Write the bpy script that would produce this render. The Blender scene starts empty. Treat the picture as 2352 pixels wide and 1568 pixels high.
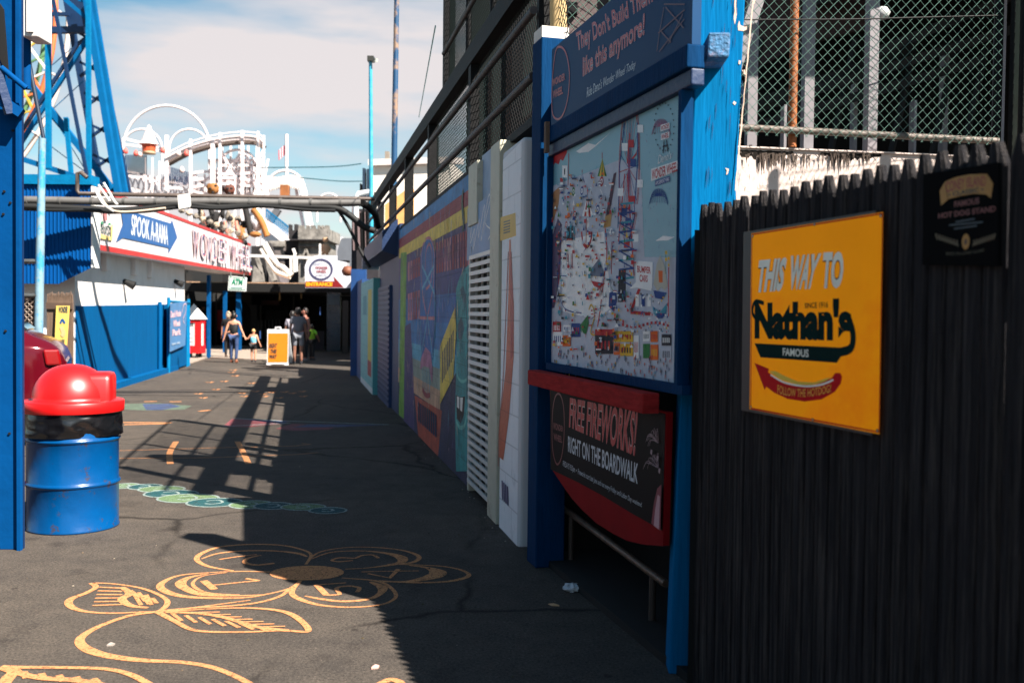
import bpy, bmesh, math, random
from math import sin, cos, tan, pi, radians, sqrt, atan2
from mathutils import Vector, Matrix, noise
random.seed(7)
S = bpy.context.scene
COL = S.collection

# ------------------------------------------------------------------ camera, sky, sun, exposure
HC = 1.55                      # eye height of the photographer
FPX = 2287.0                   # 35 mm lens on a 36 mm wide frame, in units of a 2352 px wide picture
CX, CY = 1176.0, 784.0
PITCH, ROLL = math.atan((784 - 721) / FPX), 0.011
cam_d = bpy.data.cameras.new('camera')
cam = bpy.data.objects.new('camera', cam_d)
COL.objects.link(cam)
cam_d.sensor_width = 36.0
cam_d.lens = 35.0
cam_d.clip_start = 0.05
cam_d.clip_end = 2000
RM = Matrix.Rotation(pi / 2 - PITCH, 3, 'X') @ Matrix.Rotation(ROLL, 3, 'Z')
cam.matrix_world = Matrix.Translation((0, 0, HC)) @ RM.to_4x4()
cam_d.dof.use_dof = True
cam_d.dof.focus_distance = 6.6
cam_d.dof.aperture_fstop = 2.7
cam_d.dof.aperture_blades = 9
S.camera = cam

SUN_AZ, SUN_EL = radians(51), radians(46)      # sun stands behind the camera's right shoulder
sun_dir = Vector((sin(SUN_AZ) * cos(SUN_EL), -cos(SUN_AZ) * cos(SUN_EL), sin(SUN_EL)))
sd = bpy.data.lights.new('sun', 'SUN')
sd.energy = 5.0
sd.angle = radians(0.5)
sd.color = (1.0, 0.93, 0.83)
so = bpy.data.objects.new('sun', sd)
COL.objects.link(so)
so.rotation_euler = sun_dir.to_track_quat('Z', 'Y').to_euler()
so.location = (6, -6, 20)

W = bpy.data.worlds.new('World')
S.world = W
W.use_nodes = True
nt = W.node_tree
nt.nodes.clear()
def wn(t, **k):
    n = nt.nodes.new(t)
    for a, b in k.items():
        setattr(n, a, b)
    return n
wo = wn('ShaderNodeOutputWorld')
sky = wn('ShaderNodeTexSky', sky_type='NISHITA')
sky.sun_disc = False
sky.sun_elevation = SUN_EL
sky.sun_rotation = atan2(sun_dir.x, sun_dir.y)
sky.air_density = 1.0
sky.dust_density = 0.3
sky.ozone_density = 2.5
bg1 = wn('ShaderNodeBackground')
bg1.inputs[1].default_value = 0.052
tint = wn('ShaderNodeMix', data_type='RGBA', blend_type='MULTIPLY')
tint.inputs[0].default_value = 1.0
tint.inputs[7].default_value = (0.78, 0.97, 0.86, 1)
nt.links.new(sky.outputs[0], tint.inputs[6])
nt.links.new(tint.outputs[2], bg1.inputs[0])
bg2 = wn('ShaderNodeBackground')
bg2.inputs[0].default_value = (1.0, 0.92, 0.92, 1)
bg2.inputs[1].default_value = 0.28
tc = wn('ShaderNodeTexCoord')
mp = wn('ShaderNodeMapping')
mp.inputs['Scale'].default_value = (1.6, 1.6, 7.5)
mp.inputs['Location'].default_value = (3.3, 0.4, 0.35)
nt.links.new(tc.outputs['Generated'], mp.inputs[0])
nz = wn('ShaderNodeTexNoise')
nz.inputs['Scale'].default_value = 1.15
nz.inputs['Detail'].default_value = 6
nz.inputs['Roughness'].default_value = 0.5
nt.links.new(mp.outputs[0], nz.inputs[0])
cr = wn('ShaderNodeValToRGB')
cr.color_ramp.elements[0].position = 0.47
cr.color_ramp.elements[0].color = (0.0, 0.0, 0.0, 1)
cr.color_ramp.elements[1].position = 0.60
cr.color_ramp.elements[1].color = (0.95, 0.95, 0.95, 1)
nt.links.new(nz.outputs[0], cr.inputs[0])
sep = wn('ShaderNodeSeparateXYZ')
nt.links.new(tc.outputs['Generated'], sep.inputs[0])
mr = wn('ShaderNodeMapRange')
mr.inputs['From Min'].default_value = 0.27
mr.inputs['From Max'].default_value = 0.42
mr.inputs['To Min'].default_value = 1.0
mr.inputs['To Max'].default_value = 0.0
nt.links.new(sep.outputs[2], mr.inputs['Value'])
mul = wn('ShaderNodeMath', operation='MULTIPLY')
nt.links.new(cr.outputs[0], mul.inputs[0])
nt.links.new(mr.outputs[0], mul.inputs[1])
mx = wn('ShaderNodeMixShader')
nt.links.new(mul.outputs[0], mx.inputs[0])
nt.links.new(bg1.outputs[0], mx.inputs[1])
nt.links.new(bg2.outputs[0], mx.inputs[2])
nt.links.new(mx.outputs[0], wo.inputs[0])

vs = S.view_settings
vs.view_transform = 'Standard'
vs.look = 'None'
vs.exposure = 1.6
vs.gamma = 1.0
vs.use_curve_mapping = False
S.cycles.max_bounces = 6
S.cycles.transparent_max_bounces = 12

# ------------------------------------------------------------------ where a picture point lies in the place
def ray(x, y):
    return RM @ Vector(((x - CX) / FPX, -(y - CY) / FPX, -1.0))
def P(x, y, Y):
    d = ray(x, y)
    return Vector((0, 0, HC)) + d * (Y / d.y)
def G(x, y, h=0.0):
    d = ray(x, y)
    return Vector((0, 0, HC)) + d * ((h - HC) / d.z)
def V2(p):
    return Vector((p[0], p[1], 0))

# ------------------------------------------------------------------ materials
def lin(c):
    c = c / 255.0
    return c / 12.92 if c <= 0.04045 else ((c + 0.055) / 1.055) ** 2.4
MATS = {}
def mat(rgb, rough=0.6, var=0.12, scale=6.0, metal=0.0, bump=0.0, bscale=40.0, kind=None, dirt=None, damt=0.0,
        dscale=2.0, stretch=None, emit=0.0, spec=0.5, key=None, alpha=1.0, wear=0.0, dlo=0.5, dhi=0.7):
    k = (tuple(rgb), rough, var, scale, metal, bump, bscale, kind, dirt, damt, dscale, stretch, emit, spec, alpha, wear, dlo, dhi)
    if k in MATS:
        return MATS[k]
    m = bpy.data.materials.new(key or 'paint')
    m.use_nodes = True
    n = m.node_tree
    b = n.nodes['Principled BSDF']
    L = n.links.new
    c = (lin(rgb[0]), lin(rgb[1]), lin(rgb[2]), 1)
    b.inputs['Roughness'].default_value = rough
    b.inputs['Metallic'].default_value = metal
    b.inputs['Specular IOR Level'].default_value = spec
    t = n.nodes.new('ShaderNodeTexCoord')
    co = t.outputs['Object']
    if kind == 'brick':
        co = t.outputs['UV']
    if stretch:
        mm = n.nodes.new('ShaderNodeMapping')
        mm.inputs['Scale'].default_value = stretch
        L(co, mm.inputs[0])
        co2 = mm.outputs[0]
    else:
        co2 = co
    nz = n.nodes.new('ShaderNodeTexNoise')
    nz.inputs['Scale'].default_value = scale
    nz.inputs['Detail'].default_value = 6
    nz.inputs['Roughness'].default_value = 0.65
    L(co2, nz.inputs[0])
    mixc = n.nodes.new('ShaderNodeMix')
    mixc.data_type = 'RGBA'
    mixc.inputs[6].default_value = tuple(max(0, v * (1 - var)) for v in c[:3]) + (1,)
    mixc.inputs[7].default_value = tuple(min(1, v * (1 + var)) for v in c[:3]) + (1,)
    mrr = n.nodes.new('ShaderNodeMapRange')
    mrr.inputs['From Min'].default_value = 0.3
    mrr.inputs['From Max'].default_value = 0.7
    L(nz.outputs[0], mrr.inputs[0])
    L(mrr.outputs[0], mixc.inputs[0])
    col = mixc.outputs[2]
    if dirt:
        n2 = n.nodes.new('ShaderNodeTexNoise')
        n2.inputs['Scale'].default_value = dscale
        n2.inputs['Detail'].default_value = 8
        n2.inputs['Roughness'].default_value = 0.7
        L(co2, n2.inputs[0])
        r2 = n.nodes.new('ShaderNodeMapRange')
        r2.inputs['From Min'].default_value = dlo
        r2.inputs['From Max'].default_value = dhi
        r2.inputs['To Max'].default_value = damt
        L(n2.outputs[0], r2.inputs[0])
        m2 = n.nodes.new('ShaderNodeMix')
        m2.data_type = 'RGBA'
        m2.inputs[7].default_value = (lin(dirt[0]), lin(dirt[1]), lin(dirt[2]), 1)
        L(col, m2.inputs[6])
        L(r2.outputs[0], m2.inputs[0])
        col = m2.outputs[2]
    hgt = None
    if kind == 'brick':
        br = n.nodes.new('ShaderNodeTexBrick')
        br.inputs['Scale'].default_value = 1.0
        br.inputs['Mortar Size'].default_value = 0.006
        br.inputs['Mortar Smooth'].default_value = 0.3
        br.inputs['Brick Width'].default_value = 0.42
        br.inputs['Row Height'].default_value = 0.215
        br.offset = 0.5
        L(t.outputs['UV'], br.inputs[0])
        m3 = n.nodes.new('ShaderNodeMix')
        m3.data_type = 'RGBA'
        m3.blend_type = 'MULTIPLY'
        m3.inputs[7].default_value = (0.76, 0.76, 0.76, 1)
        L(col, m3.inputs[6])
        L(br.outputs['Fac'], m3.inputs[0])
        col = m3.outputs[2]
        hgt = br.outputs['Fac']
    L(col, b.inputs['Base Color'])
    if bump or hgt:
        bp = n.nodes.new('ShaderNodeBump')
        bp.inputs['Distance'].default_value = 0.02
        bp.inputs['Strength'].default_value = max(bump, 0.2)
        n3 = n.nodes.new('ShaderNodeTexNoise')
        n3.inputs['Scale'].default_value = bscale
        n3.inputs['Detail'].default_value = 5
        L(co2, n3.inputs[0])
        if hgt:
            sb = n.nodes.new('ShaderNodeMath')
            sb.operation = 'SUBTRACT'
            L(n3.outputs[0], sb.inputs[0])
            L(hgt, sb.inputs[1])
            L(sb.outputs[0], bp.inputs['Height'])
        else:
            L(n3.outputs[0], bp.inputs['Height'])
        L(bp.outputs[0], b.inputs['Normal'])
    if emit:
        b.inputs['Emission Strength'].default_value = emit
        L(col, b.inputs['Emission Color'])
    if wear:
        n4 = n.nodes.new('ShaderNodeTexNoise')
        n4.inputs['Scale'].default_value = 60
        n4.inputs['Detail'].default_value = 6
        n4.inputs['Roughness'].default_value = 0.8
        L(co, n4.inputs[0])
        r4 = n.nodes.new('ShaderNodeMapRange')
        r4.inputs['From Min'].default_value = 0.36
        r4.inputs['From Max'].default_value = 0.48
        r4.inputs['To Min'].default_value = 1 - wear
        L(n4.outputs[0], r4.inputs[0])
        L(r4.outputs[0], b.inputs['Alpha'])
    elif alpha < 1:
        b.inputs['Alpha'].default_value = alpha
    MATS[k] = m
    return m

# ------------------------------------------------------------------ objects
def props(o, label=None, cat=None, group=None, kind=None):
    if label: o['label'] = label
    if cat: o['category'] = cat
    if group: o['group'] = group
    if kind: o['kind'] = kind
    return o
def thing(name, label, cat, loc, group=None):
    o = bpy.data.objects.new(name, None)
    o.empty_display_size = 0.2
    COL.objects.link(o)
    o.location = loc
    return props(o, label, cat, group)
def origin(o):
    v = Vector(o.location)
    while o.parent:
        o = o.parent
        v = v + Vector(o.location)
    return v

class MB:
    """collects faces in world coordinates, then links them as one mesh object"""
    def __init__(s):
        s.v, s.f, s.m, s.uv, s.sm = [], [], [], [], []
        s.mats = []
    def mi(s, m):
        if m not in s.mats:
            s.mats.append(m)
        return s.mats.index(m)
    def face(s, pts, m, uv=None, smooth=False):
        i = len(s.v)
        s.v += [Vector(p) for p in pts]
        s.f.append(list(range(i, i + len(pts))))
        s.m.append(s.mi(m)); s.uv.append(uv); s.sm.append(smooth)
    def mesh(s, vs_, fs_, m, smooth=False):
        i = len(s.v)
        s.v += [Vector(p) for p in vs_]
        k = s.mi(m)
        for f in fs_:
            s.f.append([i + a for a in f])
            s.m.append(k); s.uv.append(None); s.sm.append(smooth)
    def box(s, a, b, m):
        (x0, y0, z0), (x1, y1, z1) = a, b
        vs_ = [(x0, y0, z0), (x1, y0, z0), (x1, y1, z0), (x0, y1, z0), (x0, y0, z1), (x1, y0, z1), (x1, y1, z1), (x0, y1, z1)]
        s.mesh(vs_, [(0, 3, 2, 1), (4, 5, 6, 7), (0, 1, 5, 4), (1, 2, 6, 5), (2, 3, 7, 6), (3, 0, 4, 7)], m)
    def obox(s, o, U, V, N, m, bev=0.0):
        """box with corner o and edge vectors U, V, N"""
        o, U, V, N = Vector(o), Vector(U), Vector(V), Vector(N)
        vs_ = [o, o + U, o + U + V, o + V, o + N, o + U + N, o + U + V + N, o + V + N]
        s.mesh(vs_, [(0, 3, 2, 1), (4, 5, 6, 7), (0, 1, 5, 4), (1, 2, 6, 5), (2, 3, 7, 6), (3, 0, 4, 7)], m)
    def beam(s, a, b, w, h, m, up=(0, 0, 1)):
        a, b = Vector(a), Vector(b)
        d = (b - a).normalized()
        u = Vector(up)
        if abs(d.dot(u)) > 0.98:
            u = Vector((0, 1, 0))
        sx = d.cross(u).normalized() * w
        sy = d.cross(sx).normalized() * h
        s.obox(a - sx / 2 - sy / 2, sx, sy, b - a, m)
    def tube(s, pts, r, m, n=8, smooth=True, cap=True):
        pts = [Vector(p) for p in pts]
        rs = r if isinstance(r, (list, tuple)) else [r] * len(pts)
        rings = []
        prev = None
        for i, p in enumerate(pts):
            d = (pts[min(i + 1, len(pts) - 1)] - pts[max(i - 1, 0)]).normalized()
            if prev is None:
                u = Vector((0, 0, 1)) if abs(d.z) < 0.9 else Vector((1, 0, 0))
                sx = d.cross(u).normalized()
            else:
                sx = (prev - d * prev.dot(d)).normalized()
            prev = sx
            sy = d.cross(sx)
            rings.append([p + (sx * cos(2 * pi * k / n) + sy * sin(2 * pi * k / n)) * rs[i] for k in range(n)])
        vs_ = [q for rg in rings for q in rg]
        fs_ = [(i * n + k, i * n + (k + 1) % n, (i + 1) * n + (k + 1) % n, (i + 1) * n + k) for i in range(len(pts) - 1) for k in range(n)]
        s.mesh(vs_, fs_, m, smooth)
        if cap:
            s.face(list(reversed(rings[0])), m); s.face(rings[-1], m)
    def lathe(s, c, prof, m, n=48, smooth=True, fn=None, a0=0, a1=2 * pi):
        c = Vector(c)
        full = abs(a1 - a0 - 2 * pi) < 1e-6
        cols = n if full else n + 1
        vs_ = []
        for (r, z) in prof:
            for k in range(cols):
                a = a0 + (a1 - a0) * k / n
                rr = fn(r, z, a) if fn else r
                vs_.append(c + Vector((rr * cos(a), rr * sin(a), z)))
        fs_ = []
        for i in range(len(prof) - 1):
            for k in range(n):
                k2 = (k + 1) % cols
                fs_.append((i * cols + k, i * cols + k2, (i + 1) * cols + k2, (i + 1) * cols + k))
        s.mesh(vs_, fs_, m, smooth)
    def prism(s, pts, depth, m):
        """extrude the 3-D polygon pts by the vector depth"""
        pts = [Vector(p) for p in pts]
        D = Vector(depth)
        n = len(pts)
        s.face(pts, m); s.face([p + D for p in reversed(pts)], m)
        for i in range(n):
            j = (i + 1) % n
            s.face([pts[j], pts[i], pts[i] + D, pts[j] + D], m)
    def build(s, name, parent=None, loc=None, label=None, cat=None, group=None, kind=None):
        me = bpy.data.meshes.new(name)
        if parent is not None:
            base = origin(parent)
            loc2 = (0, 0, 0)
        else:
            if loc is None:
                n = max(1, len(s.v))
                mnz = min(v.z for v in s.v)
                loc = (sum(v.x for v in s.v) / n, sum(v.y for v in s.v) / n, mnz)
            base = Vector(loc)
            loc2 = loc
        me.from_pydata([tuple(v - base) for v in s.v], [], s.f)
        for m in s.mats:
            me.materials.append(m)
        me.polygons.foreach_set('material_index', s.m)
        me.polygons.foreach_set('use_smooth', s.sm)
        if any(u for u in s.uv):
            ul = me.uv_layers.new(name='UVMap')
            for p, u in zip(me.polygons, s.uv):
                if u:
                    for li, q in zip(p.loop_indices, u):
                        ul.data[li].uv = q
        me.update()
        o = bpy.data.objects.new(name, me)
        COL.objects.link(o)
        o.location = loc2
        if parent is not None:
            o.parent = parent
        return props(o, label, cat, group, kind)

def bevel(o, w=0.01, seg=2):
    b = o.modifiers.new('bevel', 'BEVEL')
    b.width = w; b.segments = seg; b.limit_method = 'ANGLE'
    return o

# lettering outlines from the built-in font
TXT = {}
def glyphs(s_, bold=0.0, shear=0.0, space=1.0):
    k = (s_, bold, shear, space)
    if k in TXT:
        return TXT[k]
    cu = bpy.data.curves.new('t', 'FONT')
    cu.body = s_; cu.offset = bold; cu.shear = shear; cu.space_character = space
    cu.resolution_u = 3
    ob = bpy.data.objects.new('t', cu)
    COL.objects.link(ob)
    dg = bpy.context.evaluated_depsgraph_get()
    me = bpy.data.meshes.new_from_object(ob.evaluated_get(dg))
    vs_ = [Vector(v.co) for v in me.vertices]
    fs_ = [tuple(p.vertices) for p in me.polygons]
    bpy.data.objects.remove(ob); bpy.data.curves.remove(cu); bpy.data.meshes.remove(me)
    x0 = min(v.x for v in vs_); x1 = max(v.x for v in vs_); y0 = min(v.y for v in vs_); y1 = max(v.y for v in vs_)
    vs_ = [((v.x - x0) / (x1 - x0), (v.y - y0) / (y1 - y0)) for v in vs_]
    TXT[k] = (vs_, fs_)
    return TXT[k]

class Canvas:
    """flat artwork on a real plane: origin O, unit vectors U, V and outward normal N"""
    def __init__(s, O, U, V, N=None, step=0.00025, lift=0.003):
        s.O, s.U, s.V = Vector(O), Vector(U).normalized(), Vector(V).normalized()
        s.N = Vector(N).normalized() if N is not None else s.U.cross(s.V)
        s.mb = MB(); s.k = 0; s.step = step; s.lift = lift
    def px(s, x, y):
        o = Vector((0, 0, HC)); d = ray(x, y)
        t = (s.O - o).dot(s.N) / d.dot(s.N)
        q = o + d * t - s.O
        return (q.dot(s.U), q.dot(s.V))
    def w(s, u, v, off=0.0):
        return s.O + s.U * u + s.V * v + s.N * off
    def poly(s, uvs, m, px=False):
        if px:
            uvs = [s.px(*q) for q in uvs]
        s.k += 1
        off = s.lift + s.k * s.step
        # keep the winding outward
        a = sum(uvs[i][0] * uvs[(i + 1) % len(uvs)][1] - uvs[(i + 1) % len(uvs)][0] * uvs[i][1] for i in range(len(uvs)))
        flip = (a < 0) != (s.U.cross(s.V).dot(s.N) < 0)
        if flip:
            uvs = list(reversed(uvs))
        s.mb.face([s.w(u, v, off) for u, v in uvs], m, [(u, v) for u, v in uvs])
    def rect(s, u0, v0, u1, v1, m):
        s.poly([(u0, v0), (u1, v0), (u1, v1), (u0, v1)], m)
    def ell(s, cu, cv, ru, rv, m, n=24, a0=0, a1=2 * pi, rot=0):
        pts = []
        for i in range(n):
            a = a0 + (a1 - a0) * i / (n if abs(a1 - a0 - 2 * pi) < 1e-6 else n - 1)
            x, y = ru * cos(a), rv * sin(a)
            pts.append((cu + x * cos(rot) - y * sin(rot), cv + x * sin(rot) + y * cos(rot)))
        s.poly(pts, m)
    def stroke(s, pts, w, m, px=False, closed=False, smooth=0):
        if px:
            pts = [s.px(*q) for q in pts]
        pts = [Vector((p[0], p[1])) for p in pts]
        if smooth:
            pts = catmull(pts, smooth, closed)
        s.k += 1
        off = s.lift + s.k * s.step
        n = len(pts)
        L_, R_ = [], []
        ws = w if isinstance(w, (list, tuple)) else None
        for i, p in enumerate(pts):
            if closed:
                a, b = pts[(i - 1) % n], pts[(i + 1) % n]
            else:
                a, b = pts[max(i - 1, 0)], pts[min(i + 1, n - 1)]
            d = b - a
            if d.length < 1e-9:
                d = Vector((1, 0))
            d.normalize()
            if ws:
                q = i / max(1, n - 1) * (len(ws) - 1)
                j = min(int(q), len(ws) - 2)
                ww = ws[j] * (1 - q + j) + ws[j + 1] * (q - j)
            else:
                ww = w
            nn = Vector((-d.y, d.x)) * ww / 2
            L_.append(p + nn); R_.append(p - nn)
        up = s.U.cross(s.V).dot(s.N) > 0
        for i in range(n if closed else n - 1):
            j = (i + 1) % n
            q = [R_[i], R_[j], L_[j], L_[i]]
            if not up:
                q.reverse()
            s.mb.face([s.w(a.x, a.y, off) for a in q], m, [(a.x, a.y) for a in q])
    def text(s, t, quad, m, px=False, bold=0.0, shear=0.0, space=1.0, outline=None, ow=0.05, arc=0.0):
        """quad: bottom-left, bottom-right, top-right, top-left"""
        if px:
            quad = [s.px(*q) for q in quad]
        if outline is not None:
            s._text(t, quad, outline, bold + ow, shear, space, arc)
        s._text(t, quad, m, bold, shear, space, arc)
    def _text(s, t, quad, m, bold, shear, space, arc):
        vs_, fs_ = glyphs(t, bold, shear, space)
        s.k += 1
        off = s.lift + s.k * s.step
        A, B, C_, D = [Vector(q) for q in quad]
        def mp_(x, y):
            y2 = y + arc * 4 * x * (1 - x)
            p = (A * (1 - x) + B * x) * (1 - y2) + (D * (1 - x) + C_ * x) * y2
            return s.w(p.x, p.y, off)
        s.mb.mesh([mp_(x, y) for x, y in vs_], fs_, m)
    def build(s, name, parent=None, **k):
        return s.mb.build(name, parent, **k)

def catmull(pts, k=6, closed=False):
    out = []
    n = len(pts)
    rng = range(n) if closed else range(n - 1)
    for i in rng:
        if closed:
            p0, p1, p2, p3 = pts[(i - 1) % n], pts[i], pts[(i + 1) % n], pts[(i + 2) % n]
        else:
            p0, p1, p2, p3 = pts[max(i - 1, 0)], pts[i], pts[i + 1], pts[min(i + 2, n - 1)]
        for j in range(k):
            t = j / k
            out.append(0.5 * ((2 * p1) + (p2 - p0) * t + (2 * p0 - 5 * p1 + 4 * p2 - p3) * t * t + (3 * p1 - p0 - 3 * p2 + p3) * t ** 3))
    if not closed:
        out.append(pts[-1])
    return out

def chain(mb, O, U, V, w, h, cell, r, m):
    """chain-link wires woven over a w x h panel"""
    O, U, V = Vector(O), Vector(U).normalized(), Vector(V).normalized()
    N = U.cross(V)
    for fam in (1, -1):
        c = -h if fam > 0 else 0
        c0 = (-h if fam > 0 else 0.0)
        c1 = (w if fam > 0 else w + h)
        c = c0 + cell / 2
        while c < c1:
            # line u = c + fam*v , v in 0..h
            va, vb = 0.0, h
            if fam > 0:
                va = max(va, -c); vb = min(vb, w - c)
            else:
                va = max(va, c - w); vb = min(vb, c)
            if vb - va > cell * 0.3:
                # split into weave steps so that the wires bend round each other
                p0 = O + U * (c + fam * va) + V * va
                p1 = O + U * (c + fam * vb) + V * vb
                mb.tube([p0 + N * r * fam * 0.9, p1 + N * r * fam * 0.9], r, m, n=4, smooth=False, cap=False)
            c += cell

# ------------------------------------------------------------------ palette
BLUE = mat((0, 70, 122), 0.7, 0.10, 5, spec=.1, bump=0.08, bscale=30, dirt=(0, 42, 76), damt=0.35, dscale=3)
BLUE_L = mat((0, 104, 150), 0.7, 0.15, 6, spec=.1, bump=0.1, bscale=30, dirt=(10, 66, 110), damt=0.4, dscale=5)
BLUE_D = mat((4, 38, 78), 0.55, 0.15, 5, bump=0.12, bscale=30)
WHITE = mat((225, 220, 214), 0.6, 0.06, 4, dirt=(150, 140, 130), damt=0.3, dscale=3)
WHITE_C = mat((228, 224, 220), 0.7, 0.05, 8, dirt=(170, 165, 160), damt=0.25, dscale=8)
RED = mat((190, 32, 30), 0.5, 0.12, 6, dirt=(110, 30, 25), damt=0.4)
BLACKM = mat((18, 19, 21), 0.5, 0.3, 10, metal=0.0, bump=0.1)
BLACK = mat((8, 8, 9), 0.7, 0.3, 5)
DARK = mat((22, 20, 21), 0.85, 0.4, 3)
GREY = mat((130, 130, 128), 0.45, 0.15, 8, metal=0.5)
GALV = mat((120, 122, 120), 0.4, 0.2, 15, metal=0.7, dirt=(80, 60, 45), damt=0.5, dscale=8)
CREAM = mat((190, 186, 166), 0.6, 0.08, 6, dirt=(110, 80, 50), damt=0.5, dscale=7, dlo=0.58)
BROWNW = mat((105, 84, 70), 0.85, 0.3, 3, bump=0.5, bscale=20, stretch=(14, 14, 1.2))

# ================================================================== THE GROUND
def ground_mat():
    m = bpy.data.materials.new('asphalt')
    m.use_nodes = True
    n = m.node_tree; b = n.nodes['Principled BSDF']; L = n.links.new
    t = n.nodes.new('ShaderNodeTexCoord')
    def noi(sc, det, rg=0.6):
        q = n.nodes.new('ShaderNodeTexNoise')
        q.inputs['Scale'].default_value = sc; q.inputs['Detail'].default_value = det; q.inputs['Roughness'].default_value = rg
        L(t.outputs['Object'], q.inputs[0]); return q
    big, mid, fine = noi(0.5, 6), noi(5, 8, 0.7), noi(70, 6, 0.85)
    def ramp(src, a, b2, ca, cb):
        r = n.nodes.new('ShaderNodeValToRGB')
        r.color_ramp.elements[0].position = a; r.color_ramp.elements[1].position = b2
        r.color_ramp.elements[0].color = (*ca, 1); r.color_ramp.elements[1].color = (*cb, 1)
        L(src.outputs[0], r.inputs[0]); return r
    def mixn(a, b2, mode, fac):
        x = n.nodes.new('ShaderNodeMix'); x.data_type = 'RGBA'; x.blend_type = mode
        x.inputs[0].default_value = fac
        L(a, x.inputs[6]); L(b2, x.inputs[7]); return x.outputs[2]
    base = ramp(fine, 0.34, 0.66, (0.022, 0.0200, 0.0180), (0.140, 0.121, 0.104))
    r1 = ramp(mid, 0.3, 0.62, (0.70, 0.70, 0.72), (1.05, 1.02, 1.0))
    r2 = ramp(big, 0.35, 0.65, (0.82, 0.82, 0.84), (1.1, 1.07, 1.03))
    c = mixn(base.outputs[0], r1.outputs[0], 'MULTIPLY', 1)
    c = mixn(c, r2.outputs[0], 'MULTIPLY', 1)
    vo = n.nodes.new('ShaderNodeTexVoronoi'); vo.feature = 'DISTANCE_TO_EDGE'; vo.inputs['Scale'].default_value = 0.42
    wm = n.nodes.new('ShaderNodeMix'); wm.data_type = 'VECTOR'; wm.inputs[0].default_value = 0.22
    L(t.outputs['Object'], wm.inputs[4]); L(noi(1.4, 6).outputs['Color'], wm.inputs[5]); L(wm.outputs[1], vo.inputs[0])
    rc_ = ramp(vo, 0.0, 0.011, (0.3, 0.3, 0.3), (1, 1, 1))
    rm_ = ramp(noi(0.35, 3), 0.44, 0.54, (0, 0, 0), (1, 1, 1))
    cm = n.nodes.new('ShaderNodeMix'); cm.data_type = 'RGBA'; cm.blend_type = 'MULTIPLY'
    L(rm_.outputs[0], cm.inputs[0]); L(c, cm.inputs[6]); L(rc_.outputs[0], cm.inputs[7]); c = cm.outputs[2]
    st_ = ramp(noi(2.2, 10, 0.75), 0.56, 0.68, (1, 1, 1), (0.62, 0.61, 0.62)); c = mixn(c, st_.outputs[0], 'MULTIPLY', 1)
    v2 = n.nodes.new('ShaderNodeTexVoronoi'); v2.inputs['Scale'].default_value = 2.6; L(t.outputs['Object'], v2.inputs[0])
    gm = ramp(v2, 0.045, 0.06, (0.45, 0.45, 0.46), (1, 1, 1)); c = mixn(c, gm.outputs[0], 'MULTIPLY', 0.8)
    v3 = n.nodes.new('ShaderNodeTexVoronoi'); v3.inputs['Scale'].default_value = 34; L(t.outputs['Object'], v3.inputs[0])
    sp_ = ramp(v3, 0.10, 0.16, (2.1, 2.0, 1.9), (1, 1, 1)); c = mixn(c, sp_.outputs[0], 'MULTIPLY', 0.55)
    L(c, b.inputs['Base Color'])
    b.inputs['Roughness'].default_value = 0.85
    b.inputs['Specular IOR Level'].default_value = 0.12
    bp = n.nodes.new('ShaderNodeBump'); bp.inputs['Strength'].default_value = 0.5; bp.inputs['Distance'].default_value = 0.01
    L(fine.outputs[0], bp.inputs['Height']); L(bp.outputs[0], b.inputs['Normal'])
    return m
g = MB()
g.face([(-400, -60, 0), (400, -60, 0), (400, 500, 0), (-400, 500, 0)], ground_mat())
g.build('ground', loc=(0, 0, 0), kind='structure')

PAVE = mat((150, 135, 122), 0.85, 0.15, 3, bump=0.2, bscale=40, dirt=(90, 80, 75), damt=0.6)
pv = MB()
pa = [G(431, 838), G(477, 822), G(560, 826), G(628, 828), G(640, 806), G(640, 790), G(420, 790), G(418, 838)]
pv.prism([V2(p) + Vector((0, 0, 0.004)) for p in pa], (0, 0, 0.03), PAVE)
pv.build('pavement', loc=(-9, 34, 0), kind='structure')

# ------------------------------------------------------------------ paint on the ground
OR_ = mat((196, 134, 90), 0.85, 0.15, 20, wear=0.9, spec=.1, dirt=(120, 92, 70), damt=.5, dscale=9, dlo=.52, dhi=.7)
GRN = mat((96, 118, 84), 0.85, 0.25, 12, wear=0.8, spec=.2, dirt=(74, 78, 70), damt=.7, dscale=8)
TEA = mat((30, 74, 78), 0.85, 0.25, 12, wear=0.8, spec=.2, dirt=(60, 66, 66), damt=.7, dscale=8)
WHP = mat((130, 142, 138), 0.85, 0.2, 12, wear=0.9, spec=.2)
PBL = mat((52, 66, 100), 0.85, 0.3, 5, wear=0.95, dirt=(70, 70, 76), damt=.8, dscale=6)
PRD = mat((120, 56, 62), 0.85, 0.3, 5, wear=0.95, dirt=(80, 70, 70), damt=.8, dscale=6)
PGR = mat((84, 98, 82), 0.85, 0.2, 5, wear=1.0, dirt=(70, 70, 66), damt=.8, dscale=6)
def gcanvas():
    return Canvas((0, 0, 0), (1, 0, 0), (0, 1, 0), (0, 0, 1), step=0.00004, lift=0.002)
def D4(x, y):   # picture point from the enlarged crop of the flower
    return (x * 0.5, 1176 + y * 0.5)
gc = gcanvas()
def gs(pts, w, m=OR_, sm=6, closed=False):
    w = [q * .62 for q in w] if isinstance(w, list) else w * .62
    gc.stroke([D4(*p) for p in pts], w, m, px=True, smooth=sm, closed=closed)
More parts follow.
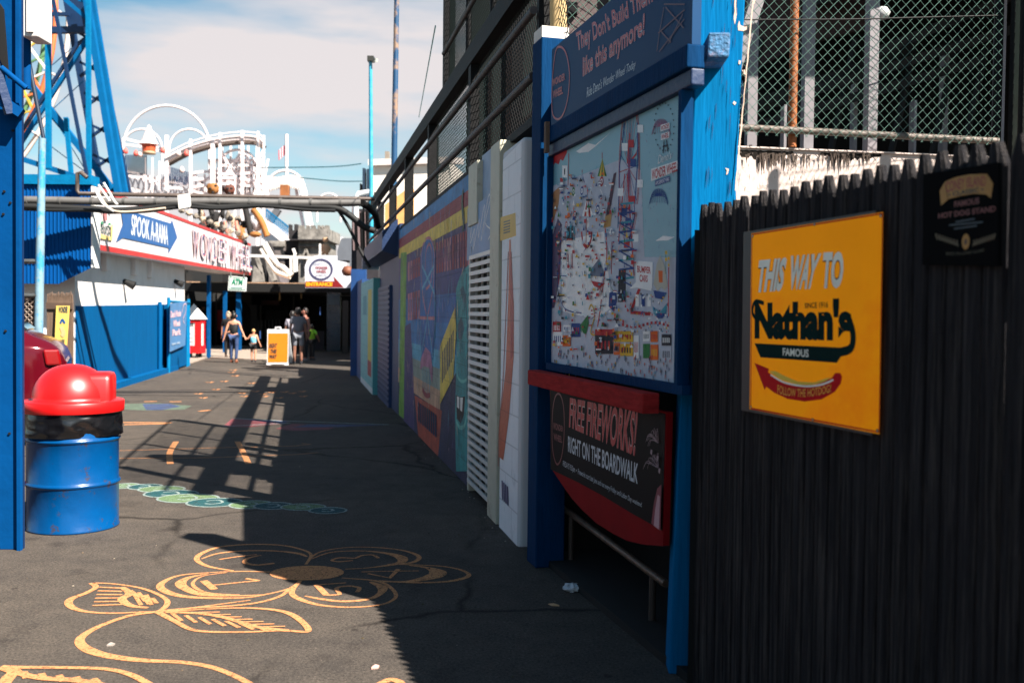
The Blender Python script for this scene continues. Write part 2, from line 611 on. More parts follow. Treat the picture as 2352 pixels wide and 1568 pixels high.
# petals (read off the photograph, laid on the ground)
gs([(1075, 270), (960, 250), (905, 220), (925, 190), (1010, 160), (1150, 148), (1290, 152), (1380, 170), (1428, 195), (1405, 240)], [.03, .05, .06, .05, .04, .035, .03])
gs([(925, 215), (1000, 190), (1120, 178), (1260, 178), (1370, 190), (1410, 205)], [.02, .04, .05, .04, .06, .02])
gs([(1425, 210), (1480, 180), (1600, 162), (1740, 163), (1860, 178), (1925, 205), (1890, 232), (1780, 240)], [.03, .025, .025, .03, .05, .05, .03])
gs([(1430, 215), (1520, 185), (1650, 178), (1770, 188), (1845, 210), (1830, 235), (1700, 255), (1585, 262)], [.02, .03, .03, .06, .12, .08, .025, .02])
gs([(1800, 240), (1900, 242), (2040, 250), (2130, 270), (2150, 295), (2060, 318), (1900, 324), (1740, 315), (1570, 302)], [.02, .03, .03, .04, .06, .04, .03, .02])
gs([(1880, 245), (1960, 255), (2010, 275), (1990, 295), (1880, 318), (1760, 320)], [.02, .05, .17, .17, .06, .02])
gs([(1600, 305), (1700, 312), (1770, 330), (1815, 370), (1810, 400), (1750, 425), (1640, 436), (1530, 434), (1430, 418), (1350, 385), (1345, 355), (1380, 315)], [.02, .04, .04, .035, .03, .03, .04, .06, .05, .04])
gs([(1700, 320), (1755, 345), (1745, 375), (1690, 400), (1580, 410), (1480, 400), (1400, 385)], [.03, .10, .06, .05, .05, .05, .02])
gs([(1240, 275), (1120, 272), (960, 278), (820, 292), (745, 325), (745, 355), (830, 385), (980, 395), (1130, 392), (1250, 372), (1330, 350), (1380, 318)], [.03, .03, .03, .045, .07, .08, .06, .04, .035, .03, .03])
gs([(960, 282), (870, 300), (830, 325), (850, 350), (930, 378), (1080, 384), (1200, 380)], [.02, .06, .10, .09, .08, .04, .02])
gs([(1040, 278), (940, 292), (890, 318), (895, 345), (960, 372), (1100, 380)], [.02, .02, .03, .04, .03, .02])
cx_, cy_ = gc.px(*D4(1410, 279))
e1 = gc.px(*D4(1580, 279)); e2 = gc.px(*D4(1410, 246))
gc.ell(cx_, cy_, e1[0] - cx_, e2[1] - cy_, OR_, n=36)
# numbers
gs([(935, 315), (960, 335), (985, 355)], .07, sm=2); gs([(960, 338), (1080, 325), (1190, 315)], .035, sm=3); gs([(1130, 305), (1190, 315)], .04, sm=2)
gs([(1260, 235), (1180, 243), (1125, 232), (1140, 212), (1200, 198)], [.05, .05, .03]); gs([(1005, 218), (1090, 205), (1180, 195)], .03, sm=2)
gs([(1740, 212), (1710, 197), (1660, 200), (1630, 212), (1560, 210), (1525, 222), (1560, 228), (1620, 222)], .035)
gs([(1660, 275), (1780, 272), (1925, 270)], .022, sm=2); gs([(1690, 283), (1790, 303), (1830, 262)], [.03, .05, .05], sm=0)
gs([(1590, 325), (1450, 335)], .03, sm=0); gs([(1455, 335), (1500, 382)], .06, sm=0); gs([(1500, 382), (1560, 378), (1545, 350), (1600, 340), (1650, 348), (1640, 368)], .04, sm=3)
# leaves and stem
gs([(1330, 352), (1290, 385), (1190, 415), (1050, 432), (900, 440), (760, 452)], .04)
gs([(1150, 405), (1000, 425), (850, 445), (720, 458), (600, 475), (480, 515), (400, 555), (365, 592), (400, 630), (500, 662), (660, 682), (830, 690), (960, 710), (1060, 745), (1150, 790)], [.02, .035, .045, .06, .05, .06, .07, .09, .08, .06, .055, .05, .05])
gs([(420, 326), (440, 345), (400, 370), (325, 400), (320, 430), (380, 455), (500, 465), (640, 460), (730, 455), (770, 415), (730, 380), (640, 348), (520, 330), (425, 326)], [.06, .05, .055, .07, .06, .04, .03, .04, .05, .04, .035, .03, .03])
gs([(560, 345), (595, 375), (560, 400), (600, 430), (680, 440)], [.05, .08, .07, .04])
for i in range(6):
    gs([(455 - i * 6, 345 + i * 17), (560, 350 + i * 15)], .035, sm=0)
    gs([(590 + i * 22, 365 + i * 6), (640 + i * 18 - 10, 430 - i * 2)] if i % 2 else [(600 + i * 18, 360 + i * 5), (640 + i * 14, 395 + i * 8)], .035, sm=0)
gs([(725, 460), (800, 500), (900, 545), (1100, 552), (1300, 545), (1415, 548), (1370, 490), (1290, 455), (1150, 442), (980, 445), (760, 458)], [.06, .05, .04, .035, .05, .06, .045, .03, .03])
gs([(760, 460), (900, 465), (1010, 480), (1100, 505), (1190, 530), (1320, 545)], [.05, .055, .05, .06])
for i in range(7):
    gs([(790 + i * 62, 466 + i * 9), (835 + i * 66, 500 + i * 8)], .035, sm=0)
    gs([(880 + i * 55, 462 + i * 11), (1010 + i * 50, 460 + i * 11)], .025, sm=0)
# the leaf cut by the lower picture edge
gs([(5, 712), (100, 715), (300, 716), (480, 722), (590, 745), (680, 790), (760, 850)], [.06, .05, .05, .055, .06])
gs([(5, 715), (60, 735), (40, 760), (20, 790), (0, 830)], [.07, .09, .07])
gs([(60, 720), (100, 745), (200, 765), (350, 775), (480, 800), (600, 850)], [.06, .07, .06])
for i in range(5):
    gs([(120 + i * 85, 765 + i * 7), (110 + i * 80, 735 + i * 8)], .045, sm=0)
gs([(1740, 795), (1790, 772), (1830, 780), (1850, 800)], .06)
gc.build('painted_flower', loc=(-1.3, 5.5, 0), kind='structure')

gc = gcanvas()
def Z5(x, y):   # from the crop (200,850)-(1250,1450)
    return (188.2 + x * 0.42, 799.7 + y * 0.42)
cat_ = [(235, 752, 70, 13, 0), (345, 757, 85, 14, 1), (435, 770, 120, 16, 0), (487, 795, 140, 19, 1), (580, 820, 160, 22, 0), (725, 843, 145, 22, 1), (925, 855, 110, 20, 0), (1048, 862, 100, 17, 1), (1210, 868, 115, 16, 0), (1345, 887, 95, 15, 1)]
for (x, y, rx, ry, q) in cat_:
    c = gc.px(*Z5(x, y)); a = gc.px(*Z5(x + rx, y)); b = gc.px(*Z5(x, y - ry))
    ru, rv = a[0] - c[0], b[1] - c[1]
    gc.ell(c[0], c[1], ru + .018, rv + .03, WHP, 30)
    gc.ell(c[0], c[1], ru, rv, TEA if q else GRN, 30)
    gc.stroke([(c[0] - ru * .4, c[1] + rv * .3), (c[0], c[1] + rv * .6), (c[0] + ru * .3, c[1]), (c[0], c[1] - rv * .4), (c[0] - ru * .3, c[1] - rv * .3)], .022, WHP, smooth=4)
gc.build('painted_caterpillar', loc=(-3, 9, 0), kind='structure')

gc = gcanvas()
def zs(pts, w, m, sm=0, closed=False):
    gc.stroke([Z5(*p) for p in pts], w, m, px=True, smooth=sm, closed=closed)
zs([(205, 560), (700, 545), (1150, 535), (1250, 525), (1200, 520)], .022, OR_)
zs([(205, 602), (700, 598), (1180, 580), (1290, 570)], .022, OR_)
zs([(515, 510), (480, 570), (483, 632)], .065, OR_, 4); zs([(850, 510), (885, 575), (910, 632)], .065, OR_, 4)
gc.poly([Z5(*p) for p in [(820, 385), (1130, 395), (1120, 410), (900, 432), (770, 428)]], PRD, px=True)
gc.poly([Z5(*p) for p in [(860, 385), (1130, 398), (1100, 415)]], PBL, px=True)
gc.poly([Z5(*p) for p in [(1060, 440), (1150, 412), (1400, 425), (1350, 445), (1150, 452)]], PRD, px=True)
gc.poly([Z5(*p) for p in [(1150, 432), (1240, 415), (1680, 418), (1400, 432)]], PBL, px=True)
zs([(830, 383), (1120, 398), (1680, 417)], .06, WHP); zs([(770, 428), (1140, 408)], .05, WHP)
gc.poly([Z5(*p) for p in [(220, 305), (420, 300), (600, 315), (560, 335), (340, 340), (220, 335)]], PGR, px=True)
gc.poly([Z5(*p) for p in [(330, 305), (480, 303), (540, 318), (440, 338), (350, 338)]], PBL, px=True)
for a in [(210, 405, 490, 408), (230, 418, 470, 412), (340, 292, 410, 290), (480, 292, 545, 292), (640, 345, 700, 338)]:
    zs([a[:2], a[2:]], .09, OR_)
for i, (x, y) in enumerate([(640, 248), (665, 270), (735, 225), (880, 245), (890, 262), (950, 235), (990, 250), (1040, 240), (1110, 238), (1150, 245), (1205, 235), (1210, 262), (820, 130), (830, 118), (700, 185), (780, 180), (840, 150), (930, 190), (1080, 270), (1000, 262)]):
    zs([(x - 20, y), (x, y + 4), (x + 16, y - 2)], .07, OR_)
gc.build('painted_lines', loc=(-3, 14, 0), kind='structure')

# ================================================================== THE RIGHT-HAND SIDE
MW0, MW1 = V2(G(1240, 1290)), V2(G(845, 880))
DM = (MW1 - MW0).normalized()
UP = Vector((0, 0, 1))
MC = Canvas(MW0, -DM, UP)            # the mural wall's plane; u grows towards the camera
def U_at(c, x, y=700):
    return c.px(x, y)[0]
def slab(mb, c, u0, u1, v0, v1, f, b, m):
    """box on the plane of canvas c, front face at f (outward), back at b"""
    mb.obox(c.w(u0, v0, b), c.U * (u1 - u0), c.V * (v1 - v0), c.N * (f - b), m)

def wallblock(name, c, x0, x1, h, label, cat, m, thick=0.22, f=0.0, prof=None):
    u0, u1 = U_at(c, x0), U_at(c, x1)
    root = thing(name, label, cat, c.w((u0 + u1) / 2, 0, 0))
    mb = MB()
    slab(mb, c, u0, u1, -0.02, h, f - 0.002, f - thick, m)
    mb.build('blockwork', root)
    return root, u0, u1

CINDER = mat((120, 118, 116), 0.8, 0.2, 5, kind='brick')
WALLH = 2.8
mural_root, u0, u1 = wallblock('block_wall', MC, 916, 1084, WALLH, 'grey block wall carrying the painted mural between blue kiosk and slatted gate', 'wall', mat((110, 112, 118), 0.8, 0.2, 5, bump=0.3))
mc = Canvas(MW0, -DM, UP, step=0.00008, lift=0.0)
def BM(rgb, var=0.25, sc=3, dirt=None, damt=0.35):
    return mat(tuple(min(255, int(v * 1.12)) for v in rgb), 0.6, var + .08, sc, kind='brick', dirt=dirt or (60, 60, 70), damt=damt + .15, dscale=7, spec=.3, bump=.35)
NAVY, PURP = BM((26, 34, 66)), BM((54, 44, 88), dirt=(110, 80, 110))
MBLU, MTEAL, MSKY = BM((30, 84, 140)), BM((34, 120, 138)), BM((70, 140, 165))
MYEL, MRED, MPINK = BM((200, 170, 70), .15), BM((130, 46, 54), .2), BM((165, 100, 108), .3)
MORG, MGRN, MTAN = BM((150, 62, 44)), BM((98, 140, 44)), BM((168, 130, 104))
MSTR = BM((52, 112, 158), .2)
def Q1(x, y):    # crop (850,0)-(1350,700)
    return (799.7 + x * .42, y * .42)
def Q2(x, y):    # crop (850,500)-(1350,1400)
    return (799.7 + x * .54, 470.4 + y * .54)
def Q6(x, y):    # crop (950,400)-(1250,1150)
    return (893.8 + x * .45, 376.3 + y * .45)
uL, uR = u0, u1
bands = [(2.8, 2.66, MSTR), (2.66, 2.52, MRED), (2.52, 2.37, MYEL)]
def subdiv_band(c, ua, ub, va, vb, m):
    c.rect(ua, va, ub, vb, m)
subdiv_band(mc, uL, uR, 0, WALLH, NAVY)
for i, (vt, vb, m_) in enumerate([(2.37, 2.1, PURP), (2.1, 1.75, BM((48, 52, 104))), (1.75, 1.45, MBLU), (1.45, 1.15, BM((30, 100, 150))), (1.15, 0.95, MSKY), (0.95, 0.72, BM((120, 130, 120))), (0.72, 0.5, MTAN)]):
    mc.rect(uL, vb, uR, vt, m_)
for (vt, vb, m_) in bands:
    mc.rect(uL, vb, uR, vt, m_)
# lower right dark ground of the mural
mc.poly([Q6(*p) for p in [(262, 1210), (345, 1060), (345, 1568), (250, 1568), (250, 1500)]], NAVY, px=True)
mc.poly([Q6(*p) for p in [(130, 1180), (270, 1260), (248, 1510), (150, 1400)]], MORG, px=True)
mc.poly([Q6(*p) for p in [(60, 455), (90, 450), (85, 800), (75, 1300), (50, 1280)]], MGRN, px=True)
mc.poly([Q6(*p) for p in [(80, 830), (110, 810), (125, 1100), (130, 1360), (75, 1320)]], PURP, px=True)
# rows of tall letters
random.seed(11)
for (xa, xb, ya, yb, ye, yf) in [(95, 160, 500, 600, 470, 570), (95, 160, 660, 800, 640, 790), (240, 415, 400, 560, 330, 520)]:
    nL = int((xb - xa) / 13)
    for i in range(nL):
        t0, t1 = (i + .12) / nL, (i + .82) / nL
        xq0, xq1 = xa + (xb - xa) * t0, xa + (xb - xa) * t1
        yt = ya + (ye - ya) * t0; yb2 = yb + (yf - yb) * t0
        m_ = random.choice([MPINK, MPINK, MRED])
        mc.poly([Q6(xq0, yb2), Q6(xq1, yb2 - 3), Q6(xq1, yt), Q6(xq0, yt + 3)], m_, px=True)
        if random.random() < .7:
            mc.poly([Q6(xq0 + 3, yb2 - (yb2 - yt) * .3), Q6(xq1 - 3, yb2 - (yb2 - yt) * .3), Q6(xq1 - 3, yt + (yb2 - yt) * .25), Q6(xq0 + 3, yt + (yb2 - yt) * .25)], PURP, px=True)
# the wheel on the mural
mc.poly([Q6(*p) for p in [(162, 460), (180, 395), (205, 375), (228, 400), (238, 480), (236, 780), (225, 1000), (165, 980), (158, 780)]], MBLU, px=True)
for pts in ([(165, 560), (168, 440), (190, 385), (215, 385), (232, 450), (230, 600), (200, 770)],
            [(165, 560), (175, 680), (192, 770)], [(185, 560), (190, 450), (208, 410), (222, 470), (215, 600), (190, 640)]):
    mc.stroke([Q6(*p) for p in pts], .035, MPINK, px=True, smooth=5)
for pts in ([(158, 785), (236, 788)], [(200, 770), (165, 980)], [(196, 770), (225, 990)], [(170, 640), (230, 520)], [(170, 520), (232, 660)], [(163, 800), (165, 1000)], [(236, 660), (236, 900)]):
    mc.stroke([Q6(*p) for p in pts], .04, MPINK if pts[0][0] == 158 else MSKY, px=True)
mc.poly([Q6(*p) for p in [(160, 1050), (165, 990), (188, 935), (212, 960), (225, 1050), (222, 1120), (205, 1040), (180, 1030)]], BM((150, 96, 120)), px=True)
for x_ in (175, 185, 195, 207):
    mc.stroke([Q6(x_, 1045), Q6(x_, 1170 + (x_ - 175))], .03, MSKY, px=True)
mc.stroke([Q6(172, 1150), Q6(190, 1180), Q6(210, 1180)], .06, MRED, px=True, smooth=4)
# yellow ticket and the teal face
mc.poly([Q6(*p) for p in [(262, 930), (340, 730), (345, 850), (330, 1090), (262, 1225)]], MYEL, px=True)
for i in range(7):
    mc.poly([Q6(272 + i * 9, 1120 - i * 20), Q6(277 + i * 9, 1110 - i * 20), Q6(278 + i * 9, 950 - i * 17), Q6(273 + i * 9, 960 - i * 17)], NAVY, px=True)
FACE, FACE2 = BM((36, 122, 124), .3), BM((20, 74, 84), .3)
mc.poly([Q6(*p) for p in [(345, 640), (362, 580), (385, 540), (425, 500), (427, 1568), (345, 1568), (340, 1300), (348, 900)]], FACE, px=True)
mc.poly([Q6(*p) for p in [(352, 820), (372, 780), (388, 840), (372, 900), (356, 890)]], FACE2, px=True)
mc.poly([Q6(*p) for p in [(366, 640), (384, 620), (396, 680), (384, 720)]], FACE2, px=True)
mc.poly([Q6(*p) for p in [(345, 1180), (370, 1190), (392, 1185), (385, 1280), (370, 1325), (350, 1300)]], BLACK, px=True)
mc.poly([Q6(*p) for p in [(350, 1185), (362, 1190), (361, 1250), (350, 1240)]], WHITE, px=True)
mc.poly([Q6(*p) for p in [(366, 1192), (380, 1192), (376, 1265), (366, 1255)]], WHITE, px=True)
mc.stroke([Q6(*p) for p in [(345, 1310), (365, 1345), (390, 1330), (402, 1250)]], .04, BM((90, 160, 150)), px=True, smooth=4)
mc.stroke([Q6(*p) for p in [(350, 1000), (352, 1080), (375, 1110), (400, 1100)]], .03, BM((90, 160, 150)), px=True, smooth=4)
mc.stroke([Q6(*p) for p in [(400, 560), (396, 700), (405, 900), (400, 1200)]], .05, FACE2, px=True, smooth=4)
for x_ in range(150, 245, 11):
    mc.poly([Q6(x_, 1215 + (x_ - 150) * .7), Q6(x_ + 7, 1218 + (x_ - 150) * .7), Q6(x_ + 7, 1318 + (x_ - 150) * .9), Q6(x_, 1312 + (x_ - 150) * .9)], NAVY, px=True)
mc.stroke([Q6(*p) for p in [(382, 130), (376, 200), (384, 300), (378, 340)]], [.06, .1, .04], BM((60, 80, 60)), px=True, smooth=4)
mc.stroke([Q6(*p) for p in [(162, 470), (165, 400), (190, 390)]], .03, MYEL, px=True); mc.stroke([Q6(*p) for p in [(238, 440), (236, 370)]], .03, MYEL, px=True)
random.seed(44)
WTH = [BM((90, 96, 120)), BM((150, 110, 120)), BM((60, 130, 150)), BM((30, 34, 60)), BM((180, 150, 120)), BM((70, 60, 110))]
for k in range(230):
    u_ = random.uniform(uL + .05, uR - .05); v_ = random.uniform(.15, 2.3); l_ = random.uniform(.03, .32); a_ = random.gauss(pi / 2, .5)
    mc.stroke([(u_, v_), (u_ + .5 * l_ * cos(a_) + random.uniform(-.02, .02), v_ + .5 * l_ * sin(a_)), (u_ + l_ * cos(a_), v_ + l_ * sin(a_))], [.003, random.uniform(.008, .03), .002], random.choice(WTH), smooth=3)
for k in range(40):
    u_ = random.uniform(uL + .05, uR - .05); v_ = random.uniform(2.35, 2.78)
    mc.stroke([(u_, v_), (u_ + random.uniform(-.02, .02), v_ - random.uniform(.05, .3))], [.02, .004], random.choice([MSTR, MRED, MYEL, WTH[0]]))
mc.build('mural', mural_root)

# slatted metal gate
gu0, gu1 = U_at(MC, 1084), U_at(MC, 1163)
gate = thing('slatted_gate', 'tall white metal gate with rows of louvres set in a cream frame', 'gate', MC.w((gu0 + gu1) / 2, 0, 0))
mb = MB()
uj0, uj1 = U_at(MC, 1141), U_at(MC, 1162)
slab(mb, MC, uj0, uj1, 0, 2.82, 0.06, -0.1, CREAM)
slab(mb, MC, gu0 + 0.01, gu0 + 0.07, 0, 2.4, 0.03, -0.06, CREAM)
slab(mb, MC, U_at(MC, 1086), U_at(MC, 1106), 2.3, 2.82, 0.05, -0.08, CREAM)
bevel(mb.build('gate_frame', gate), 0.006)
mb = MB()
LW = mat((205, 205, 202), 0.45, 0.06, 10, metal=0.1, dirt=(120, 85, 60), damt=0.5, dscale=10, dlo=0.6)
la, lb = gu0 + 0.075, uj0 - 0.01
vb_, vt_ = 0.1, 2.03
slab(mb, MC, la, la + 0.025, vb_, vt_, 0.035, -0.03, LW)
slab(mb, MC, lb - 0.035, lb, vb_, vt_, 0.035, -0.03, LW)
nsl = 28
for i in range(nsl + 1):
    v = vb_ + (vt_ - vb_) * i / nsl
    slab(mb, MC, la, lb, v - 0.0165, v + 0.0165, 0.042, 0.028, LW)
for j in range(1, 4):
    uu = la + (lb - la) * j / 4
    slab(mb, MC, uu - 0.004, uu + 0.004, vb_, vt_, 0.027, 0.008, LW)
mb.build('louvre_panel', gate)
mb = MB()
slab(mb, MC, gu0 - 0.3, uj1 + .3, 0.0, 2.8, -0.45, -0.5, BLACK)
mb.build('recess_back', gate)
mb = MB()
for uu in (la + 0.08, lb - 0.1):
    mb = MB(); mb.tube([MC.w(uu, 2.0, 0.02), MC.w(uu, 2.12, 0.03), MC.w(uu, 2.16, -0.03)], 0.012, GREY)
    mb.build('hinge_hook', gate)
c = Canvas(MC.O, -DM, UP, step=0.0003, lift=0.035)
GRB = mat((96, 134, 176), 0.5, 0.2, 4, dirt=(70, 90, 110), damt=0.5)
c.poly([Q1(675, 1142), Q1(825, 1058), Q1(820, 1392), Q1(670, 1425)], GRB, px=True)
for pts in ([(690, 1300), (700, 1200), (690, 1330), (715, 1250), (705, 1370), (740, 1200), (735, 1300), (770, 1120), (765, 1280)], [(750, 1320), (790, 1080), (800, 1100), (775, 1220), (810, 1260), (790, 1310)]):
    c.stroke([Q1(*p) for p in pts], .014, WHITE, px=True, smooth=4)
tag_ = c.build('graffiti_panel', gate, label='blue grey board with white scribbled graffiti')
mb = MB()
slab(mb, MC, U_at(MC, 1107, 400), uj0, 2.36, 2.86, 0.0, -0.06, mat((140, 160, 185), 0.6, 0.12, 6))
slab(mb, MC, gu0, uj0, 2.08, 2.34, 0.0, -0.06, mat((30, 32, 36), 0.6, 0.12, 6))
mb.build('lintel', gate)

# white painted pillar
PW = mat((236, 238, 240), 0.7, 0.06, 4, kind='brick', spec=.2, dirt=(130, 134, 138), damt=0.4, dscale=4, dlo=0.55)
pu0, pu1 = U_at(MC, 1166), U_at(MC, 1213)
pil = thing('block_pillar', 'white painted block pillar between the slatted gate and the blue map board', 'pillar', MC.w((pu0 + pu1) / 2, 0, 0))
c = Canvas(MC.O, -DM, UP, step=0.0003, lift=0.05)
mb = MB()
slab(mb, MC, pu0, pu1, -.02, 2.72, 0.049, -0.5, PW)
ob_ = mb.build('blockwork', pil)
bevel(ob_, 0.03, 3)
c.poly([(pu0 + .02, 0), (pu1 - .03, 0), (pu1 - .03, 2.69), (pu0 + .02, 2.66)], PW)
c.poly([Q1(870, 1190), Q1(955, 1165), Q1(958, 1290), Q1(868, 1320)], mat((205, 165, 40), 0.5, 0.1), px=True)
for i in range(5):
    c.poly([Q1(888, 1213 + i * 15), Q1(925, 1202 + i * 15), Q1(925, 1210 + i * 15), Q1(888, 1221 + i * 15)], mat((70, 80, 50), .5), px=True)
HD = mat((190, 92, 60), 0.5, 0.2, 5, kind='brick'); HD2 = mat((160, 44, 40), 0.5, 0.2, 5, kind='brick')
c.poly([Q2(*p) for p in [(716, 150), (722, 148), (726, 300), (736, 420), (736, 640), (715, 900), (690, 1085), (672, 1070), (672, 950), (700, 700), (712, 400)]], HD, px=True)
c.poly([Q2(*p) for p in [(718, 200), (726, 200), (735, 420), (733, 640), (722, 660), (722, 430)]], HD2, px=True)
c.stroke([Q2(*p) for p in [(712, 200), (700, 500), (688, 760), (672, 960), (668, 1110)]], .02, HD2, px=True, smooth=5)
for i in range(4):
    c.poly([Q2(683 + i * 8, 1170 + i * 8), Q2(688 + i * 8, 1172 + i * 8), Q2(690 + i * 8, 1255 + i * 8), Q2(685 + i * 8, 1250 + i * 8)], mat((70, 62, 110), .5), px=True)
c.build('painted_decor', pil)

# -------------------------------------------------- blue notice board with the park map
BA, BB = V2(G(1250, 1297)), None
bA = Vector((0.2, 6.1, 0))
bd = Vector((-0.2715, 1, 0)).normalized()
BC = Canvas(bA, -bd, UP)
def bz(x, y=700):
    return BC.px(x, y)
nb = thing('notice_board', 'large blue timber notice board holding a park map between two leaning posts', 'notice board', (0.45, 5.2, 0))
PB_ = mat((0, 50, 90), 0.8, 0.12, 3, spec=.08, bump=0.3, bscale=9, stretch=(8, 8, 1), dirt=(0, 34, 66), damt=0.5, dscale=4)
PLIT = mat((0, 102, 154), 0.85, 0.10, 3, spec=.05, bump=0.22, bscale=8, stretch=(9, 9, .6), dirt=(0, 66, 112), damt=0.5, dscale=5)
mb = MB()
ul = bz(1240)[0]
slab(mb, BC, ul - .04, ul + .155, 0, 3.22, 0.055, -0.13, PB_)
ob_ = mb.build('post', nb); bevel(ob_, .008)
mb = MB()    # bare top of the far post
slab(mb, BC, ul - .03, ul + .145, 3.222, 3.29, 0.05, -0.12, mat((215, 205, 195), .7, .15, 8))
mb.build('post_cap', ob_)
# near post, leaning a little to the right
pt = P(1634, -120, 4.28); pb = P(1532 + 26, 1568, 4.28)
pdir = (pt - pb).normalized()
base_ = pb + pdir * (-(pb.z) / pdir.z)
top_ = base_ + pdir * 4.1
fx = Vector((0.999, -0.05, 0)); fy = Vector((0.05, 0.999, 0))
mb = MB()
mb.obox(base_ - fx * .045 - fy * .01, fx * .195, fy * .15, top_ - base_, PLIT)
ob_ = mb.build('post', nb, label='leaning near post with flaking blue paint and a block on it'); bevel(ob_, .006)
post_near = ob_
fl = Canvas(base_ - fx * .045 - fy * .01, fx, pdir, step=.0003, lift=.0008)
CHIP = mat((222, 190, 170), .8, .15, 30)
def Q3(x, y):    # crop (1300,0)-(1800,500)
    return (1223 + .3 * x, .3 * y)
for pts in ([(1395, 10), (1405, -20), (1412, 60), (1415, 120), (1403, 195), (1393, 150)], [(1425, 200), (1435, 165), (1445, 200), (1480, 215), (1505, 205), (1498, 235), (1470, 245), (1430, 240)],
            [(1530, 0), (1556, 0), (1548, 40), (1535, 40)], [(1404, 795), (1415, 780), (1432, 795), (1420, 812)], [(1466, 545), (1490, 542), (1492, 560), (1500, 585), (1480, 575)],
            [(1362, 1290), (1390, 1300), (1382, 1335), (1370, 1345), (1375, 1310)], [(1440, 470), (1458, 475), (1452, 500), (1440, 500)]):
    fl.poly([Q3(*p) for p in pts], CHIP, px=True)
random.seed(3)
for i in range(26):
    x_, y_ = random.uniform(1215, 1480), random.uniform(-50, 1500)
    fl.stroke([Q3(x_, y_), Q3(x_ + random.uniform(-4, 4), y_ + random.uniform(20, 60)), Q3(x_ - 4, y_ + random.uniform(70, 160))], [.001, .003, .001], mat((4, 50, 90), .8), px=True)
# weathered right-hand arris
ar = []
for i in range(30):
    ar.append((1548 - i * 3.35 + random.uniform(-3, 3) - 10, i * 52 - 40))
fl.stroke([Q3(x, y) for x, y in ar], [.004, .006, .003, .007, .004], CHIP, px=True)
fl.build('flaked_paint', post_near)
mb = MB()    # the square beam end that sticks out of the near post
o0 = P(1340 * .3 + 1223, 430 * .3, 4.1)
mb.obox(P(1625, 131, 4.08), fx * .088, fy * .2, UP * .1 + fx * .004, mat((60, 110, 150), .8, .4, 20, bump=.6, bscale=60, dirt=(175, 140, 150), damt=.7, dscale=16))
bevel(mb.build('beam_end', post_near), .008, 2)

def on_board(pts, c=BC):
    return [c.px(*p) for p in pts]
# header
hu0, hu1 = bz(1268)[0], bz(1582, 300)[0]
HB = mat((2, 58, 100), 0.55, 0.05, 2, spec=.15)
mb = MB()
slab(mb, BC, hu0, hu1 + .06, 2.66, 3.12, 0.02, -0.02, HB)
head = mb.build('header_panel', nb)
c = Canvas(bA, -bd, UP, step=.0003, lift=.021)
TR_, TWh, TB_ = mat((178, 44, 48), .4), mat((190, 200, 210), .4), mat((20, 50, 90), .4)
L_ = hu0
def bt(t, ua, ub, va, vb, m, **k):
    c.text(t, [(ua, va), (ub, va), (ub, vb), (ua, vb)], m, **k)
Wd = hu1 - hu0
c.text("They Don't Build Them", [Q3(375, 440), Q3(960, 55), Q3(945, -110), Q3(360, 250)], TR_, px=True, bold=.02, outline=TWh, ow=.012)
c.text("like this anymore!", [Q3(415, 635), Q3(892, 320), Q3(895, 100), Q3(415, 445)], TR_, px=True, bold=.02, outline=TWh, ow=.012)
c.text("Ride Deno's Wonder Wheel Today", [Q3(445, 775), Q3(822, 540), Q3(828, 455), Q3(447, 672)], TWh, px=True, shear=.2)
ring = [Q3(*p) for p in [(178, 850), (182, 600), (205, 400), (240, 362), (285, 410), (312, 560), (300, 750), (262, 880), (215, 915)]]
c.stroke(ring, .012, TR_, px=True, closed=True, smooth=4)
c.text("WONDER", [Q3(182, 665), Q3(278, 615), Q3(278, 560), Q3(182, 610)], TR_, px=True, bold=.03)
c.text("WHEEL", [Q3(185, 760), Q3(262, 720), Q3(262, 660), Q3(185, 700)], TR_, px=True, bold=.03)
for pts in ([(1045, 38), (1205, 38)], [(1045, 60), (1010, 260), (990, 400)], [(1000, 260), (1205, 80)], [(1010, 400), (1205, 150)], [(1020, 240), (1100, 330)], [(1080, 340), (1195, 110)], [(1060, 60), (1200, 220)]):
    c.stroke([Q3(*p) for p in pts], .006, mat((96, 56, 74), .5), px=True)
c.build('lettering', head)
# beam under header
mb = MB()
slab(mb, BC, hu0 - .02, hu1 + .08, 2.56, 2.655, 0.05, -0.03, PB_)
slab(mb, BC, hu0 - .02, hu1 + .08, 2.49, 2.558, 0.03, -0.03, BLUE_D)
bevel(mb.build('crossbeam', nb), .006)
mb = MB()
slab(mb, BC, hu0, hu1 + .05, 1.222, 1.262, 0.035, -0.02, PB_)
ur_ = bz(1570, 600)[0]
slab(mb, BC, ur_, ur_ + .03, 1.262, 2.488, 0.035, -0.02, PB_)
slab(mb, BC, hu0 - .02, hu0 + .0, 1.262, 2.488, 0.035, -0.02, PB_)
mb.build('map_frame', nb)
mb = MB()
slab(mb, BC, hu0 + .04, hu0 + .075, 2.5, 2.68, 0.075, 0.051, BROWNW)
mb.build('splinter', nb)

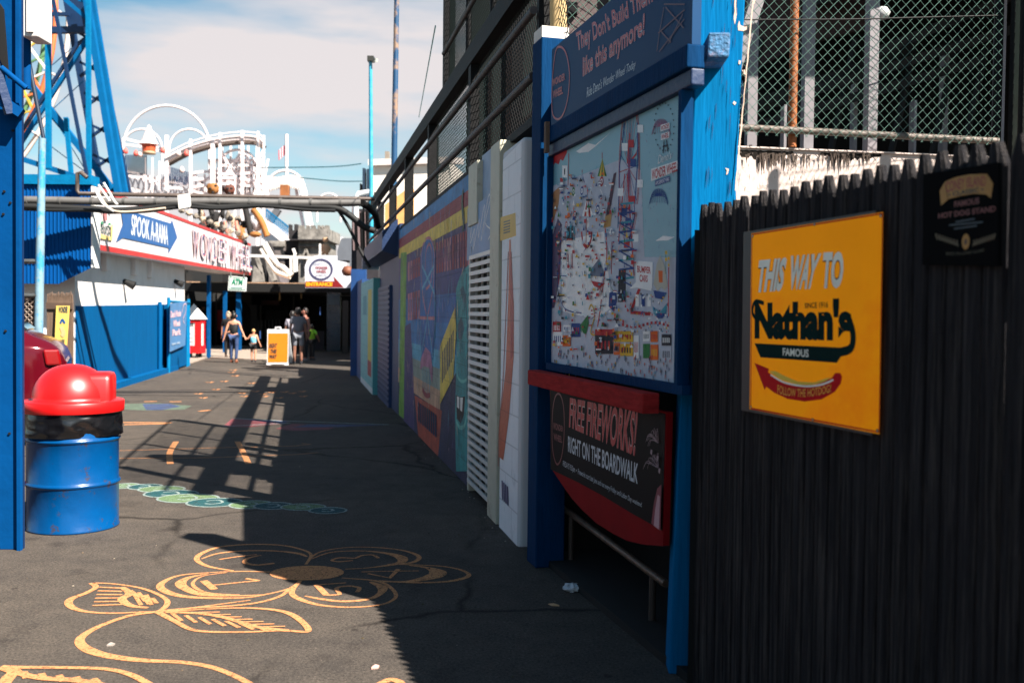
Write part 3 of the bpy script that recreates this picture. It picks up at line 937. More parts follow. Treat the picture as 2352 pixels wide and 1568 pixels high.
# the map itself (a printed sheet under glass)
mu0, mu1 = hu0 + .0, ur_
mp_root = MB()
slab(mp_root, BC, mu0, mu1, 1.262, 2.488, 0.0, -0.02, mat((114, 164, 180), .4, .06, 3, spec=.3))
mapo = mp_root.build('map_sheet', nb)
c = Canvas(bA, -bd, UP, step=.000010, lift=.0006)
def Q4(x, y):    # crop (1300,300)-(1700,950)
    return (1223 + x * .39, 282.2 + y * .39)
def MM(rgb):
    return mat(rgb, .6, .10, 8, spec=.15)
mW, mGy, mSk = MM((244, 244, 242)), MM((190, 196, 208)), MM((114, 164, 180))
mR, mB, mY, mO, mG, mK, mT = MM((186, 40, 48)), MM((28, 66, 134)), MM((226, 180, 50)), MM((226, 104, 36)), MM((40, 120, 60)), MM((30, 34, 48)), MM((60, 150, 170))
def mp(pts, m): c.poly([Q4(*p) for p in pts], m, px=True)
def ms(pts, w, m, **k): c.stroke([Q4(*p) for p in pts], w, m, px=True, **k)
def mq(x0, y0, x1, y1, m):     # upright little box, following the slope of the board
    mp([(x0, y1), (x1, y1), (x1, y0), (x0, y0)], m)
mp([(110, 375), (230, 330), (520, 215), (640, 280), (660, 790), (850, 790), (830, 1528), (108, 1408)], mGy)
mp([(170, 700), (420, 640), (470, 1080), (380, 1160), (180, 1110)], mW)
c.text("Deno's Wonder Wheel Amusement Park", [Q4(250, 115), Q4(500, 5), Q4(500, -12), Q4(250, 98)], mB, px=True)
mp([(258, 168), (330, 120), (372, 130), (459, 58), (372, 140), (330, 172), (275, 178)], mW); mp([(725, 695), (770, 665), (838, 672), (800, 692)], mW)
mp([(110, 155), (205, 125), (203, 175), (180, 225), (165, 215), (155, 245), (135, 235), (122, 250)], mR)
mq(176, 252, 206, 322, mW); ms([(190, 270), (190, 305)], .02, mK)
mp([(110, 420), (165, 372), (155, 480), (130, 560), (112, 600)], MM((180, 130, 90))); mp([(108, 700), (150, 560), (175, 600), (165, 900), (130, 1090), (108, 1090)], MM((96, 84, 110)))
# striped tents and balloons
for (x, y, s_, ca, cb) in [(411, 265, 1.0, mY, mG), (293, 325, .55, mW, mB), (325, 490, 1.2, mR, mW)]:
    for k in range(5):
        xa, xb = x + (k - 2.5) * 11 * s_, x + (k - 1.5) * 11 * s_
        mp([(xa, y + 50 * s_), (xb, y + 50 * s_), (x + 1, y - 55 * s_)], ca if k % 2 else cb)
    ms([(x, y - 55 * s_), (x, y - 90 * s_)], .008, mR)
for (x, y, r_, m_) in [(242, 405, 26, mG), (292, 400, 26, mB), (343, 392, 24, mGy), (408, 345, 30, mR), (250, 540, 24, mR), (385, 510, 28, mB), (325, 590, 30, mW), (200, 600, 20, mR)]:
    cc = c.px(*Q4(x, y)); ee = c.px(*Q4(x, y - r_)); rr_ = ee[1] - cc[1]
    c.ell(cc[0], cc[1], rr_ * 1.1, rr_, m_, 16); c.ell(cc[0], cc[1], rr_ * .7, rr_ * .55, mW, 12); c.ell(cc[0], cc[1], rr_ * .3, rr_ * .3, m_, 10)
ms([(290, 640), (300, 710), (325, 728), (345, 690), (350, 640)], .02, mR, smooth=4)
# the big wheels
cc = c.px(*Q4(570, 270))
for k in range(26):
    a = 2 * pi * k / 26
    c.stroke([(cc[0], cc[1]), (cc[0] + .12 * cos(a), cc[1] + .36 * sin(a))], .004, mR if k % 2 else mB)
for q in (.36, .33):
    c.stroke([(cc[0] + q / 2.7 * cos(2 * pi * k / 40), cc[1] + q * sin(2 * pi * k / 40)) for k in range(40)], .005, mR, closed=True)
for pts in [((545, 0), (515, 250), (505, 620)), ((620, 0), (622, 200), (600, 560), (570, 700)), ((545, 300), (508, 700)), ((560, 300), (600, 900)), ((575, 60), (560, 240)), ((615, 180), (575, 230))]:
    ms(pts, .012, random.choice([mR, mB]))
for (x, y, m_) in [(620, 12, mW), (528, 120, mW), (618, 335, mW), (503, 385, mW), (592, 655, mW), (565, 100, mR), (578, 212, mB), (572, 430, mR), (525, 500, mB), (540, 690, mR), (548, 560, mB), (605, 480, mGy)]:
    mq(x, y, x + 34, y + 46, m_)
for k in range(9):
    ms([(510, 480 + k * 55), (600, 470 + k * 55)], .01, mB if k % 2 else mT); ms([(515, 480 + k * 55), (595, 525 + k * 55)], .007, mB)
mp([(510, 870), (552, 860), (550, 1055), (505, 1055)], mK); mp([(455, 1000), (495, 985), (500, 1050), (480, 1110), (450, 1080)], mB)
# log flume and coaster
mp([(480, 300), (497, 290), (475, 430), (450, 560), (430, 560)], MM((80, 50, 70))); mp([(430, 550), (470, 530), (462, 610), (420, 620)], MM((190, 150, 90)))
ms([(430, 620), (440, 760), (425, 900), (400, 1100), (385, 1200)], .012, mR, smooth=5)
for (xx, yy) in [(215, 180), (320, 560), (470, 700), (160, 760)]:
    ms([(xx, yy), (xx - 4, yy + 190)], .008, mR)
ms([(165, 760), (150, 960), (190, 1090), (290, 1120)], .006, mB, smooth=5)
# firework sprays
for (fx_, fy_, m_) in [(745, 430, mB), (760, 20, MM((150, 100, 130)))]:
    for k in range(14):
        a = pi * (k / 13) * 1.1 - .15
        ms([(fx_, fy_), (fx_ + 40 * cos(a), fy_ - 45 * sin(a)), (fx_ + 55 * cos(a), fy_ - 10 * sin(a) + 50)], .004, m_, smooth=3)
# dotted small wheel at top right
for k in range(22):
    a = 2 * pi * k / 22
    cx2, cy2 = 775 + 58 * cos(a), 20 + 140 * sin(a) - .0
    mq(cx2, cy2, cx2 + 6, cy2 + 8, mK)
for (t, q) in [("WONDER", [(760, 48), (808, 30), (808, 2), (760, 18)]), ("WHEEL", [(762, 100), (806, 84), (806, 56), (762, 70)])]:
    mp([(q[0][0] - 3, q[0][1] + 4), (q[1][0] + 3, q[1][1] + 4), (q[2][0] + 3, q[2][1] - 4), (q[3][0] - 3, q[3][1] - 4)], mW)
    c.text(t, [Q4(*p) for p in q], mR, px=True, bold=.03)
ms([(772, 180), (778, 105)], .008, mK); ms([(800, 170), (792, 100)], .008, mK); ms([(770, 140), (800, 132)], .008, mK)
mp([(702, 345), (858, 280), (858, 222), (702, 272)], mW)
c.text("WONDER WHEEL", [Q4(706, 338), Q4(856, 285), Q4(856, 228), Q4(706, 278)], mR, px=True, bold=.03)
mp([(725, 375), (812, 345), (812, 312), (725, 340)], mB)
c.text("AMUSEMENT PARK", [Q4(728, 370), Q4(810, 342), Q4(810, 318), Q4(728, 344)], mW, px=True)
c.text("Deno's", [Q4(742, 245), Q4(822, 210), Q4(822, 165), Q4(742, 190)], mW, px=True, shear=.3)
# bumper cars hall
mp([(610, 810), (712, 820), (708, 975), (612, 960)], mW)
c.text("BUMPER", [Q4(620, 880), Q4(700, 888), Q4(700, 850), Q4(620, 840)], mR, px=True, bold=.03)
c.text("CARS", [Q4(634, 935), Q4(682, 938), Q4(682, 898), Q4(634, 892)], mR, px=True, bold=.03)
mp([(575, 975), (620, 930), (700, 960), (705, 990), (620, 970)], mW); mp([(578, 1100), (625, 975), (640, 980), (590, 1110)], mR); mp([(580, 1105), (700, 1115), (705, 1135), (580, 1125)], mR)
for k in range(3):
    mp([(610 + 35 * k, 1010), (630 + 35 * k, 1010), (630 + 35 * k, 1080), (610 + 35 * k, 1080)], mB if k % 2 else mW)
mp([(735, 830), (755, 780), (778, 830), (800, 960), (780, 985), (760, 965), (740, 990), (715, 950)], MM((190, 186, 170))); mp([(745, 870), (770, 870), (770, 940), (748, 940)], mO)
mp([(715, 985), (795, 1000), (770, 1040), (725, 1030)], mB); mp([(710, 1080), (755, 1115), (795, 1060), (790, 1130), (745, 1155), (715, 1120)], mT)
mp([(730, 1120), (790, 1120), (770, 1150), (740, 1150)], mB)
for k in range(12):
    mq(530 + 24 * k, 1180 + (12 * sin(k * .6)), 542 + 24 * k, 1196 + 12 * sin(k * .6), mR)
# row of stalls along the boardwalk
for (x0, y0, x1, y1, m_, m2) in [(122, 1170, 170, 1240, mR, mW), (125, 1230, 180, 1310, mW, mB), (185, 1190, 228, 1228, mW, mB), (180, 1250, 228, 1315, mO, mY), (232, 1180, 285, 1260, mB, mR),
                                 (372, 1215, 480, 1250, mR, mR), (372, 1250, 478, 1360, mK, mR), (482, 1225, 522, 1290, mY, mO), (482, 1295, 520, 1365, mO, mT), (524, 1225, 596, 1290, mY, mR), (520, 1300, 596, 1372, mY, mK),
                                 (600, 1250, 630, 1385, mW, mR), (655, 1225, 695, 1285, mW, mK), (700, 1225, 742, 1290, mO, mR), (655, 1300, 695, 1385, mG, mG), (700, 1305, 745, 1395, mO, mY), (765, 1245, 822, 1310, mK, mW), (765, 1315, 822, 1405, mGy, mK)]:
    mq(x0, y0, x1, y1, m_)
    for k in range(4):
        xa = x0 + (x1 - x0) * (.12 + .2 * k)
        mq(xa, y0 + (y1 - y0) * .3, xa + (x1 - x0) * .1, y0 + (y1 - y0) * .75, m2)
mp([(285, 1190), (330, 1130), (335, 1180), (318, 1245), (290, 1230)], mG); ms([(335, 1100), (350, 1070), (370, 1130), (345, 1230), (370, 1250)], .01, mY, smooth=4)
mp([(350, 860), (395, 800), (425, 880), (425, 905), (340, 900)], MM((110, 120, 140))); mp([(352, 985), (420, 1000), (418, 1040), (352, 1030)], mW); mp([(350, 930), (430, 945), (400, 975), (365, 960)], mR)
mq(200, 700, 245, 760, mW)
for k in range(4): ms([(200 + 12 * k, 770), (200 + 12 * k, 850)], .012, mR if k % 2 else mW)
for k in range(5): mq(205 + k * 10, 610, 211 + k * 10, 690, mK if k % 2 else mT)
random.seed(5)
for k in range(150):            # the tiny strolling crowd
    if k < 110:
        x_, y_ = random.uniform(120, 815), random.uniform(1330, 1470)
        y_ += (x_ - 120) * .06
    else:
        x_, y_ = random.uniform(140, 480), random.uniform(480, 1150)
    cl = random.choice([mR, mB, mK, mY, mO, mT, mR, mK])
    hgt = random.uniform(16, 30)
    mq(x_, y_, x_ + 5, y_ + hgt * .5, cl); mq(x_, y_ + hgt * .5, x_ + 3.5, y_ + hgt, random.choice([mK, mB, MM((150, 100, 80))])); mq(x_ + 1, y_ - 4, x_ + 4, y_, MM((170, 120, 100)))
for k in range(90):
    x_, y_ = random.uniform(150, 500), random.uniform(350, 1150)
    m_ = random.choice([mB, mR, mK, mT, mW, mY, mGy])
    w_ = random.uniform(4, 16)
    mq(x_, y_, x_ + w_, y_ + random.uniform(5, 14), m_)
for k in range(420):            # rides, huts, signs and trees strewn through the park
    x_ = random.uniform(118, 600); y_ = random.uniform(330 - (x_ - 118) * .28 if x_ < 480 else 460, 1330)
    if 170 < x_ < 300 and 900 < y_ < 1100 and random.random() < .85: continue
    m_ = random.choice([mB, mR, mR, mK, mT, mW, mY, mGy, mO, mG, mB])
    w_ = random.uniform(4, 18); h_ = random.uniform(6, 26)
    j = random.random()
    if j < .45: mq(x_, y_, x_ + w_, y_ + h_, m_)
    elif j < .65: mp([(x_, y_ + h_), (x_ + w_ * 1.4, y_ + h_), (x_ + w_ * .7, y_ - h_ * .5)], m_)
    elif j < .85: ms([(x_, y_), (x_ + random.uniform(-14, 14), y_ + random.uniform(6, 34))], .005, m_)
    else: mq(x_, y_, x_ + w_ * 2, y_ + 5, m_); mq(x_ + 2, y_ + 5, x_ + w_ * 2 - 2, y_ + 12, random.choice([mW, mR, mK]))
for k in range(90):
    x_, y_ = random.uniform(600, 820), random.uniform(1000, 1240)
    mq(x_, y_, x_ + random.uniform(3, 9), y_ + random.uniform(4, 16), random.choice([mB, mR, mK, mT, mW, mY]))
for k in range(60):
    x_, y_ = random.uniform(640, 850), random.uniform(60, 760)
    ms([(x_, y_), (x_ + random.uniform(-8, 8), y_ + random.uniform(8, 30))], .003, random.choice([MM((120, 150, 176)), MM((150, 120, 150)), MM((90, 120, 150))]))
for (x_, y_) in [(805, 760), (805, 800)]:
    ms([(x_, y_), (x_, y_ + 90)], .006, mG); mq(x_ - 5, y_ - 6, x_ + 8, y_ + 14, mY); mq(x_ + 12, y_ + 30, x_ + 22, y_ + 46, mY)
ms([(822, 850), (820, 1140)], .01, mR)
c.build('map_artwork', mapo)

# red board, fireworks panel
mb = MB()
slab(mb, BC, hu0 - .06, bz(1541, 900)[0], 1.128, 1.216, 0.13, 0.052, mat((160, 42, 42), .85, .3, 3, spec=.1, bump=.6, bscale=18, stretch=(3, 3, 20)))
bevel(mb.build('red_ledge', nb), .006)
FP = mat((12, 12, 14), .6, .3, 3, spec=.12)
c = Canvas(bA, -bd, UP, step=.0003, lift=.012)
def Q7(x, y):    # crop (1300,880)-(1750,1667)
    return (1223 + .472 * x, 828 + .472 * y)
low = [(100, 525), (150, 600), (200, 670), (250, 725), (320, 790), (400, 840), (470, 875), (550, 893), (645, 900)]
mb = MB()
o_ = on_board([Q7(92, 130), Q7(664, 250)] + [Q7(*p) for p in reversed(low)])
# solid panel: red curved board behind, black print in front
mb.prism([BC.w(u, v, 0.01) for u, v in o_], BC.N * -0.03, mat((126, 10, 18), .7, .1, spec=.1))
fw = mb.build('fireworks_panel', nb)
c.poly([Q7(*p) for p in [(95, 140), (660, 258), (645, 825), (500, 745), (350, 655), (230, 590), (98, 528)]], FP, px=True)
c.text("FREE FIREWORKS!", [Q7(188, 325), Q7(510, 465), Q7(527, 245), Q7(193, 178)], mat((176, 40, 44), .4), px=True, bold=.02, shear=.0, outline=mat((190, 170, 170), .4), ow=.014)
c.text("RIGHT ON THE BOARDWALK", [Q7(184, 443), Q7(524, 600), Q7(528, 500), Q7(184, 365)], TWh, px=True, bold=.02)
c.text("FRIDAYS 9:30pm  •  Fireworks start late June and run every Friday until Labor Day weekend", [Q7(158, 520), Q7(543, 718), Q7(545, 688), Q7(160, 485)], TWh, px=True)
c.stroke([Q7(*p) for p in [(108, 420), (108, 260), (122, 175), (145, 165), (163, 230), (165, 360), (152, 470), (128, 502)]], .012, mat((110, 36, 48), .4), px=True, closed=True, smooth=4)
c.text("WONDER", [Q7(112, 335), Q7(160, 345), Q7(160, 318), Q7(112, 298)], mat((110, 36, 48), .4), px=True, bold=.03)
c.text("WHEEL", [Q7(114, 385), Q7(156, 400), Q7(156, 370), Q7(114, 350)], mat((110, 36, 48), .4), px=True, bold=.03)
SPK, SP2 = mat((150, 130, 140), .4), mat((120, 40, 60), .4)
for k in range(30):
    a = random.uniform(0.3, 2.9); r_ = random.uniform(40, 80)
    x_, y_ = 632, random.choice([400, 520])
    c.stroke([Q7(x_, y_), Q7(x_ - r_ * abs(cos(a)) * .9, y_ - r_ * sin(a)), Q7(x_ - r_ * abs(cos(a)) * 1.2, y_ - r_ * sin(a) + 30)], .0022, SPK, px=True, smooth=3)
c.poly([Q7(*p) for p in [(602, 790), (615, 690), (632, 620), (652, 600), (647, 825)]], SP2, px=True)
c.poly([Q7(*p) for p in [(614, 800), (622, 720), (634, 650), (645, 660), (640, 820)]], mat((190, 150, 160), .4), px=True)
for (x_, y_) in [(600, 430), (630, 460), (640, 520)]:
    c.poly([Q7(x_, y_), Q7(x_ + 8, y_ + 5), Q7(x_ + 5, y_ + 30), Q7(x_ - 2, y_ + 20)], SPK, px=True)
c.build('lettering', fw)

# pipe rail low behind the board
t = thing('pipe_rail', 'scuffed metal pipe rail running low behind the notice board', 'rail', (0.6, 5.2, 0.0))
mb = MB()
p0, p1 = P(1290, 1163, 6.3), P(1530, 1340, 4.75)
mb.tube([p0, p1], .02, mat((100, 84, 72), .5, .3, 20, metal=.3))
mb.build('rail', t)
for q in (.12, .9):
    mb = MB(); pq = p0.lerp(p1, q); mb.tube([pq - Vector((0, 0, pq.z)), pq], .018, mat((60, 50, 45), .6)); mb.build('support', t)
# wooden pole above the far post
mb = MB()
q0 = P(1283, 75, 6.35); q1 = P(1279, -160, 6.35)
mb.tube([q0 - UP * .6, q0, q1], [.055, .055, .052], mat((196, 166, 118), .8, .25, 4, bump=.4, stretch=(8, 8, .8)), n=14)
mb.build('timber_pole', loc=(q0.x, q0.y, q0.z - .6), label='bare round timber pole rising behind the blue board\'s far post', cat='pole')

# -------------------------------------------------- grey stockade fence with two posters
FA = Vector((0.77, 4.1, 0)); FD = Vector((-0.283, 1, 0)).normalized()
FC = Canvas(FA, -FD, UP)
fence = thing('stockade_fence', 'tall dark grey stockade fence of pointed pickets beside the camera', 'fence', (1.2, 2.6, 0))
mb = MB()
random.seed(21)
FW = mat((52, 50, 53), .92, .6, 3, bump=1.0, bscale=18, stretch=(26, 26, .8), dirt=(110, 102, 98), damt=.7, dscale=2.5, spec=.15, dlo=.48)
u = 0.0
while u < 3.4:
    w_ = random.uniform(.060, .076)
    h_ = 2.0 + random.uniform(-.008, .008)
    lean = random.uniform(-.006, .006)
    # half-round picket with a pointed top
    n_ = 6
    prof = []
    for k in range(n_ + 1):
        a = pi * k / n_
        prof.append((u + w_ / 2 - cos(a) * w_ / 2 * 1.0, sin(a) * .018))
    vs_, fs_ = [], []
    tipu, tipw = u + w_ / 2 + lean, .024
    for (lev, q) in ((0, 0), (h_ - .058, 1), (h_, 2)):
        for (pu, po) in prof:
            if q == 2:
                pu = tipu + (pu - (u + w_ / 2)) * (tipw / w_); po = po * .9
            elif q == 1:
                pu = pu + lean
            vs_.append(FC.w(pu, lev, po))
    N_ = n_ + 1
    for q in range(2):
        for k in range(n_):
            fs_.append((q * N_ + k, q * N_ + k + 1, (q + 1) * N_ + k + 1, (q + 1) * N_ + k))
    # back face and top
    b0 = len(vs_)
    for (lev, q) in ((0, 0), (h_ - .058, 1), (h_, 2)):
        for (pu, po) in (prof[0], prof[-1]):
            if q == 2: pu = tipu + (pu - (u + w_ / 2)) * (tipw / w_)
            elif q == 1: pu += lean
            vs_.append(FC.w(pu, lev, -.006))
    for q in range(2):
        a_, b_ = b0 + q * 2, b0 + q * 2 + 1
        fs_ += [(b_, a_, a_ + 2, b_ + 2), (a_, q * N_, (q + 1) * N_, a_ + 2), (q * N_ + n_, b_, b_ + 2, (q + 1) * N_ + n_)]
    fs_.append(tuple(2 * N_ + k for k in range(N_)) + (b0 + 5, b0 + 4))
    mb.mesh(vs_, fs_, FW)
    u += w_ + .0004; random.random()
mb.build('pickets', fence)
mb = MB()
for v in (.35, 1.0, 1.62):
    slab(mb, FC, 0.02, 3.4, v, v + .07, -.008, -.045, FW)
mb.build('back_rails', fence)

def poster_board(name, label, c_, corners, m, th=.012):
    cs = [c_.px(*p) for p in corners]
    root = thing(name, label, 'sign', c_.w(sum(p[0] for p in cs) / 4, min(p[1] for p in cs), .03))
    mb = MB()
    mb.prism([c_.w(u_, v_, .03) for u_, v_ in cs], -c_.N * th, m)
    mb.build('board', root)
    return root
def QN(x, y):    # crop (1700,450)-(2300,1100)
    return (1599.4 + .39 * x, 423.4 + .39 * y)
NY = mat((238, 146, 0), .7, .06, 2, spec=.12, dirt=(226, 92, 4), damt=.5, dscale=2.2, emit=.10)  # slight glow added to brighten the shaded sign and its print; no lamp inside
ns = poster_board('yellow_sign', 'backlit looking orange yellow sign reading THIS WAY TO Nathan\'s on the grey picket fence', FC, [QN(308, 1328), QN(1086, 1478), QN(1108, 155), QN(320, 283)], mat((40, 34, 34), .5))
ns['label'] = 'bright orange yellow sign with white THIS WAY TO lettering on the picket fence'
c = Canvas(FC.w(0, 0, .03), FC.U, UP, step=.00008, lift=.0006)
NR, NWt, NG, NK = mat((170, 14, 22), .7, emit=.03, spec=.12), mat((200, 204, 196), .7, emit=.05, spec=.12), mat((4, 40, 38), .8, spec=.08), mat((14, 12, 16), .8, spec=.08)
def np_(pts, m): c.poly([QN(*p) for p in pts], m, px=True)
def nst(pts, w, m, **k): c.stroke([QN(*p) for p in pts], w, m, px=True, **k)
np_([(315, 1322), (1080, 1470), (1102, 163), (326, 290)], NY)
nst([(322, 1318), (330, 296), (1098, 172), (1077, 1458), (322, 1318)], .006, NR)
def ntext(t, q, m, **k): c.text(t, [QN(*p) for p in q], m, px=True, **k)
for (t, q) in [("THIS", [(350, 640), (505, 628), (540, 428), (372, 445)]), ("WAY", [(545, 622), (690, 616), (740, 405), (560, 420)]), ("TO", [(735, 615), (862, 612), (875, 392), (752, 398)])]:
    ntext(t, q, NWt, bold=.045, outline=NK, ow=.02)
ntext("Nathan's", [(345, 910), (918, 925), (918, 668), (345, 690)], NG, bold=.06)
nst([(400, 700), (350, 690), (332, 740), (345, 780), (380, 790), (385, 750)], .015, NG, smooth=5)
nst([(900, 790), (925, 880), (915, 960), (860, 985), (820, 985)], .028, NG, smooth=5)
ntext("SINCE 1916", [(640, 730), (778, 726), (778, 690), (640, 698)], NG, bold=.02)
np_([(345, 935), (890, 962), (830, 1050), (380, 1018)], NG)
ntext("FAMOUS", [(512, 1008), (664, 1018), (664, 972), (512, 962)], NWt, bold=.02)
np_([(345, 1050), (430, 1085), (425, 1105), (480, 1145), (580, 1180), (700, 1180), (800, 1140), (820, 1110), (850, 1110), (862, 1130), (855, 1170), (820, 1220), (740, 1265), (640, 1278), (540, 1262), (460, 1225), (415, 1190), (405, 1210)], NR)
np_([(430, 1100), (470, 1098), (520, 1125), (600, 1160), (700, 1165), (770, 1140), (800, 1135), (760, 1160), (690, 1180), (600, 1180), (500, 1150)], mat((235, 200, 30), .4))
nst([(440, 1120), (520, 1165), (640, 1188), (740, 1178), (810, 1150)], .006, NWt, smooth=5)
for q_ in ((335, 305), (1090, 185), (325, 1310), (1070, 1450), (700, 235), (690, 1385)):
    sc_ = c.px(*QN(*q_)); c.ell(sc_[0], sc_[1], .006, .006, NK, 10); c.ell(sc_[0], sc_[1], .004, .004, mat((150, 146, 140), .4, metal=.6), 10)
c.text("FOLLOW THE HOTDOG!", [QN(482, 1228), QN(798, 1222), QN(798, 1175), QN(484, 1178)], mat((235, 170, 30), .4), px=True, bold=.01, arc=-.55)
c.build('print', ns)

def QD(x, y):    # crop (2200,350)-(2500,700)
    return (2069.8 + .21 * x, 329.3 + .21 * y)
ds = poster_board('dark_sign', 'black sign with a curved yellow banner at the top, on the picket fence', FC, [QD(335, 1330), QD(1168, 1345), QD(1168, 215), QD(345, 345)], mat((7, 7, 8), .9, spec=.1))
c = Canvas(FC.w(0, 0, .03), FC.U, UP, step=.00008, lift=.0006)
DY, DR = mat((176, 118, 24), .4), mat((110, 26, 26), .4)
def dp(pts, m): c.poly([QD(*p) for p in pts], m, px=True)
dp([(480, 420), (600, 370), (750, 340), (945, 335), (940, 560), (800, 550), (650, 575), (520, 610)], DY)
dp([(478, 425), (425, 520), (440, 680), (515, 615)], DY); dp([(950, 345), (1010, 440), (985, 600), (930, 555)], DY)
c.text("CONEY ISLAND", [QD(498, 545), QD(930, 470), QD(930, 355), QD(490, 425)], mat((150, 44, 24), .4), px=True, bold=.02, arc=.15)
c.text("• CLASSIC •", [QD(520, 590), QD(905, 530), QD(905, 480), QD(520, 540)], mat((30, 24, 14), .4), px=True, bold=.03, arc=.15)
c.text("FAMOUS", [QD(585, 700), QD(860, 660), QD(860, 590), QD(585, 635)], DR, px=True, bold=.04)
c.text("HOT DOG STAND", [QD(410, 825), QD(1040, 745), QD(1040, 680), QD(410, 765)], DR, px=True, bold=.04)
for (xa, xb, y_) in [(600, 810, 850), (530, 900, 885), (585, 835, 925)]:
    c.stroke([QD(xa, y_ + 10), QD(xb, y_ - 25)], .004, mat((44, 52, 66), .4), px=True)
cc = c.px(*QD(712, 1075)); ee = c.px(*QD(712, 990))
c.ell(cc[0], cc[1], (ee[1] - cc[1]) * .7, ee[1] - cc[1], DY, 24); c.ell(cc[0], cc[1], (ee[1] - cc[1]) * .3, (ee[1] - cc[1]) * .4, mat((90, 50, 14), .4), 16)
for sg in (-1, 1):
    for k in range(8):
        x_ = 712 + sg * (80 + k * 32)
        c.stroke([QD(x_, 1120 - k * 10), QD(x_ + sg * 22, 1090 - k * 14), QD(x_ + sg * 10, 1060 - k * 8)], .006, mat((84, 60, 22), .4), px=True, smooth=3)
c.text("SINCE 1916 CONEY ISLAND", [QD(500, 1220), QD(920, 1180), QD(920, 1150), QD(500, 1185)], mat((70, 56, 30), .4), px=True, arc=-.5)
c.build('print', ds)

# -------------------------------------------------- raised walkway on top of the mural wall
BM_ = mat((13, 13, 15), .7, .3, 8, bump=.1, dirt=(30, 28, 30), damt=.4, dscale=12, spec=.2)
RAILM = mat((62, 58, 60), .6, .3, 15, metal=.2, bump=.1, spec=.3)
WIREG = mat((14, 34, 32), .6, .1, 5)
wk = thing('steel_walkway', 'black steel walkway with pipe rails and mesh panels above the mural wall', 'walkway', MC.w(-6, 2.8, -.15))
def uz(Yt):       # board coordinate on the wall plane at a given distance from the camera
    return (Yt - MW0.y) / (-DM.y)
pz = [6.5, 9.1, 12.0, 14.6, 17.1, 19.6]
for k, z_ in enumerate(pz):
    mb = MB()
    uu = uz(z_)
    w_ = .13 if k else .06
    h_ = 3.92 if k != 0 else 5.4
    mb.obox(MC.w(uu - w_ / 2, 2.8 if k < 4 else 2.6, -.02), MC.U * w_, MC.N * -.12, UP * (h_ - 2.8), BM_)
    mb.build('post', wk)
mb = MB()
slab(mb, MC, uz(21.5), uz(6.0), 3.80, 3.97, -.01, -.13, BM_)
mb.build('top_beam', wk)
for v in (3.08, 3.5):
    mb = MB()
    mb.tube([MC.w(uz(21.5), v, .02), MC.w(uz(13), v, .03), MC.w(uz(6.45), v, .02)], .027, RAILM)
    mb.build('pipe_rail', wk)
mb = MB()
slab(mb, MC, uz(21.5), uz(5.9), 2.80, 2.86, -.02, -.5, BM_)
mb.build('sill', wk)
mb = MB()
chain(mb, MC.w(uz(11.8), 2.86, -.10), MC.U, UP, uz(6.05) - uz(11.8), .95, .07, .0028, WIREG)
mb.build('lower_mesh', wk)
# the tall screened part between 6.5 m and 10.9 m
zq = 10.75
mb = MB()
mb.obox(MC.w(uz(zq) - .08, 3.97, -.02), MC.U * .1, MC.N * -.12, UP * 1.45, BM_)
mb.build('tall_post', wk)
for v in (4.33, 5.38):
    mb = MB()
    mb.tube([MC.w(uz(zq), v, -.02), MC.w(uz(5.9), v, -.02)], .024, RAILM); mb.build('pipe_rail', wk)
for z_ in (8.2, 9.4):
    mb = MB(); mb.tube([MC.w(uz(z_), 3.97, -.06), MC.w(uz(z_), 5.4, -.06)], .03, BM_); mb.build('upright', wk)
mb = MB()
chain(mb, MC.w(uz(zq), 3.98, -.08), MC.U, UP, uz(5.9) - uz(zq), 1.4, .06, .003, WIREG)
mb.build('upper_mesh', wk)
# shade cloth hung inside the railing
mb = MB()
SH = mat((14, 18, 20), .9, .3, 20)
slab(mb, MC, uz(7.4), uz(6.5), 2.86, 3.3, -.30, -.31, SH)
mb.build('shade_cloth', wk)
for z_, w_ in ((9.15, .25), (8.35, .2), (10.2, .12)):
    mb = MB(); slab(mb, MC, uz(z_) - w_, uz(z_), 2.86, 3.8, -.2, -.25, mat((26, 22, 23), .9, .3, 6, spec=.1)); mb.build('inner_panel', wk)

# booth wall seen edge-on between walkway and notice board
mb = MB()
mb.box((0.18, 7.2, 2.7), (0.75, 7.4, 5.4), mat((92, 78, 78), .85, .2, 4, bump=.2))
for k in range(6):
    mb.box((0.16, 7.14, 2.85 + k * .42), (0.44, 7.2, 2.93 + k * .42), BM_)
mb.build('stair_wall', loc=(.4, 7.3, 2.7), label='brown rendered stair wall with black treads between walkway and blue board', cat='wall')

# -------------------------------------------------- stained white wall and chain-link fence behind the stockade
WS0 = V2(P(1290, 700, 7.1)); WS1 = V2(P(2420, 700, 7.75))
WD = (WS1 - WS0).normalized()
WN = Vector((WD.y, -WD.x, 0))
WCn = Canvas(WS0, WD, UP, WN)
wlen = (WS1 - WS0).length
sw = thing('stained_wall', 'sunlit white wall with black mould stains behind the picket fence', 'wall', WS0.lerp(WS1, .5))
STW = mat((196, 178, 170), .8, .10, 3, bump=.3, bscale=25)
mb = MB()
mb.obox(WCn.w(0, 0, 0), WD * wlen, WN * -.25, UP * 2.78, STW)
mb.build('masonry', sw)
mb = MB()
mb.obox(WCn.w(0, 2.782, .02), WD * wlen, WN * -.29, UP * .012, STW)
mb.build('coping', sw)
c = Canvas(WS0, WD, UP, WN, step=.0004, lift=.002)
random.seed(9)
MOULD = mat((30, 27, 25), .95, .4, 12, wear=.8, spec=.05)
def QT(x, y):    # crop (1700,0)-(2500,600)
    return (1599.4 + x * .36, y * .36)
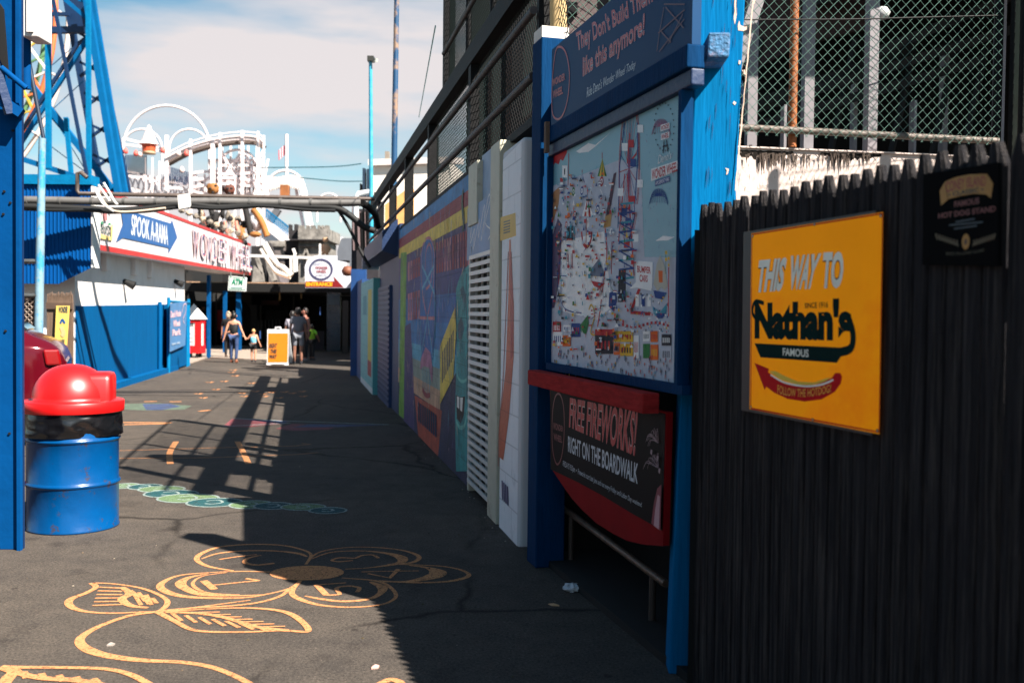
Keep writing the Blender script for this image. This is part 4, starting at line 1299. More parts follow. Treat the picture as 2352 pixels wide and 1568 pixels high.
for (xa, xb, dr, bl) in [(190, 620, 20, 45), (790, 1180, 12, 30)]:
    top, bot = [], []
    for k in range(40):
        t = k / 39
        x_ = xa + (xb - xa) * t
        top.append(QT(x_, 955 + random.uniform(-4, 4) + (x_ - 190) * .03))
        bot.append(QT(x_, 968 + bl * sin(pi * t) * random.uniform(.4, 1.1) + (x_ - 190) * .03))
    c.poly(top + bot[::-1], MOULD, px=True)
for k in range(70):
    x_ = random.choice([random.gauss(450, 60), random.gauss(900, 50), random.uniform(190, 1100)])
    y_ = 975 + random.uniform(0, 20)
    l_ = random.uniform(15, 110)
    c.stroke([QT(x_, y_), QT(x_ + random.uniform(-3, 3), y_ + l_ * .5), QT(x_, y_ + l_)], [.022, .012, .002], mat((78, 68, 62), .9, .3, 10, wear=.9, spec=.05), px=True)
for k in range(60):
    x_, y_ = random.gauss(640, 40) if k < 25 else random.uniform(250, 800), random.uniform(1000, 1180)
    c.stroke([QT(x_, y_), QT(x_, y_ + random.uniform(5, 40))], .004, mat((130, 118, 110), .9, .3, 10, wear=.9), px=True)
c.build('mould_stains', sw)

cf = thing('chain_link_fence', 'green chain-link fence with grey bottom rail above the stained white wall', 'fence', WS0.lerp(WS1, .5) + UP * 2.82)
WIRE = mat((92, 122, 112), .45, .1, 5, metal=.2)
FO = .10
mb = MB(); chain(mb, WCn.w(0.0, 2.86, FO), WD, UP, 3.35, 1.55, .0765, .0022, WIRE); mb.build('mesh', cf)
mb = MB(); mb.tube([WCn.w(0, 2.925, FO - .03), WCn.w(3.35, 2.90, FO - .03)], .026, mat((104, 92, 84), .6, .3, 12, dirt=(60, 44, 34), damt=.7, dscale=9)); mb.build('bottom_rail', cf)
mb = MB(); mb.tube([WCn.w(0, 4.35, FO - .03), WCn.w(3.35, 4.35, FO - .03)], .022, GALV); mb.build('top_rail', cf)
for uu, m_ in ((0.35, GALV), (1.72, mat((150, 84, 40), .6, .4, 10, dirt=(90, 60, 40), damt=.6)), (3.38, BM_)):
    mb = MB(); mb.tube([WCn.w(uu, 2.8, FO - .09), WCn.w(uu, 4.4, FO - .09)], .032, m_, n=12)
    mb.build('post', cf, label='rust brown fence post' if uu == 1.72 else None)
mb = MB()
mb.tube([WCn.w(1.15, 3.67, FO + .004), WCn.w(2.1, 3.73, FO + .004), WCn.w(3.3, 3.83, FO + .004)], .005, BLACK, n=6)
mb.build('tie_wire', cf)
# second, darker run turning towards the camera on the right
cf2 = thing('side_mesh_fence', 'dark chain-link run turning forward at the right edge above the pickets', 'fence', WCn.w(3.4, 2.6, 0))
a_ = WCn.w(3.45, 2.0, FO); b_ = V2(P(2420, 0, 5.6)) + UP * 2.0
d_ = (b_ - a_); d_.z = 0
mb = MB(); chain(mb, a_, d_.normalized(), UP, d_.length, 2.4, .0765, .003, mat((50, 62, 58), .5, .2, 5, metal=.3)); mb.build('mesh', cf2)
for q in (.0, .33, .66):
    mb = MB(); mb.tube([a_ + d_ * q - UP * .6, a_ + d_ * q + UP * 2.4], .035, BM_); mb.build('post', cf2)

# -------------------------------------------------- ride shed behind: dark timber building with white posts
sh = thing('ride_shed', 'dark open timber ride shed with white posts behind the chain-link fence', 'shed', (4.5, 12, 0))
BRN = mat((66, 48, 50), .85, .2, 3, bump=.2)
mb = MB(); mb.box((1.2, 13.0, 0), (12, 13.3, 6.4), mat((16, 14, 16), .9, .3, 3)); mb.box((-.7, 16.0, 0), (2.2, 16.3, 6.8), mat((16, 14, 16), .9, .3, 3)); mb.build('back_wall', sh)
mb = MB(); mb.box((2.5, 7.85, 5.4), (12, 13.3, 5.6), mat((20, 18, 18), .9, .3, 3)); mb.build('roof', sh)
mb = MB()
for (pts) in ([(1640, -140), (2010, -140), (2010, 60), (1830, 105), (1640, 215)],):
    mb.prism([P(x, y, 10.6) for x, y in pts], (0, .12, 0), BRN)
mb.build('gable_boards', sh)
mb = MB(); mb.box((7.2, 6.9, 0), (7.5, 13.3, 6.9), mat((16, 14, 16), .9, .3, 3)); mb.build('side_wall', sh)
PWH = mat((132, 126, 130), .65, .1, 5, dirt=(110, 105, 110), damt=.5)
for (x0, x1, yt, YP) in ((1993, 2014, -160, 7.72), (1846, 1868, -160, 8.9), (1716, 1738, -160, 8.9), (1800, 1806, 240, 8.6), (1960, 1968, 190, 10.2), (2098, 2104, 230, 9.5), (2165, 2176, 120, 10.4), (2290, 2305, -20, 9.4)):
    mb = MB()
    a = P(x0, 350, YP); b = P(x1, 350, YP); t_ = P(x0, yt, YP)
    mb.obox((a.x, YP, 1.0), (b.x - a.x, 0, 0), (0, .12, 0), (0, 0, t_.z - 1.0), PWH)
    mb.build('timber_post', sh)
mb = MB(); mb.beam(P(1744, -15, 7.75), P(1668, 215, 7.75), .10, .08, PWH, up=(0, 1, 0)); mb.build('brace', sh)
TB = mat((30, 26, 26), .8, .3, 5)
for k, (xa, ya, xb, yb) in enumerate([(1600, 290, 2352, 60), (1600, 330, 2250, 140), (1990, 130, 2352, -20), (1700, 250, 2100, 110)]):
    mb = MB(); mb.beam(P(xa, ya, 9.5), P(xb, yb, 10.2), .07, .09, TB); mb.build('sloping_rail', sh)
for k, x_ in enumerate((1690, 1790, 1905, 2045, 2140, 2210)):
    mb = MB(); mb.beam(P(x_, 360, 9.9), P(x_ + 60, 90, 10.3), .05, .05, TB); mb.build('strut', sh)
mb = MB(); lp = P(2024, 30, 8.4); mb.lathe(lp, [(0, .05), (.05, .04), (.075, 0), (.05, -.05), (0, -.06)], mat((190, 190, 190), .1, .05, 5), n=16)
mb.build('glass_lamp', sh)
mb = MB()
mb.beam(P(1860, -5, 10.5), P(2352, -130, 8.9), .05, .2, mat((30, 28, 30), .7)); mb.build('eaves_beam', sh)

# -------------------------------------------------- blue kiosk and far end of the right-hand row
def wq(x, y): return MC.px(x, y)
kk = thing('blue_kiosk', 'dark blue kiosk with a sloping awning roof beyond the mural wall', 'kiosk', MC.w(uz(16), 0, 0))
k0, k1 = U_at(MC, 872), U_at(MC, 917)
mb = MB(); slab(mb, MC, k0, k1, 0, 2.9, .0, -.5, BLUE_D); mb.build('wall', kk)
mb = MB()
dk0, dk1 = U_at(MC, 875), U_at(MC, 901)
slab(mb, MC, dk0, dk1, 0, 2.0, .05, 0, mat((16, 48, 92), .5, .2, 4))
for i in range(22):
    slab(mb, MC, dk0 + .04, dk1 - .04, .08 + i * .088, .12 + i * .088, .062, .05, BLUE_D)
mb.build('shutter_door', kk)
mb = MB()
ka, kb = U_at(MC, 864), U_at(MC, 917)
vv = [MC.w(ka, 2.05, .02), MC.w(kb, 2.2, .02), MC.w(kb, 2.62, .02), MC.w(ka, 2.7, .02)]
mb.prism([MC.w(ka, 3.0, 0), MC.w(ka, 2.8, .24), MC.w(ka, 2.5, .24), MC.w(ka, 2.42, 0)], MC.U * (kb - ka - .3), BLUE_D)
mb.build('awning', kk)
mb = MB(); mb.prism([MC.w(ka - .25, 2.9, -.05), MC.w(ka - .25, 2.7, .27), MC.w(ka - .25, 2.4, .27), MC.w(ka - .25, 2.4, -.05)], MC.U * .24, mat((130, 128, 140), .6, .1, 5)); mb.build('end_panel', kk)

tp = thing('painted_pilaster', 'turquoise painted wall pier with a yellow stripe left of the blue kiosk', 'pillar', MC.w(U_at(MC, 857), 0, 0))
t0, t1 = U_at(MC, 842), U_at(MC, 872)
mb = MB(); slab(mb, MC, t0, t1, 0, 2.2, .12, -.3, mat((96, 178, 182), .6, .15, 4, kind='brick')); mb.build('masonry', tp)
c = Canvas(MC.O, MC.U, UP, step=.0005, lift=.122)
c.rect(t0, 0, t1, 2.2, mat((110, 176, 176), .6, .15, 4, kind='brick'))
tw = t1 - t0
c.rect(t0 + tw * .62, .6, t0 + tw * .9, 2.0, mat((190, 176, 70), .6, .1, 4)); c.rect(t0 + tw * .62, .3, t0 + tw * .9, .6, mat((150, 50, 44), .6, .1, 4))
c.rect(t0 + tw * .2, 1.5, t0 + tw * .5, 1.9, mat((60, 140, 150), .6, .1, 4)); c.rect(t0 + .02, 0, t1, .12, mat((190, 200, 200), .6, .1, 4))
c.build('paintwork', tp)

bc = thing('blue_doorway', 'dark blue doorway frame at the far end of the right-hand wall', 'doorway', MC.w(U_at(MC, 825), 0, 0))
mb = MB(); slab(mb, MC, U_at(MC, 822), U_at(MC, 841), 0, 2.3, .1, -.4, mat((14, 60, 112), .6, .2, 4)); mb.build('jamb', bc)
mb = MB()
a = G(806, 862); mb.box((a.x, a.y - .1, 0), (a.x + .36, a.y + .1, 2.6), mat((14, 60, 112), .6, .2, 4)); mb.build('column', bc)
mb = MB(); b = P(820, 760, 24.0); mb.tube([b, b + Vector((.25, 0, 0)), b + Vector((.25, 0, .15))], .015, GREY); mb.build('handle', bc)

# grey stepped sheds and the cluttered rooftop beyond the walkway
gsd = thing('grey_shed', 'stepped plain grey shed front beside the ENTRANCE sign', 'shed', P(800, 700, 30))
mb = MB()
SHG = mat((94, 98, 106), .8, .1, 4)
mb.prism([P(x, y, 28) for x, y in [(784, 547), (868, 547), (868, 628), (803, 628), (803, 598), (775, 598), (775, 575)]], (.2, 2.5, 0), SHG)
mb.build('wall', gsd)
mb = MB(); mb.box((P(806, 600, 28.3).x, 28.3, 0), (P(872, 600, 28.3).x + .6, 30, P(806, 625, 28.3).z), DARK); mb.build('opening', gsd)
mb = MB(); lp = P(798, 622, 27.7); mb.lathe(lp, [(0, .14), (.1, .12), (.17, 0), (.12, -.12), (0, -.15)], mat((110, 62, 40), .6, .2, 6), n=16); mb.build('lantern', gsd)

rf = thing('rooftop_clutter', 'white flat roof block with vents beyond the black walkway railing', 'building', P(900, 440, 32))
mb = MB()
mb.prism([P(x, y, 34) for x, y in [(848, 372), (1030, 366), (1030, 620), (848, 620)]], (.5, 5, 0), mat((226, 216, 206), .7, .08, 3)); mb.build('wall', rf)
mb = MB(); mb.prism([P(x, y, 33.8) for x, y in [(845, 366), (1030, 360), (1030, 374), (845, 380)]], (.5, .3, 0), mat((200, 190, 186), .7, .1, 3)); mb.build('parapet', rf)
mb = MB(); a = P(884, 362, 35); mb.box((a.x, a.y, a.z - .5), (a.x + .14, a.y + .3, a.z + .22), mat((120, 110, 100), .7)); mb.build('vent', rf)
mb = MB()
mb.prism([P(x, y, 30) for x, y in [(884, 470), (940, 430), (940, 590), (884, 590)]], (.1, .5, 0), mat((205, 150, 90), .7, .2, 3)); mb.build('tan_panel', rf)

# dark steel stack with white hand-loop (ladder and machinery) left of the walkway end
mc2 = thing('ladder_stack', 'dark stack of ladders and machinery with a white hooped rail at the walkway end', 'machinery', P(840, 500, 24))
mb = MB()
DKB = mat((20, 42, 62), .6, .3, 6)
for (x0, y0, x1, y1) in [(832, 390, 842, 470), (842, 392, 851, 480), (826, 425, 833, 470), (846, 410, 856, 540), (858, 445, 866, 540)]:
    a, b = P(x0, y1, 24), P(x1, y0, 24.3)
    mb.box((a.x, 24, a.z), (b.x, 24.3, b.z), DKB if y0 < 400 else BM_)
mb.build('uprights', mc2)
mb = MB()
pts = [(817, 500), (818, 455), (824, 445), (850, 441)]
mb.tube([P(x, y, 23.6) for x, y in pts], .07, mat((225, 228, 228), .4, .05, 5)); mb.build('hoop', mc2)
mb = MB(); mb.tube([P(824, 472, 23.7), P(850, 458, 23.7)], .03, mat((200, 190, 186), .5)); mb.build('crossbar', mc2)
mb = MB()
random.seed(4)
for k in range(16):
    x_ = 812 + k * 3.4 + random.uniform(-1, 1)
    mb.beam(P(x_, 470 + random.uniform(0, 20), 25), P(x_ + 2, 575, 25), .05, .05, random.choice([BM_, mat((120, 100, 100), .6), BM_]))
mb.build('railing_bars', mc2)
mb = MB(); mb.box((P(808, 480, 25.5).x, 25.5, 0), (P(870, 480, 25.5).x, 25.9, P(840, 480, 25.5).z), mat((40, 36, 40), .9, .3, 5)); mb.build('back_wall', mc2)

# tall poles
def pole(name, label, x0, y0, x1, y1, Y, r, m, cat='pole'):
    mb = MB(); a, b = P(x0, y0, Y), P(x1, y1, Y)
    mb.tube([a, a.lerp(b, .5), b], [r * 1.1, r, r * .85], m, n=10)
    return mb.build(name, loc=tuple(a), label=label, cat=cat)
LB = mat((44, 150, 180), .5, .25, 4, dirt=(150, 160, 160), damt=.5, dscale=2)
lp_ = pole('camera_pole', 'slim light blue pole topped by a small security camera', 853, 560, 851, 138, 22, .045, LB)
mb = MB(); a = P(850, 138, 22); mb.box((a.x - .05, 21.9, a.z - .04), (a.x + .09, 22.1, a.z + .07), mat((50, 50, 46), .5)); mb.beam(a + Vector((.05, 0, 0)), a + Vector((.16, -.1, -.03)), .07, .07, mat((180, 180, 170), .4)); mb.build('camera_housing', lp_)
pole('steel_mast', 'tall dark blue mast with a bare rusty middle rising out of the frame', 903, 520, 912, -60, 21, .06, mat((16, 66, 104), .5, .2, 3, dirt=(150, 120, 96), damt=.9, dscale=.9, dlo=.5, dhi=.56))
mb = MB()
a, b = P(1000, 60, 11), P(962, 270, 20)
mb.tube([a, b], .008, mat((60, 150, 150), .5), n=5)
mb.build('guy_wire', loc=tuple(b), label='thin teal guy wire sloping down from the tall mesh screen', cat='wire')

# black sheets added behind the notice board to stop sunlight leaking through
mb = MB()
pe_ = Canvas(BC.w(0, 0, -.6), BC.U, UP).px(1612, 700)[0]
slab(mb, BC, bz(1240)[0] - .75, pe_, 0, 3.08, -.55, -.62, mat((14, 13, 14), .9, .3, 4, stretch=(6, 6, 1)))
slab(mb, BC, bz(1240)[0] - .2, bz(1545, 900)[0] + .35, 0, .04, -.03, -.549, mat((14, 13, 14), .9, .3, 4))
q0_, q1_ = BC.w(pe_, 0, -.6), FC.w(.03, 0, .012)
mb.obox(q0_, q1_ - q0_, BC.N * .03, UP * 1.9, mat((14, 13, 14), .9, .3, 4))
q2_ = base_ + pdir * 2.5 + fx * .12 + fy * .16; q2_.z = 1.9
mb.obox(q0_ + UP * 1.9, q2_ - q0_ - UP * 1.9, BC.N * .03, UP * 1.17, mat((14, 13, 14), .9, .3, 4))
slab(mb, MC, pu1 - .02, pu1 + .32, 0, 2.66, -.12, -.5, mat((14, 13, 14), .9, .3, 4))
mb.build('sun_block_panel', loc=tuple(BC.w(bz(1400)[0], 0, -.6)), label='black sheets added behind the notice board to stop sunlight and keep the gap dark', cat='partition')

# ================================================================== THE LEFT-HAND SIDE
# blue steel column at the left frame edge
colp = thing('steel_column', 'wide dark blue steel column with braces at the left edge of the alley', 'column', G(20, 1258))
a = G(50, 1262); cz = a.y
PX = 1 / FPX * cz
SBL = mat((0, 66, 122), .8, .15, 4, spec=.06, bump=.15, bscale=12, dirt=(0, 44, 90), damt=.4, dscale=2)
x0 = P(-70, 700, cz).x; x1 = P(38, 700, cz).x; xf = P(50, 700, cz).x
mb = MB(); mb.obox((x0, cz, 0), (x1 - x0, 0, 0), (0, .03, 0), (0, 0, 6), SBL); bevel(mb.build('face_plate', colp), .004)
mb = MB(); mb.obox((xf - .022, cz - .03, 0), (.022, 0, 0), (0, .035, 0), (0, 0, 6), SBL); mb.build('flange', colp)
mb = MB(); mb.obox((x1 - .2, cz + .032, 0), (xf - x1 + .19, 0, 0), (0, .02, 0), (0, 0, 6), BLUE_D); mb.build('web', colp)
random.seed(2)
for (x, y) in [(24, 466), (10, 440), (8, 492), (22, 995), (13, 760), (30, 300)]:
    p = P(x, y, cz - .001)
    mb = MB(); mb.lathe((p.x, p.y, p.z), [(0, .0)], BLACK) if False else None
    mb = MB(); mb.tube([p + Vector((0, .01, 0)), p + Vector((0, -.008, 0))], .008, BLACK, n=8); mb.build('bolt', colp)
mb = MB(); mb.beam(P(-40, 60, cz - .2), P(22, 262, cz - .1), .05, .05, BLUE_D); mb.beam(P(-30, 210, cz - .12), P(50, 262, cz - .06), .08, .06, SBL); mb.build('brace', colp)
mb = MB(); mb.tube([P(2, 155, cz - .15), P(60, 203, cz - .1)], .018, SBL); mb.build('tie_rod', colp)
mb = MB(); mb.prism([P(-20, -20, cz - .05), P(6, 20, cz - .05), P(18, 180, cz - .05), P(-20, 90, cz - .05)], (0, .02, 0), BLACK); mb.build('gusset', colp)

eb = thing('electrical_box', 'white metal electrical box with conduit mounted high beside the steel column', 'electrical box', P(70, 88, 7.2))
EW = mat((214, 208, 206), .5, .08, 5, dirt=(120, 100, 90), damt=.4, dscale=7, dlo=.58)
a, b = P(50, 84, 7.2), P(87, -40, 7.2)
mb = MB(); mb.box((a.x, 7.2, a.z), (b.x, 7.42, b.z), EW); bevel(mb.build('case', eb), .008)
mb = MB(); mb.box((a.x + .04, 7.185, a.z + .03), (b.x - .03, 7.199, b.z), EW); mb.build('door', eb)
mb = MB(); mb.tube([P(61, 86, 7.35), P(61, 205, 7.35)], .03, SBL, n=12); mb.build('conduit', eb)

# trash drum
DC = G(168, 1230); DC = Vector((DC.x / DC.y * (DC.y + .31), DC.y + .31, 0))
dr = thing('trash_drum', 'blue steel drum trash can with black bag and red domed lid', 'trash can', DC)
DB = mat((0, 66, 120), .28, .10, 4, bump=.05, bscale=9, spec=.35, dirt=(58, 48, 44), damt=.75, dscale=11, dlo=.60, dhi=.66)
R0 = .305
prof = [(R0 - .03, .0), (R0 + .004, .0), (R0 + .006, .012), (R0, .02), (R0, .30)]
def rib(z): return [(R0, z - .02), (R0 + .004, z - .014), (R0 + .012, z - .006), (R0 + .013, z), (R0 + .012, z + .006), (R0 + .004, z + .014), (R0, z + .02)]
prof = prof[:4] + rib(.325) + rib(.635) + [(R0, .80), (R0 + .008, .81), (R0, .82), (0, .82)]
mb = MB(); mb.lathe(DC, prof, DB, 64); mb.build('drum', dr)
BAGM = mat((12, 12, 15), .25, .3, 12, bump=.35, bscale=5, spec=.8, stretch=(1, 1, 1.6))
def bagf(r, z, a):
    q = noise.noise(Vector((cos(a) * 2.2, sin(a) * 2.2, z * 11 + sin(a + .4) * 2.2))) * .016 + noise.noise(Vector((cos(a) * 4, sin(a) * 4, z * 26 - sin(a) * 5))) * .007
    return r + q + .012 * sin(3 * a + 1) * (1 if z < .70 else .3)
bp = []
for k in range(15):
    z = .662 + .17 * k / 14
    bp.append((R0 + .013 + .008 * sin(pi * k / 14), z))
mb = MB(); mb.lathe(DC, bp, BAGM, 110, fn=bagf); mb.build('bag', dr)
RL = mat((214, 16, 18), .36, .06, 6, spec=.8, dirt=(160, 14, 14), damt=.4, dscale=9)
lid = []
for k in range(15):
    a = pi / 2 * k / 14
    lid.append((.262 * cos(a) ** .9 if k < 14 else 0, .905 + .255 * sin(a)))
mb = MB()
mb.lathe(DC, [(.30, .825), (.338, .825), (.343, .83), (.343, .898), (.338, .905), (.27, .908)] , RL, 64)
mb.lathe(DC - Vector((.01, 0, 0)), [(.268, .905)] + lid, RL, 64)
lido = mb.build('lid', dr)
# the hood round the swing flap, facing right
mb = MB()
hb = []
W_, H_ = .15, .19
pro = [(-W_, 0), (-W_ * 1.0, H_ * .78), (-W_ * .86, H_ * .96), (-W_ * .6, H_ * 1.03), (W_ * .6, H_ * 1.03), (W_ * .86, H_ * .96), (W_, H_ * .78), (W_, 0)]
ang = radians(14)
ux, uy = Vector((cos(ang), sin(ang), 0)), Vector((-sin(ang), cos(ang), 0))
secs = [(.08, 1.0), (.245, 1.0), (.272, .97), (.28, .9)]
vs_ = []
for (d_, s_) in secs:
    for (w_, h_) in pro:
        vs_.append(DC + Vector((-.01, 0, .907)) + ux * d_ + uy * w_ * s_ + UP * h_ * (s_ if s_ < 1 else 1))
n_ = len(pro)
fs_ = [(q * n_ + k, q * n_ + k + 1, (q + 1) * n_ + k + 1, (q + 1) * n_ + k) for q in range(len(secs) - 1) for k in range(n_ - 1)]
fs_.append(tuple((len(secs) - 1) * n_ + k for k in range(n_)))
mb.mesh(vs_, fs_, RL, True)
mb.build('flap_hood', lido)

# dark red parked car, its rear end showing between column and drum
XN = P(150, 830, 11.05).x
car = thing('parked_car', 'dark red car parked behind the steel column with its rear end showing', 'car', (XN, 11.05, 0))
car.rotation_euler = (0, 0, radians(21)); car.scale = (1, 1, 1.1)
CRD = mat((96, 10, 26), .12, .05, 3, spec=.8, metal=.35)
GLS = mat((22, 28, 32), .06, .1, 3, spec=1.0)
# stations along the length: x, half width, sill, belt, roof half width, roof height
st = [(0, .62, .42, .82, .55, .86), (-.06, .74, .32, .96, .62, 1.02), (-.22, .82, .26, 1.04, .66, 1.10), (-.42, .85, .24, 1.06, .64, 1.16), (-.72, .87, .22, 1.04, .58, 1.40), (-1.2, .88, .2, 1.0, .56, 1.47),
      (-2.2, .88, .2, .97, .56, 1.48), (-2.7, .88, .2, .96, .58, 1.38), (-3.3, .87, .22, .94, .64, 1.0), (-4.0, .84, .24, .84, .6, .88), (-4.3, .76, .3, .72, .5, .74), (-4.38, .6, .36, .6, .4, .62)]
def sect(q):
    x, hw, sill, belt, rw, rh = q
    mid = (sill + belt) / 2
    half = [(hw * .86, sill), (hw * .98, sill + .08), (hw, mid), (hw * .99, belt - .06), (hw * .95, belt), (rw + .06, belt + (rh - belt) * .5), (rw, rh - .04 * (rh - belt > .1)), (rw * .8, rh), (0, rh + .02)]
    pts = half + [(-a_, b_) for a_, b_ in reversed(half[:-1])]
    return [Vector((XN + x, 11.9 + a_, b_)) for a_, b_ in pts]
mb = MB(); rows = [sect(q) for q in st]; n_ = len(rows[0])
mb.mesh([p for r in rows for p in r], [(i * n_ + k, i * n_ + k + 1, (i + 1) * n_ + k + 1, (i + 1) * n_ + k) for i in range(len(rows) - 1) for k in range(n_ - 1)] +
        [(i * n_, (i + 1) * n_, (i + 1) * n_ + n_ - 1, i * n_ + n_ - 1) for i in range(len(rows) - 1)] + [tuple(range(n_)), tuple(reversed([(len(rows) - 1) * n_ + k for k in range(n_)]))], CRD, True)
body = mb.build('body', car)
sm = body.modifiers.new('s', 'SUBSURF'); sm.levels = 2; sm.render_levels = 2
def side_glass(pts, y, nm):
    mb = MB(); mb.prism([Vector((XN + a_, y + (b_ - 1.0) * .62, b_)) for a_, b_ in pts], (0, .02, 0), GLS)
    o = mb.build(nm, car); return o
side_glass([(-1.05, 1.04), (-2.45, 1.03), (-2.2, 1.38), (-1.2, 1.40)], 11.9 - .87, 'side_window')
mb = MB(); mb.prism([Vector((XN - .44, 11.9 - .5, 1.17)), Vector((XN - .44, 11.9 + .5, 1.17)), Vector((XN - .76, 11.9 + .5, 1.41)), Vector((XN - .76, 11.9 - .5, 1.41))], (.03, 0, .03), GLS); mb.build('rear_window', car)
mb = MB(); mb.prism([Vector((XN - .50, 11.04, 1.08)), Vector((XN - .95, 11.02, 1.06)), Vector((XN - 1.0, 11.20, 1.38)), Vector((XN - .80, 11.21, 1.36))], (0, .03, 0), GLS); mb.build('quarter_window', car)
TL = mat((130, 8, 14), .15, .1, 5, spec=.9)
for sg in (-1, 1):
    mb = MB(); mb.obox((XN - .20, 11.9 + sg * .78 - .05, .84), (.16, -.02 * sg, 0), (0, .10, 0), (-.03, 0, .16), TL); bevel(mb.build('tail_light', car), .02)
for xw in (-.95, -3.5):
    for sg in (-1, 1):
        wc = Vector((XN + xw, 11.9 + sg * .78, .33))
        mb = MB(); mb.tube([wc - Vector((0, .11, 0)), wc - Vector((0, .09, 0)), wc + Vector((0, .09, 0)), wc + Vector((0, .11, 0))], [.29, .33, .33, .29], mat((12, 12, 13), .8, .2, 20), n=28)
        w_ = mb.build('wheel', car)
        mb = MB(); mb.tube([wc - Vector((0, .115, 0)), wc + Vector((0, .115, 0))], .2, GREY, n=20); mb.build('rim', w_)

# white and blue long building with the sign fascia
LW0, LW1 = V2(G(275, 885)), V2(G(430, 838))
LD = (LW1 - LW0).normalized()
LN = Vector((LD.y, -LD.x, 0))
LC = Canvas(LW0, LD, UP, LN)
lb_ = thing('long_building', 'long low building painted white above and blue below along the left side', 'building', LW0)
la0 = LC.px(172, 700)[0]; la1 = LC.px(424, 700)[0]
WWL = mat((226, 220, 216), .75, .05, 3, bump=.25, bscale=18, dirt=(190, 180, 172), damt=.3, dscale=2)
LBL = mat((0, 78, 128), .8, .10, 3, spec=.06, bump=.2, bscale=10, dirt=(0, 62, 112), damt=.4, dscale=2, stretch=(3, 3, .5))
vb0 = LC.px(300, 700)[1]
mb = MB(); mb.obox(LC.w(la0 + .005, 0, -.002), LD * (la1 - la0 - .01), LN * -3, UP * 3.1, WWL); mb.build('wall', lb_)
mb = MB()
mb.prism([LC.w(la0 + .02, .0, 0), LC.w(la1 + .02, .0, 0), LC.w(la1 + .02, LC.px(424, 698)[1], 0), LC.w(la0 + .02, LC.px(190, 703)[1], 0)], LN * .02, LBL); mb.build('blue_dado', lb_)
mb = MB(); mb.obox(LC.w(la0, 0, .02), LD * (LC.px(395, 840)[0] - la0), LN * .16, UP * .12, LBL); mb.build('kerb', lb_)
mb = MB(); uu = LC.px(360, 750)[0]; mb.tube([LC.w(uu, 0, .07), LC.w(uu, 1.75, .07)], .05, LBL); mb.build('downpipe', lb_)
for x_ in (232, 300, 338):
    mb = MB(); a = LC.px(x_, 640); mb.obox(LC.w(a[0], 2.3, .001), LD * .35, LN * .1, UP * .5, WWL); mb.build('wall_box', lb_)
for x_ in (283, 400):
    mb = MB(); q = LC.px(x_, 645); mb.tube([LC.w(q[0], q[1], .001), LC.w(q[0], q[1] - .1, .22)], [.05, .09], BLACK); mb.build('floodlight', lb_)
mb = MB(); cB = G(391, 838); mb.box((cB.x - .1, cB.y - .1, 0), (cB.x + .1, cB.y + .1, .22), WHITE_C); mb.build('white_block', loc=tuple(cB), label='small white block at the foot of the blue gate', cat='block')

# sign fascia
ZL, ZR = 17.0, 40.0
sA, sB = P(212, 572, ZL), P(575, 632, ZR)
sT0, sT1 = P(212, 424, ZL), P(575, 560, ZR)
fd = V2(sB) - V2(sA); fl_ = fd.length; fd.normalize()
FN = Vector((fd.y, -fd.x, 0))
FX = Canvas(sA, fd, UP, FN)
fs = thing('fascia_sign', 'long white lettered fascia sign with a blue arrow and red edges above the left wall', 'sign', V2(sA))
SGW = mat((220, 210, 210), .5, .04, 2, dirt=(190, 180, 178), damt=.3, dscale=1)
zb0, zb1, zt0, zt1 = sA.z, sB.z, sT0.z, sT1.z
def fpt(u, t): # t: 0 bottom .. 1 top
    q = u / fl_
    return (u, (zb0 * (1 - q) + zb1 * q) * (1 - t) + (zt0 * (1 - q) + zt1 * q) * t - sA.z)
mb = MB(); mb.prism([FX.w(*fpt(0, 0)), FX.w(*fpt(fl_, 0)), FX.w(*fpt(fl_, 1)), FX.w(*fpt(0, 1))], FN * -1.0, SGW); mb.build('fascia', fs)
c = Canvas(sA, fd, UP, FN, step=.003, lift=.006)
SR_, SB_, SB2 = mat((176, 36, 34), .5, .1, 3), mat((6, 80, 142), .5, .06, 3), mat((60, 76, 130), .5, .1, 3)
c.poly([fpt(0, 0), fpt(fl_, 0), fpt(fl_, .09), fpt(0, .09)], SR_); c.poly([fpt(0, .93), fpt(fl_, .93), fpt(fl_, 1), fpt(0, 1)], SR_)
def QS(x, y):    # crop (0,400)-(500,800)
    return (x * .24, 376.3 + y * .24)
c.poly([QS(*p) for p in [(1150, 440), (1262, 460), (1628, 570), (1640, 535), (1692, 705), (1605, 860), (1608, 805), (1170, 708), (1103, 748), (1168, 575)]], SB_, px=True)
c.text("SPOOK A-RAMA", [QS(1245, 680), QS(1600, 778), QS(1600, 595), QS(1252, 480)], mat((225, 225, 225), .5), px=True, bold=.015)
c.text("DENOS", [QS(925, 655), QS(1052, 700), QS(1052, 600), QS(925, 560)], mat((40, 70, 60), .5), px=True, bold=.02)
c.poly([QS(*p) for p in [(915, 640), (930, 690), (960, 715), (1062, 735), (1066, 580), (1050, 585), (1048, 700), (930, 665)]], mat((225, 196, 120), .5), px=True)
for pts, m_ in (([(940, 570), (965, 540), (978, 580)], mat((40, 130, 90), .5)), ([(1005, 580), (1040, 560), (1046, 590)], mat((40, 130, 90), .5)), ([(975, 450), (1000, 430), (1010, 540), (985, 545)], mat((200, 120, 120), .5)), ([(950, 425), (970, 425), (965, 470)], BLACK), ([(1020, 430), (1048, 445), (1040, 480)], BLACK)):
    c.poly([QS(*p) for p in pts], m_, px=True)
def QW(x, y):    # crop (400,550)-(900,950)
    return (376.3 + x * .24, 517.4 + y * .24)
TRD = mat((190, 90, 90), .5, .1)
xl = [(268, 330), (335, 400), (405, 440), (450, 495), (500, 550), (548, 600)]
